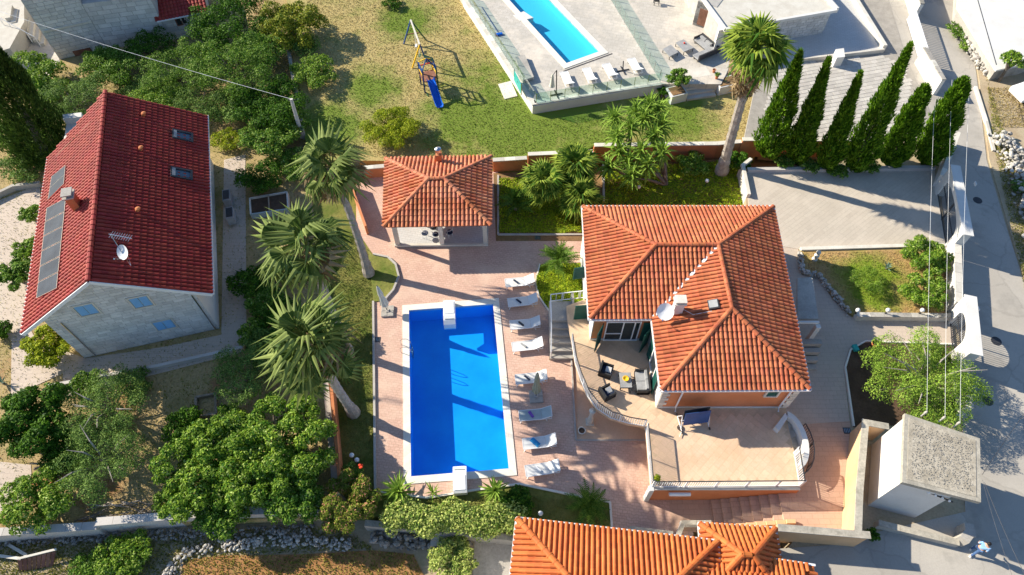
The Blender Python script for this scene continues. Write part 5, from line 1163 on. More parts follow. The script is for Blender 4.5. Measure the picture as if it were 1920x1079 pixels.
# ================================================================ BOUNDARY WALLS OF THE PROPERTY
ow = thing('north_garden_wall', 'stepped orange garden wall with a pale coping along the upper lawn', 'wall', at(1000, 330, 0))
def orange_run(pts, z0, z1, cap='stonewhite', mat='orange'):
    P = ats(pts, z1)
    for i in range(len(P)-1):
        a, e = V3(P[i].x, P[i].y, 0), V3(P[i+1].x, P[i+1].y, 0); d = (e-a).normalized(); n_ = V3(-d.y, d.x, 0)*.14
        MB().prism([a-n_, e-n_, e+n_, a+n_], z0-.3, z1-.004*i).build('wall', mat, ow); L = (e-a).length; k = max(1, round(L/1.0)); c_ = n_*1.35
        for j in range(k): p, q = a.lerp(e, j/k)+d*.006, a.lerp(e, (j+1)/k)-d*.006; MB().prism([p-c_, q-c_, q+c_, p+c_], z1+.002, z1+.07).build('coping_stone', cap, ow)
orange_run([(655, 318), (724, 312)], 0, 1.0); orange_run([(924, 301), (988, 297)], 0, 1.15); orange_run([(990, 290), (1112, 285)], 0, 1.3); orange_run([(1114, 273), (1345, 270), (1390, 266)], 0, 1.65); orange_run([(1392, 262), (1650, 263)], ZE-.8, 1.95)
MB().prism([(p.x, p.y) for p in ats([(925, 325), (1100, 318), (1390, 300), (1395, 400), (1100, 452), (930, 452)], 0.02)], -1, 0.02).build('north_bed', 'soil'); struct(bpy.data.objects['north_bed'])
zone('raised_bed_ground', [(1130, 312), (1392, 296), (1400, 420), (1128, 420)], 0.35, 'soil', 0.8)
line_wall('pale stone edge wall on the left of the raised planting bed', [(1131, 385), (1130, 312)], 0.0, 0.5, 0.15, 'stonewhite', 'edge_wall', 'wall')
line_wall('low grey wall at the west end of the driveway', [(1396, 385), (1385, 330), (1400, 318)], 0.4, ZE+0.35, 0.25, 'stonewhite', 'edge_wall', 'wall')
line_wall('grey kerb wall along the north side of the driveway under the cypresses', [(1400, 322), (1750, 318)], ZE, ZE+0.3, 0.3, 'block', 'edge_wall', 'wall')
line_wall('pale low wall between the driveway and the small lawn', [(1500, 470), (1770, 462)], ZE, ZE+0.25, 0.28, 'stonewhite', 'edge_wall', 'wall')
stone_wall('curved low stone wall beside the entrance path', [(1498, 478), (1502, 512), (1535, 520), (1562, 556), (1592, 592)], ZE, 0.35, 0.34, 'palerock', 110, 0.15, 0.24, 'curved_stone_wall', 'stone wall')
line_wall('pale straight wall carrying three globe lamps along the entrance path', [(1600, 598), (1778, 600)], ZE, ZE+0.5, 0.30, 'stonewhite', 'lamp_wall', 'wall', 'palerock', 0.02, 0.05)
for k, px in enumerate((1604, 1660, 1724)): lamp_post(['first globe lamp on the path wall next to the curved stone wall', 'middle globe lamp on the path wall', 'globe lamp on the path wall nearest the street gate'][k], px, 588, ZE+.55, 0.25)
b1 = MB(); 
wbw = line_wall('salmon boundary wall west of the palms', [(690, 440), (658, 350)], 0.0, 1.0, 0.16, 'orange', 'west_garden_wall', 'wall')
line_wall('thin salmon wall running south behind the pool palms', [(619, 640), (632, 780), (645, 925)], 0.0, 1.1, 0.16, 'orange', 'west_garden_wall', 'wall', 'pot', 0.01, 0.05)
line_wall('grey stone wall backing the thin salmon wall', [(607, 640), (622, 800), (634, 930)], 0.0, 0.7, 0.35, 'concrete', 'backing_wall', 'wall')
line_wall('concrete block wall between the lawn and the western shrubs', [(545, 105), (560, 190), (572, 262)], 0.0, 1.0, 0.28, 'concrete', 'boundary_wall', 'wall', 'cap', 0.0, 0.06)
line_wall('long pale block wall across the bottom left of the view', [(-60, 1012), (200, 995)], -0.6, 0.42, 0.42, 'block', 'long_block_wall', 'wall', 'block', 0.02, 0.05)
line_wall('higher pale block wall continuing towards the pink oleander', [(200, 990), (420, 972), (610, 965)], -0.6, 0.62, 0.42, 'block', 'long_block_wall', 'wall', 'block', 0.02, 0.05)
line_wall('grey capped wall below the cream hedge', [(690, 990), (800, 1000), (985, 1020)], -0.9, 0.1, 0.35, 'concrete', 'hedge_wall', 'wall', 'cap', 0.0, 0.06)
# orange and peach walls of the south-east court
ec = thing('court_wall', 'peach court wall with a wide stained concrete coping beside the white garage', 'wall', at(1590, 900, ZE))
cz = ZE+1.7
def court(pts, z0=ZE, mat='peach', w_=.36):
    P = [V3(p.x, p.y, 0) for p in ats(pts, cz)]
    for i in range(len(P)-1):
        a, e = P[i], P[i+1]; d = (e-a).normalized(); n_ = V3(-d.y, d.x, 0)*w_/2; MB().prism([a-n_, e-n_, e+n_, a+n_], z0-.4, cz-.003*i).build('wall', mat, ec); c_ = n_*1.06; L = (e-a).length; k = max(1, round(L/1.6)); 
        for j in range(k): p, q = a.lerp(e, j/k)-d*(.17 if j == 0 else -.003), a.lerp(e, (j+1)/k)-d*.003; MB().prism([p-c_, q-c_, q+c_, p+c_], cz+.002, cz+.08-.003*i).build('coping_stone', 'cap', ec)
court([(1660, 800), (1622, 793), (1611, 920), (1608, 1000)]); court([(1625, 1004), (1458, 990)])
line_wall('grey stained wall edge between the south house roof and the deck', [(1180, 993), (1262, 1003)], 0, 0.6, 0.35, 'concrete', 'south_garden_wall', 'wall', 'cap', 0.0, 0.06, True)
line_wall('white wall corner at the foot of the south steps', [(1268, 1010), (1278, 985), (1330, 985)], 0, 0.5, 0.25, 'white', 'south_garden_wall', 'wall', 'cap', 0.0, 0.06)

# ================================================================ STREET WALL WITH TWO ARCHED GATES
def gate_wall(label, foot_n, foot_s, h, th, o0, o1, oh, gl):
    N_, S_ = at(*foot_n, ZE), at(*foot_s, ZE); d = (S_-N_); L = d.length; d.normalize(); n_ = V3(-d.y, d.x, 0)   # n_ towards the street
    if n_.x < 0: n_ = -n_
    r = thing('gate_wall', label, 'gate wall', N_); K = 12; a0, a1 = L*o0, L*o1; rise = oh*0.28
    def arch(t): return oh-rise+rise*math.sqrt(max(0, 1-(2*t-1)**2))
    b = MB()
    def pt(s, z, o): p = N_+d*s+n_*o; return V3(p.x, p.y, ZE+z)
    for s0, s1 in ((0, a0), (a1, L)): b.add([pt(s, z, o) for z in (-.3, h) for s, o in ((s0, 0), (s1, 0), (s1, th), (s0, th))], [(3, 2, 1, 0), (4, 5, 6, 7), (0, 1, 5, 4), (1, 2, 6, 5), (2, 3, 7, 6), (3, 0, 4, 7)])
    for i in range(K):
        t0, t1 = i/K, (i+1)/K; s0, s1 = a0+(a1-a0)*t0, a0+(a1-a0)*t1; z0, z1 = arch(t0), arch(t1)
        b.add([pt(s0, z0, 0), pt(s1, z1, 0), pt(s1, h, 0), pt(s0, h, 0), pt(s0, z0, th), pt(s1, z1, th), pt(s1, h, th), pt(s0, h, th)], [(0, 1, 2, 3), (7, 6, 5, 4), (4, 5, 1, 0), (3, 2, 6, 7)])
    b.build('wall', 'white', r)
    MB().add([pt(s, z, o) for z in (h+.002, h+.10) for s, o in ((-.08, -.04), (L+.08, -.04), (L+.08, th+.10), (-.08, th+.10))], [(3, 2, 1, 0), (4, 5, 6, 7), (0, 1, 5, 4), (1, 2, 6, 5), (2, 3, 7, 6), (3, 0, 4, 7)]).build('coping', 'white', r)
    g = thing('barred_gate', gl, 'gate', pt(a0, 0, 0)); k = int((a1-a0)/0.15); m_ = MB()
    for i in range(1, k):
        s = a0+(a1-a0)*i/k; z = arch(i/k)-.03; MB().bar(pt(s, .08, .1), pt(s, z, .1), 0.028).build('bar', 'dgrey', g)
    for z in (.12, 1.0): MB().bar(pt(a0+.02, z, .1), pt(a1-.02, z, .1), 0.05, 0.05, up=(0, 0, 1)).build('rail', 'dgrey', g)
    MB().bar(pt((a0+a1)/2, .05, .1), pt((a0+a1)/2, arch(.5)-.02, .1), 0.07).build('stile', 'dgrey', g); return r
gate_wall('tall white street wall with the wide arched driveway gate', (1752, 352), (1772, 478), 2.3, 0.55, 0.12, 0.88, 2.0, 'wide dark barred gate in the driveway arch')
gate_wall('tall white street wall with the narrow arched garden gate', (1776, 588), (1784, 692), 2.1, 0.6, 0.20, 0.72, 1.95, 'narrow dark barred gate at the end of the entrance path')
line_wall('lower white street wall between the two arched gates', [(1777, 480), (1779, 588)], ZE, ZE+1.25, 0.4, 'white', 'street_wall', 'wall', 'stonewhite', 0.03, 0.08)
line_wall('lower white street wall south of the narrow gate by the olive tree', [(1790, 692), (1798, 780)], ZE, ZE+1.1, 0.35, 'white', 'street_wall', 'wall', 'stonewhite', 0.03, 0.08)
line_wall('short white wall at the north corner of the driveway gate', [(1752, 350), (1782, 268)], ZE, ZE+1.1, 0.3, 'white', 'street_wall', 'wall', 'stonewhite', 0.03, 0.08)
o = MB().box(at(1826, 345, ZE+1.8)+V3(.1, 0, 0), (0.05, 0.30, 0.24)).build('house_sign', 'white_paint'); tag(o, 'small white plate on the street side of the wide gate wall', 'sign')
o = MB().box(at(1831, 580, ZE+1.6)+V3(.1, 0, 0), (0.05, 0.26, 0.24)).build('letter_box', 'white_paint'); tag(o, 'small white box on the street side of the narrow gate wall', 'letter box')
for lab, px, py in (('dark round manhole cover on the road by the wide gate', 1833, 376), ('dark round manhole cover on the road by the narrow gate', 1868, 640), ('dark round manhole cover on the road by the olive tree', 1852, 752)):
    o = MB().lathe(at(px, py, ZE-.02), [(0.33, 0), (0.33, 0.012)], 18).build('manhole_cover', 'dgrey'); tag(o, lab, 'manhole cover')

# ================================================================ GARAGE AND SOUTH HOUSES
ga = thing('garage', 'white cube garage with a flat gravel roof beside the road', 'garage', at(1680, 950, ZE))
GZ = 5.45
gr = [(p.x, p.y) for p in ats([(1697, 775), (1838, 822), (1840, 942), (1692, 904)], GZ+.15)]; gi = grow(gr, -.10); gi = [gi[0], tuple(Vector(gi[1]).lerp(Vector(gi[0]), .30)), tuple(Vector(gi[2]).lerp(Vector(gi[3]), .30)), gi[3]]
MB().prism(gi, ZE-1.0, GZ-.15).build('wall', 'white', ga); MB().prism(gr, GZ-.148, GZ+.12).build('roof_slab', 'cap', ga); MB().prism(grow(gr, -.22), GZ+.05, GZ+.14).build('gravel_layer', 'gravel', ga)
q = grow(gr, -.4); n_ = 1100; P = scatter(q, n_); stones_on(ga, [((p[0], p[1], GZ+.15), random.uniform(.018, .036)) for p in P], 'rock', 0, rest='gravel')
for k in range(4): p = at(1738+k*13, 920+k*5, GZ-.6)+V3(0, -.15, 0); MB().lathe(p, [(0.03, 0), (0.06, 0.04), (0.06, 0.1), (0.02, 0.16)], 7).build('insulator', 'white_paint', ga)
b = MB(); p = at(1735, 918, GZ-.6); b.bar(p+V3(-.1, -.05, 0), at(1785, 938, GZ-.6)+V3(0, -.1, 0), 0.06); b.build('cable_bracket', 'dgrey', ga)
p = at(1688, 840, 3.6); MB().box(p+V3(-.12, 0, 0), (0.16, 0.9, 0.35)).build('wall_lamp', 'steel', ga)
line_wall('curved low grey wall in front of the garage', [(1640, 985), (1720, 1005), (1790, 1022)], ZE, ZE+0.45, 0.30, 'concrete', 'low_wall', 'wall', 'cap', 0.02, 0.05)
line_wall('rounded grey wall end at the road corner of the garage', [(1792, 1020), (1803, 1005), (1800, 990)], ZE, ZE+0.9, 0.5, 'concrete', 'low_wall', 'wall')
tree('potted_bush', 'small dark round bush at the foot of the garage wall', 'bush', 1636, 1003, 14, 0.9, 'lf_dark', 500, 0.15, z=ZE)
sh = thing('south_house', 'house with bright orange tiled hip roof at the bottom edge of the view', 'house', (5, 6, 0))
ZS = 3.5; a, e = at(970, 973, ZS), at(1345, 1016, ZS); d = (e-a).normalized(); n_ = V3(d.y, -d.x, 0); L = (e-a).length
c4 = [a+n_*9, a+n_*9+d*L, e, a]; fs, segs, g0, g1 = hip_faces([(p.x, p.y) for p in c4], ZS, ZS+1.75)
roof_tiles(sh, fs, 'south_tile', 0.27, 0.42, 0.115, cap=300); ridge_caps(sh, segs, 'south_tile', 0.17, 0.44)
gutter_run(sh, [a-d*.06-n_*.06, e+d*.06-n_*.06]); gutter_run(sh, [a-d*.06-n_*.06, a-d*.06+n_*9]); gutter_run(sh, [e+d*.06-n_*.06, e+d*.06+n_*2.5])
q = grow([(p.x, p.y) for p in c4], -.45); MB().prism(q, -1.2, ZS-.1).build('wall', 'white', sh)
sx = thing('south_annexe', 'lower wing with an orange tiled roof east of the bottom house', 'house', (12, 6, 0))
a2, e2 = at(1352, 1035, ZS-.25), at(1527, 1062, ZS-.25); d2 = (e2-a2).normalized(); n2 = V3(d2.y, -d2.x, 0); L2 = (e2-a2).length; a2 = a2-d2*1.5
c5 = [a2+n2*7.5, e2+n2*7.5, e2, a2]; zq = ZS-.25; rdg = [(a2+n2*3.75), (e2+n2*3.75-d2*3.75)]
fs2 = [[V3(e2.x, e2.y, zq), V3(a2.x, a2.y, zq), V3(rdg[0].x, rdg[0].y, zq+1.4), V3(rdg[1].x, rdg[1].y, zq+1.4)], [V3(*(e2+n2*7.5).xy, zq), V3(e2.x, e2.y, zq), V3(rdg[1].x, rdg[1].y, zq+1.4)]]
roof_tiles(sx, fs2, 'south_tile', 0.27, 0.42, 0.115, cap=150); gutter_run(sx, [V3(a2.x, a2.y, zq)-n2*.06+d2*1.5, V3(e2.x, e2.y, zq)-n2*.06+d2*.06])
MB().prism(grow([(p.x, p.y) for p in c5], -.35), -.5, zq-.1).build('wall', 'white', sx)
sp_ = thing('small_hip_roof', 'small orange tiled hip-roofed porch between the south house and the steps', 'porch', at(1380, 1000, 0))
zp = 2.9; P1, P2 = at(1312, 983, zp), at(1453, 992, zp); P3 = at(1453, 1052, zp); d3 = (P2-P1).normalized(); n3 = V3(d3.y, -d3.x, 0); c6 = [P1+n3*3.4, P2+n3*3.4, P2, P1]
fs3, sg3, _, _ = hip_faces([(p.x, p.y) for p in c6], zp, zp+1.15); roof_tiles(sp_, fs3, 'south_tile', 0.27, 0.42, 0.115, cap=150); ridge_caps(sp_, sg3, 'south_tile', 0.17, 0.44)
gutter_run(sp_, [P1-d3*.06+n3*2, P1-d3*.06-n3*.06, P2+d3*.06-n3*.06, P2+d3*.06+n3*2.4]); MB().prism(grow([(p.x, p.y) for p in c6], -.3), -.2, zp-.1).build('wall', 'white', sp_)
# garden yard left of the south house
zone('side_yard', [(890, 1012), (972, 1012), (965, 1200), (880, 1200)], -0.86, 'concrete', 0.2)
# ruin with white flat roof, top right
ru = thing('ruin', 'roadside stone building with a worn white flat roof at the top right', 'building', at(1860, 60, ZE))
rz = ZE+1.35; rp = [(p.x, p.y) for p in ats([(1795, 14), (1800, -80), (2050, -80), (2050, 75), (1925, 120), (1868, 132)], rz)]
MB().prism(rp, rz-.16, rz).build('roof_slab', 'white', ru); MB().prism(grow(rp, -.25), ZE-.3, rz-.16).build('wall', 'concrete', ru)
b = MB(); b.bar(at(1833, 0, rz)+V3(0, 0, .012), at(1868, 122, rz)+V3(0, 0, .012), 0.05, 0.02); b.build('roof_joint', 'dgrey', ru)
stone_wall('heap of pale field stones along the road verge by the worn white roof', [(1806, 60), (1822, 105), (1852, 142)], ZE, 0.4, 1.0, 'palerock', 130, 0.13, 0.42, 'stone_heap', 'stones')
stone_wall('long dry stone wall on the east side of the road', [(1868, 255), (1900, 300), (1930, 400), (1960, 520)], ZE, 0.6, 2.0, 'palerock', 300, 0.14, 0.40, 'dry_stone_wall', 'stone wall')
line_wall('thin white kerb wall along the bend of the road', [(1828, 165), (1848, 230), (1862, 285)], ZE, ZE+.18, 0.22, 'stonewhite', 'kerb_wall', 'kerb')

# ================================================================ POOLSIDE
def lounger_proto():
    r = thing('sun_lounger', 'white sun lounger', 'sun lounger', (0, 0, 0), 'sun loungers along the blue pool')
    def part(mb, n, m, p=r): o = link(n, mb.mesh(n, m), p); return o
    b = MB(); b.slab([(-.98, -.33, .34), (.38, -.33, .34), (.38, .33, .34), (-.98, .33, .34)], (0, 0, 1), .02); part(b, 'seat', 'sling')
    b = MB(); b.slab([(.39, -.33, .345), (1.0, -.33, .70), (1.0, .33, .70), (.39, .33, .345)], (-.5, 0, .86), .02); part(b, 'backrest', 'sling')
    b = MB()
    for s in (-1, 1): b.bar((-1.0, s*.345, .33), (1.0, s*.345, .33), .04, .05); b.bar((.39, s*.345, .345), (1.01, s*.345, .71), .035, .04); b.bar((.80, s*.30, .33), (.86, s*.30, .60), .025)
    b.bar((-1.0, -.36, .33), (-1.0, .36, .33), .04, .05); b.bar((1.0, -.36, .33), (1.0, .36, .33), .04, .05); b.bar((1.01, -.36, .71), (1.01, .36, .71), .035, .04); part(b, 'frame', 'white_paint')
    for x, d in ((-.85, -.10), (.62, .12)):
        for s in (-1, 1): b = MB(); b.bar((x, s*.345, .33), (x+d, s*.345, 0), .045, .035); part(b, 'leg', 'white_paint')
    return r
LP = lounger_proto()
LS = [((948, 531), (1003, 521), 'first white lounger from the north end of the pool row, beside the cycad'), ((953, 568), (1013, 555), 'second white lounger from the north, beside the green bed'),
      ((957, 610), (1016, 598), 'third white lounger from the north, opposite the pool edge corner'), ((961, 651), (1020, 640), 'white lounger next to the foot of the garden stair'),
      ((967, 712), (1029, 699), 'white lounger partly behind the khaki folded parasol'), ((974, 780), (1036, 768), 'grey-toned lounger with a purple towel south of the parasol base'),
      ((981, 833), (1043, 822), 'lounger with a bright blue towel second from the south end'), ((986, 884), (1049, 872), 'southernmost pool lounger with a white folded towel')]
TW = ['navy', 'navy', 'dgrey', 'greyf', 'navy', 'purple', 'bluecloth', 'white_paint']
for i, (f, hd, lab) in enumerate(LS):
    a = at(*f, .34); ang = R((6, 7, 5.5, 7, 6, 5, 6.5, 8)[i]); c = a+V3(math.cos(ang), math.sin(ang), 0)*0.98; c.z = 0.004
    o = place(LP, i, c, ang, lab)
    if i == 5:
        for ch in o.children:
            if ch.name.split('.')[0] in ('seat', 'backrest'): ch.data = ch.data.copy(); ch.data.materials[0] = M['greysling']; ch['label'] = 'grey mesh sling'
    b = MB(); m_ = Matrix.Rotation(ang+R(-50 if i != 5 else -62), 3, 'Z'); cc = Vector(c)+Matrix.Rotation(ang, 3, 'Z') @ V3(-.25, .02, .375)
    b.box(cc, (.46 if i != 6 else .62, .10 if i < 5 else (.17 if i != 6 else .30), .055), m_); b.box(cc+m_ @ V3(.03, .01, .045), (.36, .08 if i != 6 else .2, .04), m_)
    t = b.build('towel', TW[i]); tag(t, ['dark rolled towel on the first lounger beside the cycad', 'dark rolled towel on the second lounger beside the green bed', 'charcoal rolled towel on the third lounger from the north', 'grey rolled towel on the lounger by the garden stair', 'dark rolled towel on the lounger behind the khaki parasol', 'folded purple towel on the grey-toned lounger', 'bright blue towel spread on a lounger near the south end', 'folded white towel on the southernmost lounger'][i], 'towel', 'towels on the pool loungers')
def parasol(label, bx, by, tx, ty, mat, group='closed parasols'):
    h = min(2.7, vert(bx, by, 0, tx, ty)); b0 = at(bx, by, 0); r = thing('closed_parasol', label, 'parasol', b0, group)
    b = MB(); b.box(b0+V3(0, 0, .06), (.85, .85, .12), .1); b.box(b0+V3(0, 0, .15), (.22, .22, .10), .1); b.build('base', 'kerb', r)
    for k in range(4): MB().box(b0+V3((k % 2-.5)*.43, (k//2-.5)*.43, .128), (.40, .40, .03), .1).build('weight', 'concrete', r)
    t = at(tx, ty, h); MB().tube([b0, t+V3(0, 0, .08)], .03, 8).build('pole', 'dgrey', r)
    ax = (t-b0); b = MB(); n = 16; vs = []; fs = []; prof = [(1.0, .03), (.96, .07), (.86, .11), (.70, .15), (.62, .13), (.45, .19), (.30, .25)]
    for q, rr in prof: vs += [b0+ax*q+V3(rr*(1+.28*(k % 2))*math.cos(2*math.pi*k/n), rr*(1+.28*(k % 2))*math.sin(2*math.pi*k/n), (.06 if k % 2 and q < .5 else 0)) for k in range(n)]
    for i in range(len(prof)-1):
        for k in range(n): fs.append((i*n+k, i*n+(k+1) % n, (i+1)*n+(k+1) % n, (i+1)*n+k))
    b.add(vs, fs+[tuple(range(n))]); b.build('canopy', mat, r); MB().tube([b0+ax*.66, b0+ax*.685], .165, 14).build('strap', mat, r)
    return r
parasol('cream folded parasol on a concrete base near the ladder end of the pool', 727, 585, 707, 537, 'canvas')
parasol('khaki folded parasol on a concrete base among the pool loungers', 1005, 745, 1008, 700, 'olive_canvas')
# filtration units straddling the pool ends
def hydro(label, px, py, ang, L, rev):
    c = at(px, py, .0); r = thing('filtration_unit', label, 'pool unit', c, 'pool filtration units'); m_ = Matrix.Rotation(ang, 3, 'Z')
    def T(x, y, z): return c+m_ @ V3(x, y, z)
    b = MB(); prof = [(-L*.5, .05), (-L*.5, .46), (-L*.42, .54), (L*.18, .54), (L*.34, .46), (L*.46, .25), (L*.5, -.25), (L*.40, -.25), (L*.10, .05)]
    k = len(prof); vs = [T(-.40, y, z) for y, z in prof]+[T(.40, y, z) for y, z in prof]
    b.add(vs, [tuple(range(k-1, -1, -1)), tuple(range(k, 2*k))]+[(i, (i+1) % k, (i+1) % k+k, i+k) for i in range(k)]); b.build('body', 'white_paint', r)
    b = MB(); b.box(T(0, -L*.16, .555), (.66, L*.5, .03), m_); b.build('lid', 'white_paint', r); b = MB(); b.box(T(0, L*.3, .50), (.62, .05, .03), m_); b.build('seam', 'greyf', r)
hydro('white moulded filtration unit hanging over the north edge of the blue pool', 843, 592, math.pi+.07, 1.9, 0)
hydro('white rounded filtration unit on the south edge of the blue pool', 863, 902, .07, 1.75, 1)
ld = thing('pool_ladder', 'steel pool ladder on the west edge of the blue pool', 'ladder', at(767, 655, 0))
for (px, py) in ((768, 647), (768, 662)):
    p = at(px, py, 0); pts = [p+V3(-.55, 0, 0), p+V3(-.55, 0, .55), p+V3(-.38, 0, .78), p+V3(-.1, 0, .78), p+V3(.10, 0, .5), p+V3(.13, 0, -.9)]; MB().tube(pts, .022, 7).build('handrail', 'steel', ld)
for k in range(3): p = at(768, 647, 0); q = at(768, 662, 0); MB().bar(p+V3(.13, 0, -.25-.25*k), q+V3(.13, 0, -.25-.25*k), .09, .03).build('rung', 'steel', ld)
def drain(label, px, py, z):
    p = at(px, py, z); r = thing('drain_grate', label, 'drain', p, 'drain grates in the paving'); MB().box(p+V3(0, 0, .012), (.44, .38, .02)).build('frame', 'dgrey', r)
    for k in range(4): MB().box(p+V3(-.15+.1*k, 0, .026), (.03, .28, .012)).build('bar', 'steel', r)
drain('dark drain grate in the shaded paving west of the blue pool', 707, 637, 0.0); drain('drain grate in the deck corner by the cycad bed', 1008, 446, 0.0); drain('drain grate in the path beside the peach court wall', 1588, 808, ZE+.004)
# pots on the lower patio
r = thing('stone_pillar', 'white turned stone pillar under the curved terrace railing', 'pillar', at(1106, 792, .02)); p = at(1106, 792, .02); MB().lathe(p, [(.20, .08), (.16, .14), (.19, .3), (.21, .5), (.15, .8), (.12, 1.3), (.17, 1.62), (.21, 1.715)], 14).build('shaft', 'stonewhite', r, True); MB().box(p+V3(0, 0, .04), (.5, .5, .08)).build('plinth', 'stonewhite', r)
def pot(label, px, py, z, rr, hh, mat, plant=None, group=None):
    p = at(px, py, z); r = thing('flower_pot', label, 'plant pot', p, group); MB().lathe(p, [(rr*.7, 0), (rr*.95, hh*.7), (rr, hh*.86), (rr*1.12, hh*.88), (rr*1.12, hh), (rr*.9, hh), (rr*.85, hh*.85)], 14).build('body', mat, r, True)
    MB().lathe(p, [(rr*.86, hh*.82), (rr*.86, hh*.88)], 12).build('soil', 'darksoil', r)
    if plant:
        n = 160; d = RNG.normal(0, 1, (n, 3)); d /= np.linalg.norm(d, axis=1)[:, None]; d[:, 2] = abs(d[:, 2]); P = np.array(p)+np.array([0, 0, hh+.1])+d*rr*1.7*RNG.uniform(.4, 1, (n, 1)); link('foliage', leaf_mesh('foliage', P, d, .14, plant, off=tuple(p)), r)
    return r
pot('cream pot on the corner of the lower patio', 1090, 812, .02, .22, .42, 'stonewhite'); pot('terracotta pot with a shrub at the edge of the mulch bed', 1637, 650, ZE+.02, .22, .4, 'pot', 'lf_mid')
pot('small pot with a yellow-green plant in the terrace corner', 1229, 903, ZT, .16, .3, 'dgrey', 'lf_yel'); pot('small terracotta pot beside the steps of the upper terrace', 1343, 148, TT, .14, .3, 'pot', 'lf_mid', 'pots by the upper steps'); pot('small terracotta pot at the top of the upper terrace steps', 1338, 136, TT, .14, .3, 'pot', None, 'pots by the upper steps')
# terrace lounge set
def wicker_chair(label, px, py, ang, L=.78, group='wicker seats round the terrace table', cush='navy', pil=True, n=1):
    c = at(px, py, ZT+.4); c.z = ZT+.003; r = thing('wicker_sofa' if n > 1 else 'wicker_armchair', label, 'sofa' if n > 1 else 'armchair', c, group); m_ = Matrix.Rotation(ang, 3, 'Z')
    def T(x, y, z): return c+m_ @ V3(x, y, z)
    MB().box(T(0, 0, .16), (.76, L, .26), m_).build('base', 'black', r); MB().box(T(-.36, 0, .42), (.12, L, .64), m_).build('backrest', 'black', r)
    for s in (-1, 1): MB().box(T(0.0, s*(L/2-.05), .34), (.74, .10, .48), m_).build('armrest', 'black', r)
    for k in range(n):
        y = (k-(n-1)/2)*(L-.22)/n; MB().box(T(.05, y, .35), (.62, (L-.24)/n-.02, .12), m_).build('cushion', cush if n == 1 else 'greyf', r)
        if n > 1: MB().box(T(-.24, y, .52), (.14, (L-.24)/n-.03, .34), m_).build('back_cushion', 'greyf', r)
    for sx in (-1, 1):
        for sy in (-1, 1): MB().box(T(.33*sx, sy*(L/2-.06), .02), (.05, .05, .06), m_).build('leg', 'dgrey', r)
    if pil: o = MB().box(T(.12, .05, .45), (.34, .34, .09), m_ @ Matrix.Rotation(.4, 3, 'X')).build('pillow', 'white'); tag(o, 'pale pillow in the '+('upper' if py < 715 else 'lower')+' dark armchair by the railing', 'pillow', 'pillows on the terrace armchairs')
wicker_chair('upper dark wicker armchair beside the curved terrace railing', 1137, 694, R(-20)); wicker_chair('lower dark wicker armchair beside the curved terrace railing', 1139, 735, R(28))
wicker_chair('dark wicker two-seat sofa with grey cushions against the villa wall', 1204, 715, R(180), 1.5, cush='greyf', pil=False, n=2)
ct = thing('coffee_table', 'dark wicker coffee table with a grey top between the terrace seats', 'table', at(1173, 713, ZT)); c = at(1173, 713, ZT+.4); c.z = ZT
MB().box(c+V3(0, 0, .40), (.70, 1.0, .05)).build('table_top', 'greyf', ct); MB().box(c+V3(0, 0, .345), (.74, 1.04, .06)).build('apron', 'black', ct)
for sx in (-1, 1):
    for sy in (-1, 1): MB().box(c+V3(.33*sx, .47*sy, .16), (.06, .06, .32)).build('leg', 'black', ct)
o = MB().lathe(c+V3(0, .05, .428), [(.07, 0), (.16, .05), (.20, .11), (.17, .11), (.10, .05), (.02, .03)], 14).build('fruit_bowl', 'yellow', smooth=True); tag(o, 'yellow bowl on the terrace coffee table', 'bowl')
st_ = thing('side_table', 'small dark slatted side table beside the grey sofa', 'table', at(1190, 738, ZT)); c = at(1188, 728, ZT+.3); c.z = ZT
for k in range(7): MB().box(c+V3(-.20+.066*k, 0, .36), (.045, .44, .03)).build('slat', 'black', st_)
for sx in (-1, 1):
    for sy in (-1, 1): MB().box(c+V3(.19*sx, .19*sy, .17), (.04, .04, .34)).build('leg', 'black', st_)
# folded table tennis table
tt = thing('table_tennis_table', 'folded dark blue table tennis table on a wheeled white frame by the villa', 'table', at(1305, 785, ZT)); c = at(1300, 792, ZT); m_ = Matrix.Rotation(R(8), 3, 'Z')
def T(x, y, z): return c+m_ @ V3(x, y, z)
for k, y in enumerate((-.05, .16)): MB().slab([T(-.76, y-.18, .28), T(.76, y-.18, .28), T(.76, y+.06, 1.42), T(-.76, y+.06, 1.42)], m_ @ V3(0, -1, .2), .03).build('table_half', 'bluepaint' if k == 0 else 'dgrey', tt)
b = MB()
for x in (-.86, .80): b.tube([T(x, -.5, .08), T(x, .55, .08)], .025, 6); b.tube([T(x, -.35, .1), T(x, .05, .95)], .025, 6); b.tube([T(x, .45, .1), T(x, .1, 1.0)], .025, 6)
b.tube([T(-.86, .0, .5), T(.80, .0, .5)], .025, 6); b.tube([T(-.86, -.5, .08), T(-1.1, -.8, .1)], .02, 6); b.build('frame', 'white_paint', tt)
for x in (-.86, .80):
    for y in (-.55, .55): w_ = MB(); w_.tube([T(x-.03, y, .09), T(x+.03, y, .09)], .09, 12); w_.build('wheel', 'dgrey', tt)
o = MB(); p = at(1275, 803, ZT); o.tube([p+V3(.16*math.cos(a*.524), .16*math.sin(a*.524), .05) for a in range(13)], .03, 6); o.tube([p+V3(-.16, 0, .05), p+V3(.16, 0, .05)], .015, 5); o = o.build('wheel_guide', 'dgrey'); tag(o, 'small dark spoked ring lying on the terrace by the folded table', 'ring')

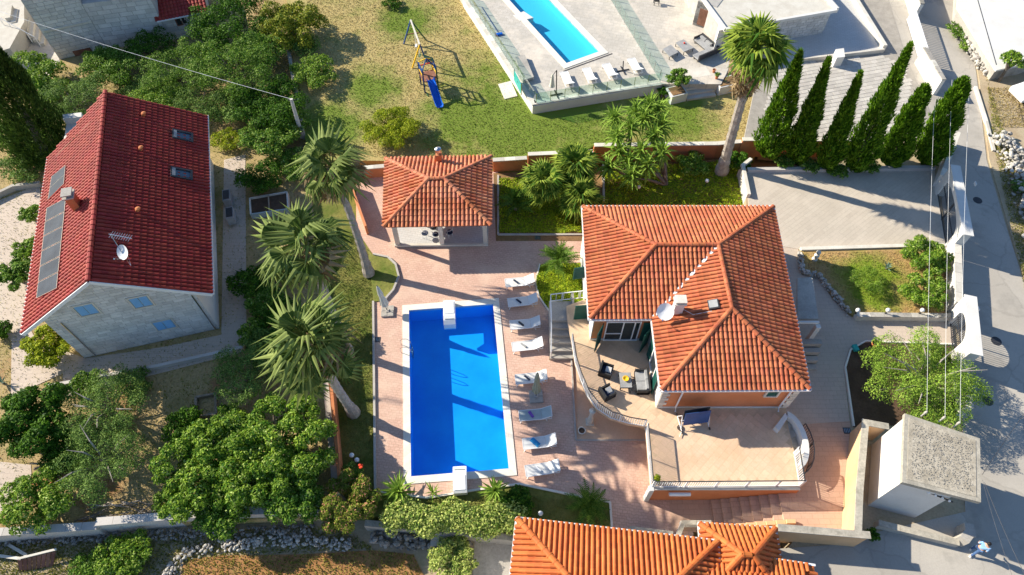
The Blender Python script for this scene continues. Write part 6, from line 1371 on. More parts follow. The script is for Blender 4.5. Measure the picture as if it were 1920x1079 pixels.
# ================================================================ UPPER TERRACE FURNITURE
G2 = 'grey loungers by the turquoise pool'
U2 = [((1057, 136), (1079, 178), 'grey sling lounger on the upper terrace nearest the cantilever parasol'), ((1099, 129), (1121, 166), 'grey sling lounger second from the left on the upper terrace'), ((1136, 121), (1161, 156), 'grey sling lounger third from the left on the upper terrace'), ((1183, 111), (1208, 145), 'grey sling lounger nearest the sofa on the upper terrace')]
for i, (f, hd, lab) in enumerate(U2):
    a, e = at(*f, TT+.3), at(*hd, TT+.7); d = (e-a); ang = math.atan2(d.y, d.x); c = a+V3(math.cos(ang), math.sin(ang), 0)*0.98; c.z = TT+.005
    place(LP, 1, c, ang, lab, G2)
def cantilever(label, bx, by, tx, ty, up=True):
    b0 = at(bx, by, TT); r = thing('cantilever_parasol', label, 'parasol', b0, 'cantilever parasols of the upper terrace'); b = MB()
    for a in (0, 90): m_ = Matrix.Rotation(R(a+15), 3, 'Z'); b.bar(b0+m_ @ V3(-.55, 0, .04), b0+m_ @ V3(.55, 0, .04), .08)
    b.build('cross_base', 'dgrey', r); h = 2.5 if up else 1.0; t = b0+V3(-.1, 0, h); MB().tube([b0, t], .045, 8).build('mast', 'dgrey', r)
    if up:
        MB().tube([t, b0+V3(-.55, -.15, 1.9)], .03, 6).build('arm', 'dgrey', r); MB().lathe(b0+V3(-.42, -.12, .9), [(.05, 1.3), (.1, 1.1), (.17, .5), (.24, .1), (.05, .05)][::-1], 12).build('canopy', 'canvas', r)
cantilever('closed cantilever parasol with cream canopy left of the upper loungers', 1043, 178, 1040, 115); cantilever('bare dark parasol base between two upper loungers', 1168, 133, 1168, 118, False)
sb = thing('stone_bench', 'long grey covered day bed near the teal gate', 'day bed', at(985, 130, TT)); p = ats([(966, 108), (984, 104), (1001, 146), (981, 152)], TT+.3); MB().prism([(q.x, q.y) for q in p], TT+.12, TT+.38).build('mattress', 'concrete', sb); MB().prism(grow([(q.x, q.y) for q in p], -.1), TT, TT+.12).build('base', 'dgrey', sb)
sf = thing('corner_sofa', 'grey L-shaped outdoor sofa with a dark metal frame beside the tall palm', 'sofa', at(1315, 90, TT), 'grey lounge furniture of the upper terrace')
so = at(1302, 74, TT+.4); so.z = TT; sd1 = (at(1338, 104, TT+.4)-at(1302, 74, TT+.4)).normalized(); sd1.z = 0; sd2 = V3(-sd1.y, sd1.x, 0)
def SB(u0, u1, v0, v1, z0, z1, n, m): MB().prism([so+sd1*u0+sd2*v0, so+sd1*u1+sd2*v0, so+sd1*u1+sd2*v1, so+sd1*u0+sd2*v1], TT+z0, TT+z1).build(n, m, sf)
SB(0, 2.3, 0, .75, .28, .42, 'seat', 'greyf'); SB(1.62, 2.3, -1.5, -.02, .28, .42, 'seat', 'greyf'); SB(0, 2.3, .75, .87, .25, .75, 'backrest', 'dgrey'); SB(2.31, 2.42, -1.5, .87, .25, .75, 'backrest', 'dgrey'); SB(-.1, -.01, 0, .87, .25, .6, 'armrest', 'dgrey'); SB(0, 2.3, 0, .75, .2, .27, 'frame', 'dgrey'); SB(1.62, 2.3, -1.5, -.02, .2, .27, 'frame', 'dgrey')
SB(.1, .75, .5, .74, .43, .62, 'back_cushion', 'greyf'); SB(.85, 1.5, .5, .74, .43, .62, 'back_cushion', 'greyf')
for u, v in ((.05, .05), (.05, .75), (2.2, .75), (2.2, -1.4), (1.7, -1.4)): SB(u, u+.06, v, v+.06, 0, .2, 'leg', 'dgrey')
def low_table(label, c4, name, mat, cat):
    q = [p for p in ats(c4, TT+.4)]; r = thing(name, label, cat, V3(q[0].x, q[0].y, TT), 'grey lounge furniture of the upper terrace'); MB().prism([(p.x, p.y) for p in q], TT+.32, TT+.40).build('top', mat, r)
    for p in q: c_ = p.lerp(sum(q, Vector())/4, .06); MB().bar((c_.x, c_.y, TT), (c_.x, c_.y, TT+.319), .05).build('leg', 'dgrey', r)
low_table('low grey coffee table in front of the upper corner sofa', [(1267, 80), (1282, 74), (1301, 90), (1283, 97)], 'coffee_table', 'greyf', 'table'); low_table('square grey ottoman left of the upper coffee table', [(1243, 92), (1258, 84), (1272, 98), (1256, 106)], 'ottoman', 'greyf', 'ottoman')
o = MB().lathe(at(1283, 82, TT+.4), [(.05, 0), (.1, .04), (.08, .1), (.03, .12)], 8).build('red_bowl', 'red'); tag(o, 'small red bowl on the upper coffee table', 'bowl')
br = thing('pool_brush', 'long-handled blue pool brush lying by the west glass fence', 'brush', at(935, 66, TT)); MB().tube([at(903, 14, TT)+V3(0, 0, .05), at(933, 62, TT)+V3(0, 0, .1)], .025, 6).build('handle', 'bluepaint', br); MB().box(at(935, 66, TT)+V3(0, 0, .08), (.7, .25, .14), .3).build('head', 'blue', br)
pc_ = thing('garden_chair', 'dark garden chairs set stacked at the upper edge of the terrace', 'chair', at(1232, 8, TT)); p = at(1230, 8, TT); MB().box(p+V3(0, 0, .42), (.5, .5, .05)).build('seat', 'black', pc_); MB().box(p+V3(0, .24, .65), (.5, .05, .5)).build('backrest', 'black', pc_)
for sx in (-1, 1):
    for sy in (-1, 1): MB().box(p+V3(.22*sx, .22*sy, .2), (.05, .05, .4)).build('leg', 'black', pc_)
pc_['label'] = 'dark garden chair at the top edge of the cream terrace'
plf = MB(); q = ats([(962, 30), (982, 22), (1000, 34), (975, 40)], TT); plf.prism([(p.x, p.y) for p in q], TT-.5, TT+.03); o = plf.build('pool_platform', 'white'); tag(o, 'white entry ledge at the west side of the turquoise pool', 'ledge')

# ================================================================ PLAY SET ON THE LAWN
ps = thing('play_set', 'blue and yellow timber swing and slide play set on the upper lawn', 'play set', at(800, 160, ZN))
def PB(a, e, w_, n, m): MB().bar(a, e, w_).build(n, m, ps)
f1, f2 = at(758, 84, ZN), at(783, 94, ZN); f1b = at(786, 92, ZN); HT = 2.25
t1 = at(770, 38, ZN+HT); A1, A2 = at(757, 83, ZN), at(789, 76, ZN)+V3(.5, 0, 0); t2 = at(787, 84, ZN+HT); B1_, B2_ = at(773, 128, ZN), at(801, 118, ZN)
PB(A1, t1, .10, 'leg', 'bluepaint'); PB(A2, t1, .10, 'leg', 'greenpaint'); PB(B1_, t2, .10, 'leg', 'yellow'); PB(B2_, t2, .10, 'leg', 'bluepaint'); PB(t1, t2, .12, 'swing_beam', 'stonewhite'); PB(A1.lerp(t1, .4), A2.lerp(t1, .4), .07, 'crossbar', 'redwood')
for q in (.35, .75):
    s_ = t1.lerp(t2, q); b = MB(); 
    for s in (-.2, .2): b.tube([s_+V3(0, s*.5, 0), s_+V3(0, s, -1.75)], .012, 4)
    sw = b.build('swing_rope', 'white_paint', ps); MB().box(s_+V3(0, 0, -1.77), (.18, .45, .04)).build('swing_seat', 'white_paint' if q < .5 else 'greenpaint', sw)
c0 = at(808, 168, ZN); dP = (at(830, 214, ZN)-at(806, 165, ZN)); dP.z = 0; dP.normalize(); nP = V3(-dP.y, dP.x, 0)
def TP(u, v, z): return c0+dP*u+nP*v+V3(0, 0, z)
cols = ['bluepaint', 'yellow', 'greenpaint', 'bluepaint']
for k, (u, v) in enumerate(((-.95, -.6), (-.95, .6), (.25, .6), (.25, -.6))): PB(TP(u, v, 0), TP(u, v, 2.35), .11, 'post', cols[k])
MB().slab([TP(-1, -.65, 1.2), TP(.3, -.65, 1.2), TP(.3, .65, 1.2), TP(-1, .65, 1.2)], (0, 0, 1), .06).build('platform', 'redwood', ps)
for z, m in ((1.65, 'yellow'), (1.95, 'bluepaint')):
    for s in (-.6, .6): PB(TP(-.95, s, z), TP(.25, s, z), .07, 'rail', m)
PB(TP(-.95, -.6, z), TP(-.95, .6, z), .07, 'rail', 'red')
for s in (-.6, .6): PB(TP(-.35, 0, 2.95), TP(-.95, s, 2.32), .08, 'rafter', 'yellow'); PB(TP(-.35, 0, 2.95), TP(.25, s, 2.32), .08, 'rafter', 'bluepaint'); PB(TP(-.95, s, 2.33), TP(.25, s, 2.33), .08, 'rail', 'bluepaint')
MB().slab([TP(-1.1, -.1, 2.9), TP(-1.1, .75, 2.3), TP(-.5, .75, 2.3), TP(-.5, -.1, 2.9)], (0, 0, 1), .03).build('roof_panel', 'greenpaint', ps)
for k in range(5): PB(TP(-.95-.18*(4-k)*.5, -.35, .25+.22*k), TP(-.95-.18*(4-k)*.5, .35, .25+.22*k), .06, 'rung', 'red')
for s in (-.38, .38): PB(TP(-1.45, s, 0), TP(-.95, s, 1.3), .07, 'ladder_rail', 'yellow')
prof = [(.25, 1.22), (.8, 1.0), (1.6, .45), (2.2, .14), (2.6, .10)]; b = MB(); vs = []
for u, z in prof: vs += [TP(u, -.30, z+.18), TP(u, -.24, z), TP(u, .24, z), TP(u, .30, z+.18)]
b.add(vs, [(i*4+k, i*4+k+1, (i+1)*4+k+1, (i+1)*4+k) for i in range(4) for k in range(3)]); b.build('slide', 'blue', ps)
for s in (-.31, .31): 
    b = MB(); [b.bar(TP(prof[i][0], s, prof[i][1]+.18), TP(prof[i+1][0], s, prof[i+1][1]+.18), .05) for i in range(4)]; b.build('slide_edge', 'blue', ps)
for s in (-.5, .5): PB(TP(.25, s, 0), TP(.8, s, .02), .08, 'ground_rail', 'greenpaint')

# ================================================================ TREES AND PLANTS
fan_palm('shaggy fan palm north-west of the pool nearest the gazebo', 692, 515, 624, 318, 'tall fan palms', h=8.4, nf=28, sc=1.2, skirt=20)
fan_palm('middle shaggy fan palm of the three west of the pool', 652, 660, 577, 470, 'tall fan palms', h=9.4, nf=28, sc=1.2, skirt=20)
fan_palm('southernmost shaggy fan palm west of the pool', 664, 775, 592, 652, 'tall fan palms', h=9.0, nf=30, sc=1.22, skirt=20)
fan_palm('tall fan palm with a brown skirt of dead fronds beside the cypresses', 1352, 325, 1415, 98, 'tall fan palms', z=.35, nf=40, sc=1.24, skirt=44, fans=FANG, rad=.40, long_skirt=True, low=-16)
tree('fern_clump', 'pale green creeper covering the trunk top between the two southern pool palms', 'shrub', 588, 590, 28, 2.6, 'lf_var', 1200, .2, trunk=False)
for lab, px, py, h, s in (('left bushy fan palm in the bed east of the gazebo', 1018, 345, 2.1, .85), ('right bushy fan palm in the bed east of the gazebo', 1078, 318, 2.3, .95), ('low bushy fan palm by the villa corner', 1088, 375, 1.7, .85)):
    q = at(px, py, h); fan_palm(lab, *[960+FPX*((V3(q.x, q.y, 0)-CAM).dot(cR))/((V3(q.x, q.y, 0)-CAM).dot(cF)), 539.5-FPX*((V3(q.x, q.y, 0)-CAM).dot(cU))/((V3(q.x, q.y, 0)-CAM).dot(cF))], px, py, 'bushy fan palms in the north bed', h=h, nf=54, sc=s*.98, fans=FANG, skirt=0, rad=.16)
def cycad(label, px, py, n=46, sc=1.0, h=.5, z=0.0):
    p = at(px, py, z+h); b0 = V3(p.x, p.y, z); r = thing('cycad', label, 'cycad', b0, 'cycads'); MB().tube([b0-V3(0, 0, .1), b0+V3(0, 0, h)], [.22*sc, .17*sc], 9).build('trunk', 'bark', r); rosette(r, b0+V3(0, 0, h), CYC, n, R(-8), R(70), sc)
cycad('large cycad beside the first lounger and the villa', 1047, 492, 52, 1.12, .8); cycad('cycad in the dark bed right of the gazebo', 968, 385, 40, 1.05, .5); cycad('cycad beside the south house roof', 1102, 950, 52, 1.02, .6)
def spiky(label, px, py, n, sc, group, h=.2, ms=SWD, z=0.0, name='yucca_plant', cat='yucca', el0=-10, el1=80):
    p = at(px, py, z+h); b0 = V3(p.x, p.y, z); r = thing(name, label, cat, b0, group); MB().tube([b0-V3(0, 0, .1), b0+V3(0, 0, h)], .09*sc, 7).build('stem', 'bark', r); rosette(r, b0+V3(0, 0, h), ms, n, R(el0), R(el1), sc, 'leaf')
spiky('spiky yucca at the south-west corner of the blue pool', 748, 925, 48, 1.25, 'spiky yuccas south of the pool', .35); spiky('spiky yucca right of the south filtration unit', 928, 922, 44, 1.0, 'spiky yuccas south of the pool', .3)
spiky('thin dry-tipped yucca in front of the cream hedge', 812, 925, 14, .8, 'spiky yuccas south of the pool', .1, SWD, el0=20, el1=80)
spiky('pale agave on the small dry lawn', 1662, 503, 12, .8, None, .08, AGV, ZE+.12, 'agave', 'agave', 15, 60); spiky('grey agave at the left edge of the view', 5, 718, 12, .9, None, .08, AGV, 0.03, 'agave', 'agave', 15, 60)
def yucca_tree(label, px, py, heads, z=.35):
    b0 = at(px, py, z); r = thing('yucca_tree', label, 'yucca tree', b0, 'branching yucca trees in the north bed'); b = MB()
    for (hx, hy, hz) in heads: p = at(hx, hy, z+hz); m_ = b0.lerp(p, .55)+V3(0, 0, .25); b.tube([b0, m_, p], [.13, .09, .06], 6)
    b.build('trunk', 'bark', r)
    for (hx, hy, hz) in heads: rosette(r, at(hx, hy, z+hz), SWY, 46, R(-40), R(80), 1.45, 'leaf')
yucca_tree('left branching yucca tree in the raised bed', 1172, 330, [(1150, 228, 3.2), (1180, 245, 3.2), (1155, 262, 2.8), (1190, 215, 3.6), (1160, 290, 2.3), (1178, 310, 1.9), (1140, 318, 1.6)])
yucca_tree('right branching yucca tree in the raised bed', 1250, 348, [(1215, 205, 4.0), (1233, 212, 4.0), (1205, 228, 3.6), (1240, 240, 3.4), (1225, 262, 2.9), (1200, 290, 2.6), (1240, 290, 2.4), (1212, 318, 2.0), (1182, 335, 1.5)])
for lab, b_, t_, rad in (('first cypress from the palm, darkest and broadest', (1440, 292), (1500, 98), 1.25), ('second cypress from the palm beside the grey pavers', (1492, 305), (1553, 112), .95), ('third cypress from the palm, the shortest of the row', (1548, 318), (1612, 138), .85), ('fourth cypress from the palm, the tallest with a leaning tip', (1600, 318), (1706, 85), 1.15), ('fifth cypress from the palm, blunt and bright topped', (1668, 310), (1735, 163), 1.0), ('last cypress in the row, next to the street corner', (1735, 305), (1808, 150), 1.15)):
    cypress(lab, *b_, *t_, rad*1.02, 'row of cypresses above the driveway', z=ZE, sharp=.8 if 'blunt' not in lab and 'last' not in lab else .42, n=13000)
cypress('huge dark cypress at the left edge of the view', 92, 300, -35, 60, 2.3, None, 0, 18000, 'lf_deep', 'cypress_tree', .75)
T_ = tree
T_('citrus_tree', 'bright green leafy tree below the outside stair at top left', 'tree', 62, 140, 46, 3.0, 'lf_bright', 3200, .26)
T_('olive_tree', 'grey-green olive tree behind the ridge of the red roof', 'tree', 140, 190, 58, 3.4, 'lf_olive', 4200, .20, aspect=.35)
T_('garden_tree', 'mid green tree in front of the grey stone building', 'tree', 212, 128, 46, 3.0, 'lf_mid', 3200, .2)
T_('garden_tree', 'feathery green tree shading the stone building wall', 'tree', 330, 140, 56, 3.4, 'lf_mid', 4200, .2, aspect=.3)
T_('garden_shrub', 'low olive shrub above the dark red roof edge', 'shrub', 262, 172, 40, 2.0, 'lf_olive', 2400, .2)
T_('garden_shrub', 'dark shrub at the foot of the stone building wall', 'shrub', 285, 90, 38, 2.6, 'lf_dark', 2200, .2)
T_('garden_tree', 'tall green tree at the right end of the stone building', 'tree', 440, 128, 66, 4.2, 'lf_mid', 5200, .22, aspect=.35)
T_('garden_tree', 'dark green tree at the top edge beside the stone building', 'tree', 438, 42, 62, 4.2, 'lf_dark', 4600, .24)
T_('loquat_tree', 'round brown-tinged tree at the lawn corner on the top edge', 'tree', 545, 48, 52, 4.2, 'lf_brown', 4200, .26)
T_('garden_shrub', 'yellow-green shrub on the lawn side of the block wall', 'shrub', 588, 138, 36, 2.4, 'lf_bright', 2200, .22)
T_('garden_shrub', 'grey-leaved shrub above the block wall', 'shrub', 572, 88, 24, 2.2, 'lf_olive', 1100, .2)
T_('citrus_tree', 'dense round citrus tree left of the block wall', 'tree', 505, 195, 56, 3.2, 'lf_dark', 4600, .24)
T_('citrus_tree', 'green citrus tree right of the dark red roof', 'tree', 508, 258, 42, 2.6, 'lf_mid', 3000, .24)
T_('garden_shrub', 'dark rounded shrub above the raised planting bed', 'shrub', 488, 332, 34, 1.9, 'lf_dark', 2600, .18)
T_('garden_shrub', 'olive coloured shrub beside the red roof north-east corner', 'shrub', 440, 195, 42, 2.4, 'lf_olive', 2400, .22)
T_('garden_shrub', 'yellowish low shrub beside the sandy path behind the red house', 'shrub', 425, 262, 24, 1.2, 'lf_yel', 1000, .18)
T_('garden_shrub', 'green shrub left of the dark cypress base', 'shrub', 42, 250, 46, 2.2, 'lf_mid', 2600, .24)
T_('garden_shrub', 'grey-green shrub at the north-west corner of the red house', 'shrub', 45, 312, 36, 1.6, 'lf_olive', 1800, .2)
T_('garden_shrub', 'round green bush against the west eave of the red house', 'shrub', 58, 402, 22, 1.6, 'lf_bright', 1200, .2)
T_('garden_shrub', 'large leafy bush at the left edge west of the solar panels', 'shrub', 32, 515, 36, 2.0, 'lf_mid', 2600, .24)
T_('garden_shrub', 'smaller bush above the large leafy bush west of the red house', 'shrub', 52, 470, 28, 1.8, 'lf_bright', 1600, .22)
T_('garden_shrub', 'dark low bush at the left edge below the yard path', 'shrub', 2, 620, 22, 1.0, 'lf_dark', 900, .2)
T_('citrus_tree', 'yellow-green citrus tree at the south-west corner of the red house', 'tree', 92, 650, 46, 2.2, 'lf_yel', 3600, .24)
T_('fig_tree', 'dark leafy fig tree at the left edge below the yard path', 'tree', 62, 788, 72, 3.4, 'lf_dark', 6200, .28)
T_('olive_tree', 'wide olive tree below the west house gable', 'tree', 200, 760, 76, 3.2, 'lf_olive', 5600, .18, aspect=.3, bare=6)
T_('olive_tree', 'grey-green olive tree in the middle of the lower left garden', 'tree', 192, 862, 82, 3.4, 'lf_olive', 6200, .18, aspect=.3, bare=5)
T_('olive_tree', 'olive tree between the fenced soil plot and the palms', 'tree', 462, 702, 62, 3.0, 'lf_olive', 4600, .18, aspect=.32)
T_('fig_tree', 'big bright fig tree left of the salmon wall', 'tree', 512, 838, 108, 4.0, 'lf_bright', 14000, .24, k=70, lob=.155, spread=.93)
T_('fig_tree', 'bright fig tree beside the long block wall', 'tree', 385, 880, 88, 3.4, 'lf_bright', 10000, .24, k=56, lob=.17, spread=.93)
T_('fig_tree', 'low bright fig hanging over the pale block wall', 'tree', 420, 948, 56, 2.2, 'lf_mid', 3600, .24)
T_('fig_tree', 'leafy fig above the wall next to the pink oleander', 'tree', 548, 922, 66, 2.8, 'lf_mid', 5200, .24)
T_('garden_shrub', 'tangled green shrub in the bottom left corner above the block wall', 'shrub', 72, 938, 66, 2.2, 'lf_bright', 4400, .22)
T_('oleander', 'pink-tinged oleander bush beside the end of the cream hedge', 'oleander', 655, 945, 62, 2.4, 'lf_red', 6000, .22, k=16, aspect=.35)
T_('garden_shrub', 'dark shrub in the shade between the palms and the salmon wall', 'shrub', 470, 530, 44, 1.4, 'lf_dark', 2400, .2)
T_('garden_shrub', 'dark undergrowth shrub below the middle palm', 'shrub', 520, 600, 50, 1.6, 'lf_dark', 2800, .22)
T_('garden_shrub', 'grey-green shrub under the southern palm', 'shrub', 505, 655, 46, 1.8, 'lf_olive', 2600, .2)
T_('rose_bush', 'dark rose bush with a red bloom beside the two globe lamps', 'rose', 658, 893, 26, 1.2, 'lf_mid', 1100, .16)
o = MB(); p = at(677, 876, 1.0); [o.lathe(p+V3(random.uniform(-.12, .12), random.uniform(-.12, .12), random.uniform(0, .2)), [(.03, 0), (.09, .04), (.07, .09), (.02, .1)], 7) for k in range(4)]; o = o.build('rose_bloom', 'flower'); tag(o, 'red rose bloom above the bush near the globe lamps', 'flower')
lamp_post('white globe lamp nearer the salmon wall in the shaded grass', 664, 862, 0, .6); lamp_post('white globe lamp nearer the pool in the shaded grass', 672, 868, 0, .35); lamp_post('globe lamp in the small lawn beside the south house roof', 1013, 968, 0, .4); lamp_post('globe lamp in the raised bed by the tall palm trunk', 1322, 350, .35, .5); lamp_post('globe lamp in the yellow ground cover of the raised bed', 1196, 360, .35, .4)
hd = thing('hedge', 'long cream-edged hedge south of the blue pool', 'hedge', at(840, 970, 0)); lob = []
for i in range(15): px = 735+i*16.5; q = at(px, 968-6*math.sin(i*1.1)+i*.4, .9); lob.append(((q.x, q.y, .62), (.75+.12*math.sin(i*2), .95+.1*math.cos(i*1.7), .72)))
P, Nn = lobes_pts(lob, 12000); P[:, 2] = np.maximum(P[:, 2], .05); link('crown', leaf_mesh('crown', P, Nn, .16, 'lf_var', .55, off=tuple(wl(hd))), hd); b = MB(); [b.tube([(l[0][0], l[0][1], -.05), (l[0][0], l[0][1], .6)], .04, 5) for l in lob[::2]]; b.build('trunk', 'bark', hd)
T_('garden_shrub', 'dark green shrub between the yucca and the cycad by the south house', 'shrub', 972, 942, 32, 1.3, 'lf_dark', 1800, .18)
T_('garden_shrub', 'pale bush on the tilled ground beside the south house yard', 'shrub', 850, 1052, 48, 1.6, 'lf_var', 3400, .18, z=-.86)
T_('garden_shrub', 'leafy bush below the long block wall near the wooden pallet', 'shrub', 232, 1046, 52, 1.2, 'lf_bright', 3000, .2, z=-.86)
T_('garden_shrub', 'low leafy bush on the bottom edge left of the tilled soil', 'shrub', 165, 1072, 40, .9, 'lf_mid', 1800, .18, z=-.86)
T_('broom_bush', 'feathery yellow-green bush on the upper lawn above the gazebo', 'bush', 735, 240, 56, 2.3, 'lf_yel', 10500, .19, aspect=.32, z=ZN)
T_('garden_shrub', 'small dark shrub at the top edge of the upper lawn', 'shrub', 735, 6, 20, .8, 'lf_dark', 700, .2, z=ZN)
T_('garden_shrub', 'leafy shrub right of the yucca trees in the raised bed', 'shrub', 1300, 308, 32, 1.2, 'lf_bright', 1900, .2, z=.35)
T_('garden_shrub', 'dark clipped shrub at the foot of the tall palm', 'shrub', 1385, 302, 26, 1.3, 'lf_dark', 1400, .2, z=.6)
for k, (lab, px, py) in enumerate((('low green bush between the first two cypresses', 1470, 303), ('low green bush between the second and third cypress', 1520, 312), ('low green bush spilling onto the driveway kerb below the third cypress', 1572, 322), ('low green bush under the fourth cypress', 1630, 312))): T_('garden_shrub', lab, 'shrub', px, py, 20, .9, 'lf_mid', 900, .18, z=ZE)
T_('oleander', 'upper bright oleander against the street wall', 'oleander', 1738, 480, 46, 2.2, 'lf_bright', 4400, .24, z=ZE+.1, aspect=.3)
T_('oleander', 'lower bright oleander against the street wall', 'oleander', 1735, 545, 44, 2.0, 'lf_bright', 4000, .24, z=ZE+.1, aspect=.3)
T_('broom_bush', 'feathery green bush in the middle of the small lawn', 'bush', 1628, 526, 34, 1.3, 'lf_bright', 3400, .13, z=ZE+.12, aspect=.2, trunk=False)
T_('olive_tree', 'sprawling olive tree with pale bare limbs beside the garage', 'olive tree', 1736, 712, 104, 4.0, 'lf_feather', 13500, .17, z=ZE, k=34, spread=.93, lob=.25, aspect=.3, bare=16, rypx=88, tr=.2)
T_('garden_shrub', 'orange-flowered shrub behind the olive tree by the narrow gate', 'shrub', 1765, 675, 26, 1.8, 'lf_red', 1200, .16, z=ZE)
T_('roadside_shrub', 'green vine at the broken edge of the worn white roof', 'shrub', 1900, 112, 22, 3.0, 'lf_bright', 900, .24, z=ZE)
T_('roadside_shrub', 'upper roadside shrub along the stone heap', 'shrub', 1795, 60, 18, .7, 'lf_mid', 700, .18, z=ZE, rypx=26); T_('roadside_shrub', 'lower roadside shrub along the stone heap', 'shrub', 1812, 88, 14, .6, 'lf_bright', 500, .18, z=ZE)
T_('roadside_shrub', 'green shrub at the right edge beside the long dry stone wall', 'shrub', 1912, 350, 18, .8, 'lf_olive', 700, .18, z=ZE)
# ground plants
cover('north_ground_cover', [(936, 336), (1092, 330), (1096, 438), (936, 438)], .0, 13000, 'groundcover', .15, .22)
cover('raised_bed_ground_cover', [(1134, 318), (1388, 302), (1398, 395), (1134, 395)], .36, 15000, 'groundcover', .15, .25)
cover('cycad_bed_ground_cover', [(1010, 498), (1098, 494), (1096, 580), (1032, 584), (1010, 556), (1005, 530)], -.02, 7000, 'groundcover', .13, .25)
grass('lawn_grass', [(575, -20), (575, 280), (722, 298), (925, 298), (1120, 268), (1400, 262), (1410, 190), (1000, 226), (860, -20)], ZN, 42000, 'lawn', .10, .05)
grass('small_lawn_grass', [(1506, 474), (1772, 470), (1785, 590), (1600, 590), (1564, 554), (1540, 518), (1508, 508)], ZE+.12, 7000, 'elawn', .09, .045)
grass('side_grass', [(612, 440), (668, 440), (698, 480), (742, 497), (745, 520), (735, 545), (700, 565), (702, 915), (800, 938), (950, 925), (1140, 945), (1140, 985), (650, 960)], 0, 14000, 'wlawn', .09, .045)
grass('weeds', [(-60, 130), (540, 110), (570, 260), (610, 640), (640, 900), (600, 965), (-60, 985)], 0, 26000, 'weed', .16, .05, 1.0)
grass('lower_weeds', [(-60, 1022), (640, 985), (700, 1030), (430, 1042), (340, 1052), (330, 1100), (-60, 1100)], -.9, 12000, 'weed', .15, .05, 1.0)
grass('plot_weeds', [(345, 1050), (420, 1042), (560, 1040), (700, 1032), (775, 1040), (800, 1090), (340, 1090)], -.84, 2600, 'weed', .14, .06, 1.0)
grass('verge_grass', [(1800, -10), (1850, 130), (1860, 260), (1895, 420), (1925, 560), (1940, 420), (1880, 240), (1840, 120), (1815, -10)], ZE+.02, 4500, 'weed', .16, .05, 1.0)
grass('dry_grass', [(1850, 165), (1930, 165), (1930, 240), (1870, 240)], ZE+.02, 2500, 'dry', .14, .05, 1.0)
stones_root = stone_wall('tumbled dry stone bank under the long block wall', [(-20, 1018), (200, 1010), (420, 1000), (590, 995)], -.9, .3, .7, 'rock', 240, .10, .24, 'stone_bank', 'stones')
stone_wall('line of pale field stones along the tilled plot', [(310, 1085), (345, 1040), (420, 1022), (560, 1015), (660, 1022)], -.9, .2, .8, 'palerock', 200, .10, .24, 'field_stone_row', 'stones')
stone_wall('rough stone bank under the cream hedge', [(700, 1010), (800, 1022), (880, 1030)], -.9, .5, .9, 'rock', 130, .16, .34, 'stone_bank', 'stones')
# ================================================================ ODDS AND ENDS OF THE LOWER GARDEN
pf = thing('planting_frame', 'square timber planting frame in the bare soil', 'planting frame', at(385, 762, 0)); P = ats([(367, 745), (404, 738), (405, 776), (367, 781)], .25)
for i in range(4): MB().bar(P[i]-V3(0, 0, .1), P[(i+1) % 4]-V3(0, 0, .1), .14, .28).build('board', 'wood', pf)
wp = thing('pallet', 'tilted reddish wooden pallet in the bottom left corner', 'pallet', at(68, 1062, -.9)); P = [at(32, 1052, -.3), at(105, 1034, -.3), at(100, 1062, -.88), at(36, 1074, -.88)]
for k in range(8): q0, q1 = P[0].lerp(P[1], k/8+.01), P[0].lerp(P[1], (k+1)/8-.01); q3, q2 = P[3].lerp(P[2], k/8+.01), P[3].lerp(P[2], (k+1)/8-.01); MB().slab([q0, q1, q2, q3], (0, -.6, .8), .04).build('plank', 'redwood', wp)
MB().bar(P[0]+V3(0, .1, .03), P[1]+V3(0, .1, .03), .12, .08).build('beam', 'stonewhite', wp)
for lab, a, e in (('pale plank leaning towards the wooden pallet', (10, 1018), (50, 1042)), ('pale plank lying left of the wooden pallet', (-20, 1040), (40, 1048))): o = MB().bar(at(*a, -.8), at(*e, -.6), .16, .05).build('plank', 'stonewhite'); tag(o, lab, 'plank', 'loose planks in the bottom left corner')
lp = thing('log_pile', 'jumbled log pile beside the terracotta pots at the lower left', 'log pile', at(88, 878, 0))
for k in range(14): p = at(70+random.uniform(0, 40), 868+random.uniform(0, 25), .2); a = random.uniform(-.5, .5); MB().tube([p+V3(-.45*math.cos(a), -.45*math.sin(a), random.uniform(0, .25)), p+V3(.45*math.cos(a), .45*math.sin(a), random.uniform(0, .25))], random.uniform(.06, .1), 7).build('log', 'wood', lp)
for k, (px, py, lab) in enumerate(((72, 905, 'left terracotta pot below the log pile'), (84, 907, 'middle terracotta pot below the log pile'), (96, 905, 'right terracotta pot below the log pile'))): pot(lab, px, py, 0, .26, .36, 'pot', None, 'terracotta pots below the log pile')
dbp = thing('branch_pile', 'dead branches heaped behind the long block wall', 'branches', at(240, 955, 0))
for k in range(18): p = at(175+random.uniform(0, 150), 945+random.uniform(0, 25), .15); a = random.uniform(-.6, .6); L = random.uniform(.5, 1.2); MB().tube([p-V3(L*math.cos(a), L*math.sin(a), .1), p+V3(0, 0, random.uniform(.1, .35)), p+V3(L*math.cos(a+.3), L*math.sin(a+.3), 0)], [.05, .04, .02], 5).build('branch', 'palebark' if k % 2 else 'bark', dbp)
zone('garden_path', [(-40, 862), (58, 872), (60, 912), (20, 960), (-40, 975)], .02, 'epath', .1)
tk = thing('bricks_stack', 'stack of pale concrete blocks under the cream hedge', 'block stack', at(825, 1020, -.9))
for k in range(4): p = at(828, 1022, -.7); MB().box(p+V3(.05*k, 0.28*k-.3, .15+.2*k), (1.3, .3, .2)).build('block', 'block', tk)
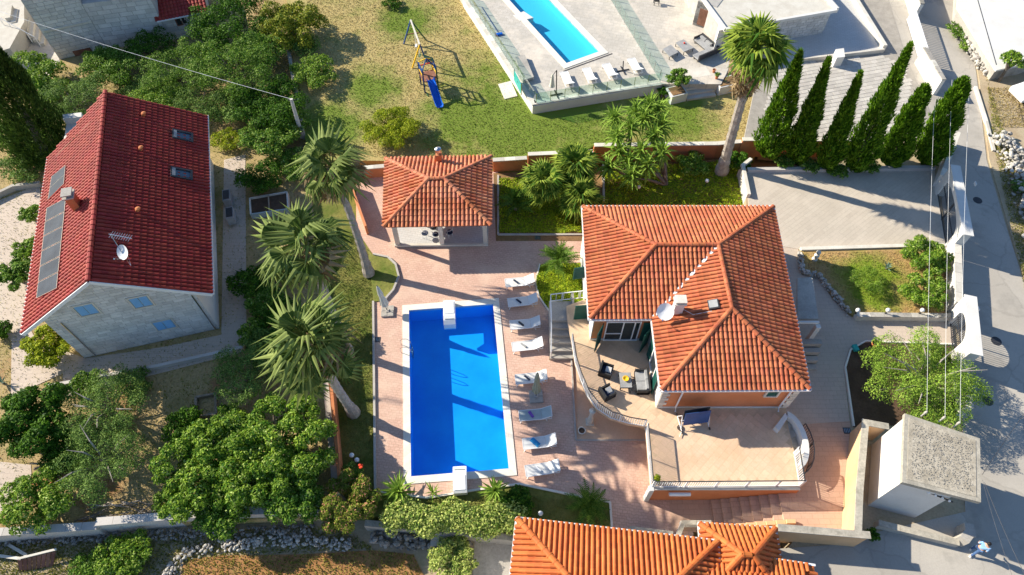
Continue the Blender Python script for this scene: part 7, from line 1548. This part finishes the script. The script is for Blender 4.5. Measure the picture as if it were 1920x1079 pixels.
b = MB(); p = at(1602, 655, ZE+.06); tz = thing('garden_hose_box', 'small green plastic box on the dark mulch bed', 'box', p); MB().box(p+V3(0, 0, .12), (.28, .42, .2), .15).build('body', 'teal', tz); MB().box(p+V3(0, 0, .235), (.3, .44, .03), .15).build('lid', 'teal', tz)
sl_ = thing('garden_statue', 'small white stone statue on the dry lawn corner', 'statue', at(1527, 487, ZE+.12)); p = at(1527, 487, ZE+.12); MB().lathe(p, [(.20, 0), (.20, .1), (.12, .14), (.16, .35), (.19, .5), (.08, .66)], 12).build('body', 'stonewhite', sl_, True); MB().lathe(p+V3(0, 0, .64), [(.04, 0), (.15, .08), (.17, .2), (.1, .32), (.02, .36)], 10).build('head', 'stonewhite', sl_, True)
# ================================================================ CABLES AND POLE
up = thing('utility_pole', 'pale concrete utility pole on the block wall beside the lawn', 'pole', at(567, 258, 0)); a = at(567, 258, 0); t = at(546, 186, 3.6); MB().tube([a, t], [.20, .13], 8).build('shaft', 'block', up); MB().bar(t+V3(-.3, 0, -.1), t+V3(.3, 0, -.1), .08).build('crossarm', 'dgrey', up)
def cable(label, a, e, sag, r=.022, grp=None, mat='white_paint'):
    n = 14; b = MB(); b.tube([a.lerp(e, i/n)-V3(0, 0, sag*4*(i/n)*(1-i/n)) for i in range(n+1)], r, 5); o = b.build('cable', mat); tag(o, label, 'cable', grp)
cable('overhead cable crossing the trees from the top left corner to the pale pole', at(-60, 2, 5.5), t, .3, .014)
GP = [at(1738, 772, 6.2), at(1772, 782, 6.2), at(1800, 792, 6.2)]
for k, (tp, lab) in enumerate((((1752, 195), 'left overhead wire running up from the garage roof'), ((1785, 150), 'middle overhead wire running up from the garage roof'), ((1818, 150), 'right overhead wire running up from the garage roof'))): cable(lab, GP[k], at(*tp, 6.8), .15, .007, 'three overhead wires above the driveway')
for k, g_ in enumerate(GP): o = MB().lathe(g_-V3(0, 0, .62), [(.04, 0), (.04, .3), (.07, .4), (.07, .55), (.03, .64)], 8).build('insulator', 'concrete'); tag(o, ['left wire insulator on the north edge of the garage roof', 'middle wire insulator on the north edge of the garage roof', 'right wire insulator on the north edge of the garage roof'][k], 'insulator', 'insulators on the garage roof')
cable('thin wire from the garage corner down to the bottom right edge', at(1842, 900, 5.6), at(1905, 1100, 5.5), .1, .008, 'wires at the garage corner', 'dgrey'); cable('second thin wire from the garage corner to the bottom edge', at(1846, 905, 5.6), at(1925, 1085, 5.5), .1, .012, 'wires at the garage corner', 'dgrey'); cable('thin dark wire from the garage corner across the road', at(1842, 890, 5.5), at(1925, 770, 6), .1, .012, 'wires at the garage corner', 'dgrey')
# ================================================================ CAR AT THE RIGHT EDGE
cr_ = thing('parked_car', 'white car nose showing at the right edge of the view', 'car', at(1928, 178, ZE)); c = at(1936, 180, ZE); m_ = Matrix.Rotation(R(15), 3, 'Z')
def CT(x, y, z): return c+m_ @ V3(x, y, z)
prof = [(-2.0, .35), (-2.05, .6), (-1.9, .78), (-1.0, .95), (-.35, 1.42), (.9, 1.45), (1.6, 1.0), (2.0, .9), (2.05, .4)]
def shell(y0, sc): return [CT(x, y0*(1-(.10 if z > 1 else 0)-(.06 if abs(x) > 1.95 else 0)), z) for x, z in prof]
b = MB(); n_ = len(prof); L_, R_ = shell(-.85, 1), shell(.85, 1); b.add(L_+R_, [tuple(range(n_)), tuple(range(2*n_-1, n_-1, -1))]+[(i+1, i, i+n_, i+1+n_) for i in range(n_-1)]+[(0, n_-1, 2*n_-1, n_)]); b.build('body', 'white_paint', cr_)
b = MB(); b.slab([CT(-.98, -.66, .99), CT(-.98, .66, .99), CT(-.40, .60, 1.41), CT(-.40, -.60, 1.41)], m_ @ V3(-.6, 0, .8), .01); [setattr(v, 'z', v.z+.012) for v in b.v]; b.build('windscreen', 'pane', cr_)
for x in (-1.3, 1.25):
    for y in (-.8, .8): w_ = MB(); w_.tube([CT(x, y-.1, .31), CT(x, y+.1, .31)], .31, 16); o = w_.build('wheel', 'black', cr_); MB().tube([CT(x, y-.11, .31), CT(x, y+.11, .31)], .18, 10).build('rim', 'steel', o)
for y in (-.62, .62): MB().box(CT(-1.98, y, .66), (.12, .28, .14), m_).build('headlight', 'glass', cr_)
# ================================================================ WALKING PERSON
pb = at(1820, 1036, ZE-.02); pr = thing('person', 'person in a light blue shirt and jeans walking on the shaded road', 'person', pb); fw = V3(math.cos(R(35)), math.sin(R(35)), 0); sdw = V3(-fw.y, fw.x, 0)
def skin_body(name, joints, edges, mat, sub=2):
    me = bpy.data.meshes.new(name); off = wl(pr); me.from_pydata([tuple(Vector(j[0])-off) for j in joints], edges, []); me.materials.append(M[mat]); o = link(name, me, pr); md = o.modifiers.new('skin', 'SKIN'); md.use_smooth_shade = True
    for i, j in enumerate(joints): me.skin_vertices[0].data[i].radius = (j[1], j[1]*(j[2] if len(j) > 2 else 1)); me.skin_vertices[0].data[i].use_root = (i == 0)
    s = o.modifiers.new('sub', 'SUBSURF'); s.levels = s.render_levels = sub; return o
def J(f, s, z): return pb+fw*f+sdw*s+V3(0, 0, z)
jt = [(J(0, 0, .95), .115), (J(.02, 0, 1.15), .12), (J(.04, 0, 1.36), .14), (J(.05, 0, 1.50), .055), (J(.08, 0, 1.60), .085), (J(.09, 0, 1.70), .075),
      (J(.05, .19, 1.42), .062), (J(.02, .25, 1.15), .047), (J(.20, .24, .98), .038), (J(.27, .23, .95), .03), (J(.05, -.19, 1.42), .062), (J(-.03, -.25, 1.15), .047), (J(.10, -.26, .93), .038), (J(.16, -.26, .88), .03),
      (J(.0, .10, .88), .095), (J(.16, .10, .50), .072), (J(.12, .10, .10), .052), (J(.26, .10, .04), .042), (J(0, -.10, .88), .095), (J(-.02, -.10, .50), .072), (J(-.22, -.10, .12), .052), (J(-.12, -.10, .04), .042)]
skin_body('body', jt, [(0, 1), (1, 2), (2, 3), (3, 4), (4, 5), (2, 6), (6, 7), (7, 8), (8, 9), (2, 10), (10, 11), (11, 12), (12, 13), (0, 14), (14, 15), (15, 16), (16, 17), (0, 18), (18, 19), (19, 20), (20, 21)], 'skin')
ex = lambda idx, k: [(jt[i][0], jt[i][1]*k) for i in idx]
skin_body('shirt', ex([0, 1, 2, 6, 7, 10, 11], 1.13), [(0, 1), (1, 2), (2, 3), (3, 4), (2, 5), (5, 6)], 'shirt'); skin_body('trousers', ex([0, 14, 15, 16, 18, 19, 20], 1.14), [(0, 1), (1, 2), (2, 3), (0, 4), (4, 5), (5, 6)], 'denim')
q = jt[5][0]; b = MB(); b.lathe(q+V3(0, 0, -.03)-fw*.02, [(.088, -.05), (.098, .02), (.085, .075), (.045, .105)], 12); b.build('hair', 'hair', pr, True)
for s in (.10, -.10): b = MB(); c = J(.19, .10, .035) if s > 0 else J(-.16, -.10, .05); b.box(c, (.27, .10, .08), R(35)); b.build('shoe', 'white_paint', pr)
for s in (.23, -.26):
    c0_ = J(.27, .23, .95) if s > 0 else J(.16, -.26, .88)
    for k in range(5): b = MB(); b.tube([c0_+sdw*(.012*(k-2)), c0_+fw*.05+sdw*(.014*(k-2))+V3(0, 0, -.015), c0_+fw*(.085 if k else .05)+sdw*(.014*(k-2))+V3(0, 0, -.045)], [.011, .009, .007], 5); b.build('finger', 'skin', pr)
# ---- more of the western planting
T_('garden_tree', 'leafy tree between the ridge olive and the stone building', 'tree', 300, 190, 42, 2.6, 'lf_bright', 2800, .22)
T_('garden_tree', 'feathery tree between the cable and the red roof corner', 'tree', 375, 195, 44, 2.6, 'lf_olive', 2800, .2, aspect=.3)
T_('garden_shrub', 'bright shrub left of the ridge olive tree', 'shrub', 98, 170, 30, 2.0, 'lf_bright', 1600, .22)
T_('garden_tree', 'mid green tree between the two tall trees at the building end', 'tree', 392, 88, 40, 3.4, 'lf_mid', 2600, .22)
T_('garden_tree', 'bright leafy tree on the top edge left of the brown-tinged tree', 'tree', 490, 92, 44, 3.4, 'lf_mid', 3000, .22)
T_('garden_shrub', 'tall green shrub hiding the stone building doorway', 'shrub', 196, 108, 26, 2.2, 'lf_bright', 1300, .22)
T_('garden_shrub', 'small citrus bush below the pole on the west side', 'shrub', 545, 232, 30, 2.0, 'lf_mid', 1600, .22)
T_('garden_shrub', 'low green shrub under the first palm by the planting bed', 'shrub', 545, 310, 34, 1.4, 'lf_mid', 1800, .2)
T_('garden_shrub', 'dark shrub hugging the trunk side of the middle palm', 'shrub', 545, 500, 44, 1.5, 'lf_dark', 2400, .2)
T_('garden_shrub', 'dim green shrub between the middle and southern palm crowns', 'shrub', 500, 565, 40, 1.5, 'lf_mid', 2200, .2)
T_('garden_shrub', 'green shrub at the corner of the west house yard path', 'shrub', 478, 625, 34, 1.4, 'lf_bright', 1800, .2)
T_('garden_shrub', 'leafy shrub between the olive and the large bright fig', 'shrub', 345, 800, 40, 1.4, 'lf_dark', 2200, .22)
T_('garden_shrub', 'small green shrub by the timber planting frame', 'shrub', 430, 790, 34, 1.3, 'lf_mid', 1700, .22)
T_('garden_shrub', 'shady green shrub below the dark fig at the left', 'shrub', 130, 850, 46, 1.8, 'lf_dark', 2600, .22)
T_('garden_shrub', 'low green shrub beside the branch heap', 'shrub', 330, 940, 40, 1.2, 'lf_bright', 2000, .2)
T_('garden_shrub', 'green plant along the low stone wall under the gable', 'shrub', 250, 720, 36, 1.0, 'lf_olive', 1500, .18)
T_('garden_shrub', 'trailing green plant by the planting frame and the wall corner', 'shrub', 160, 722, 30, 1.0, 'lf_mid', 1300, .18)
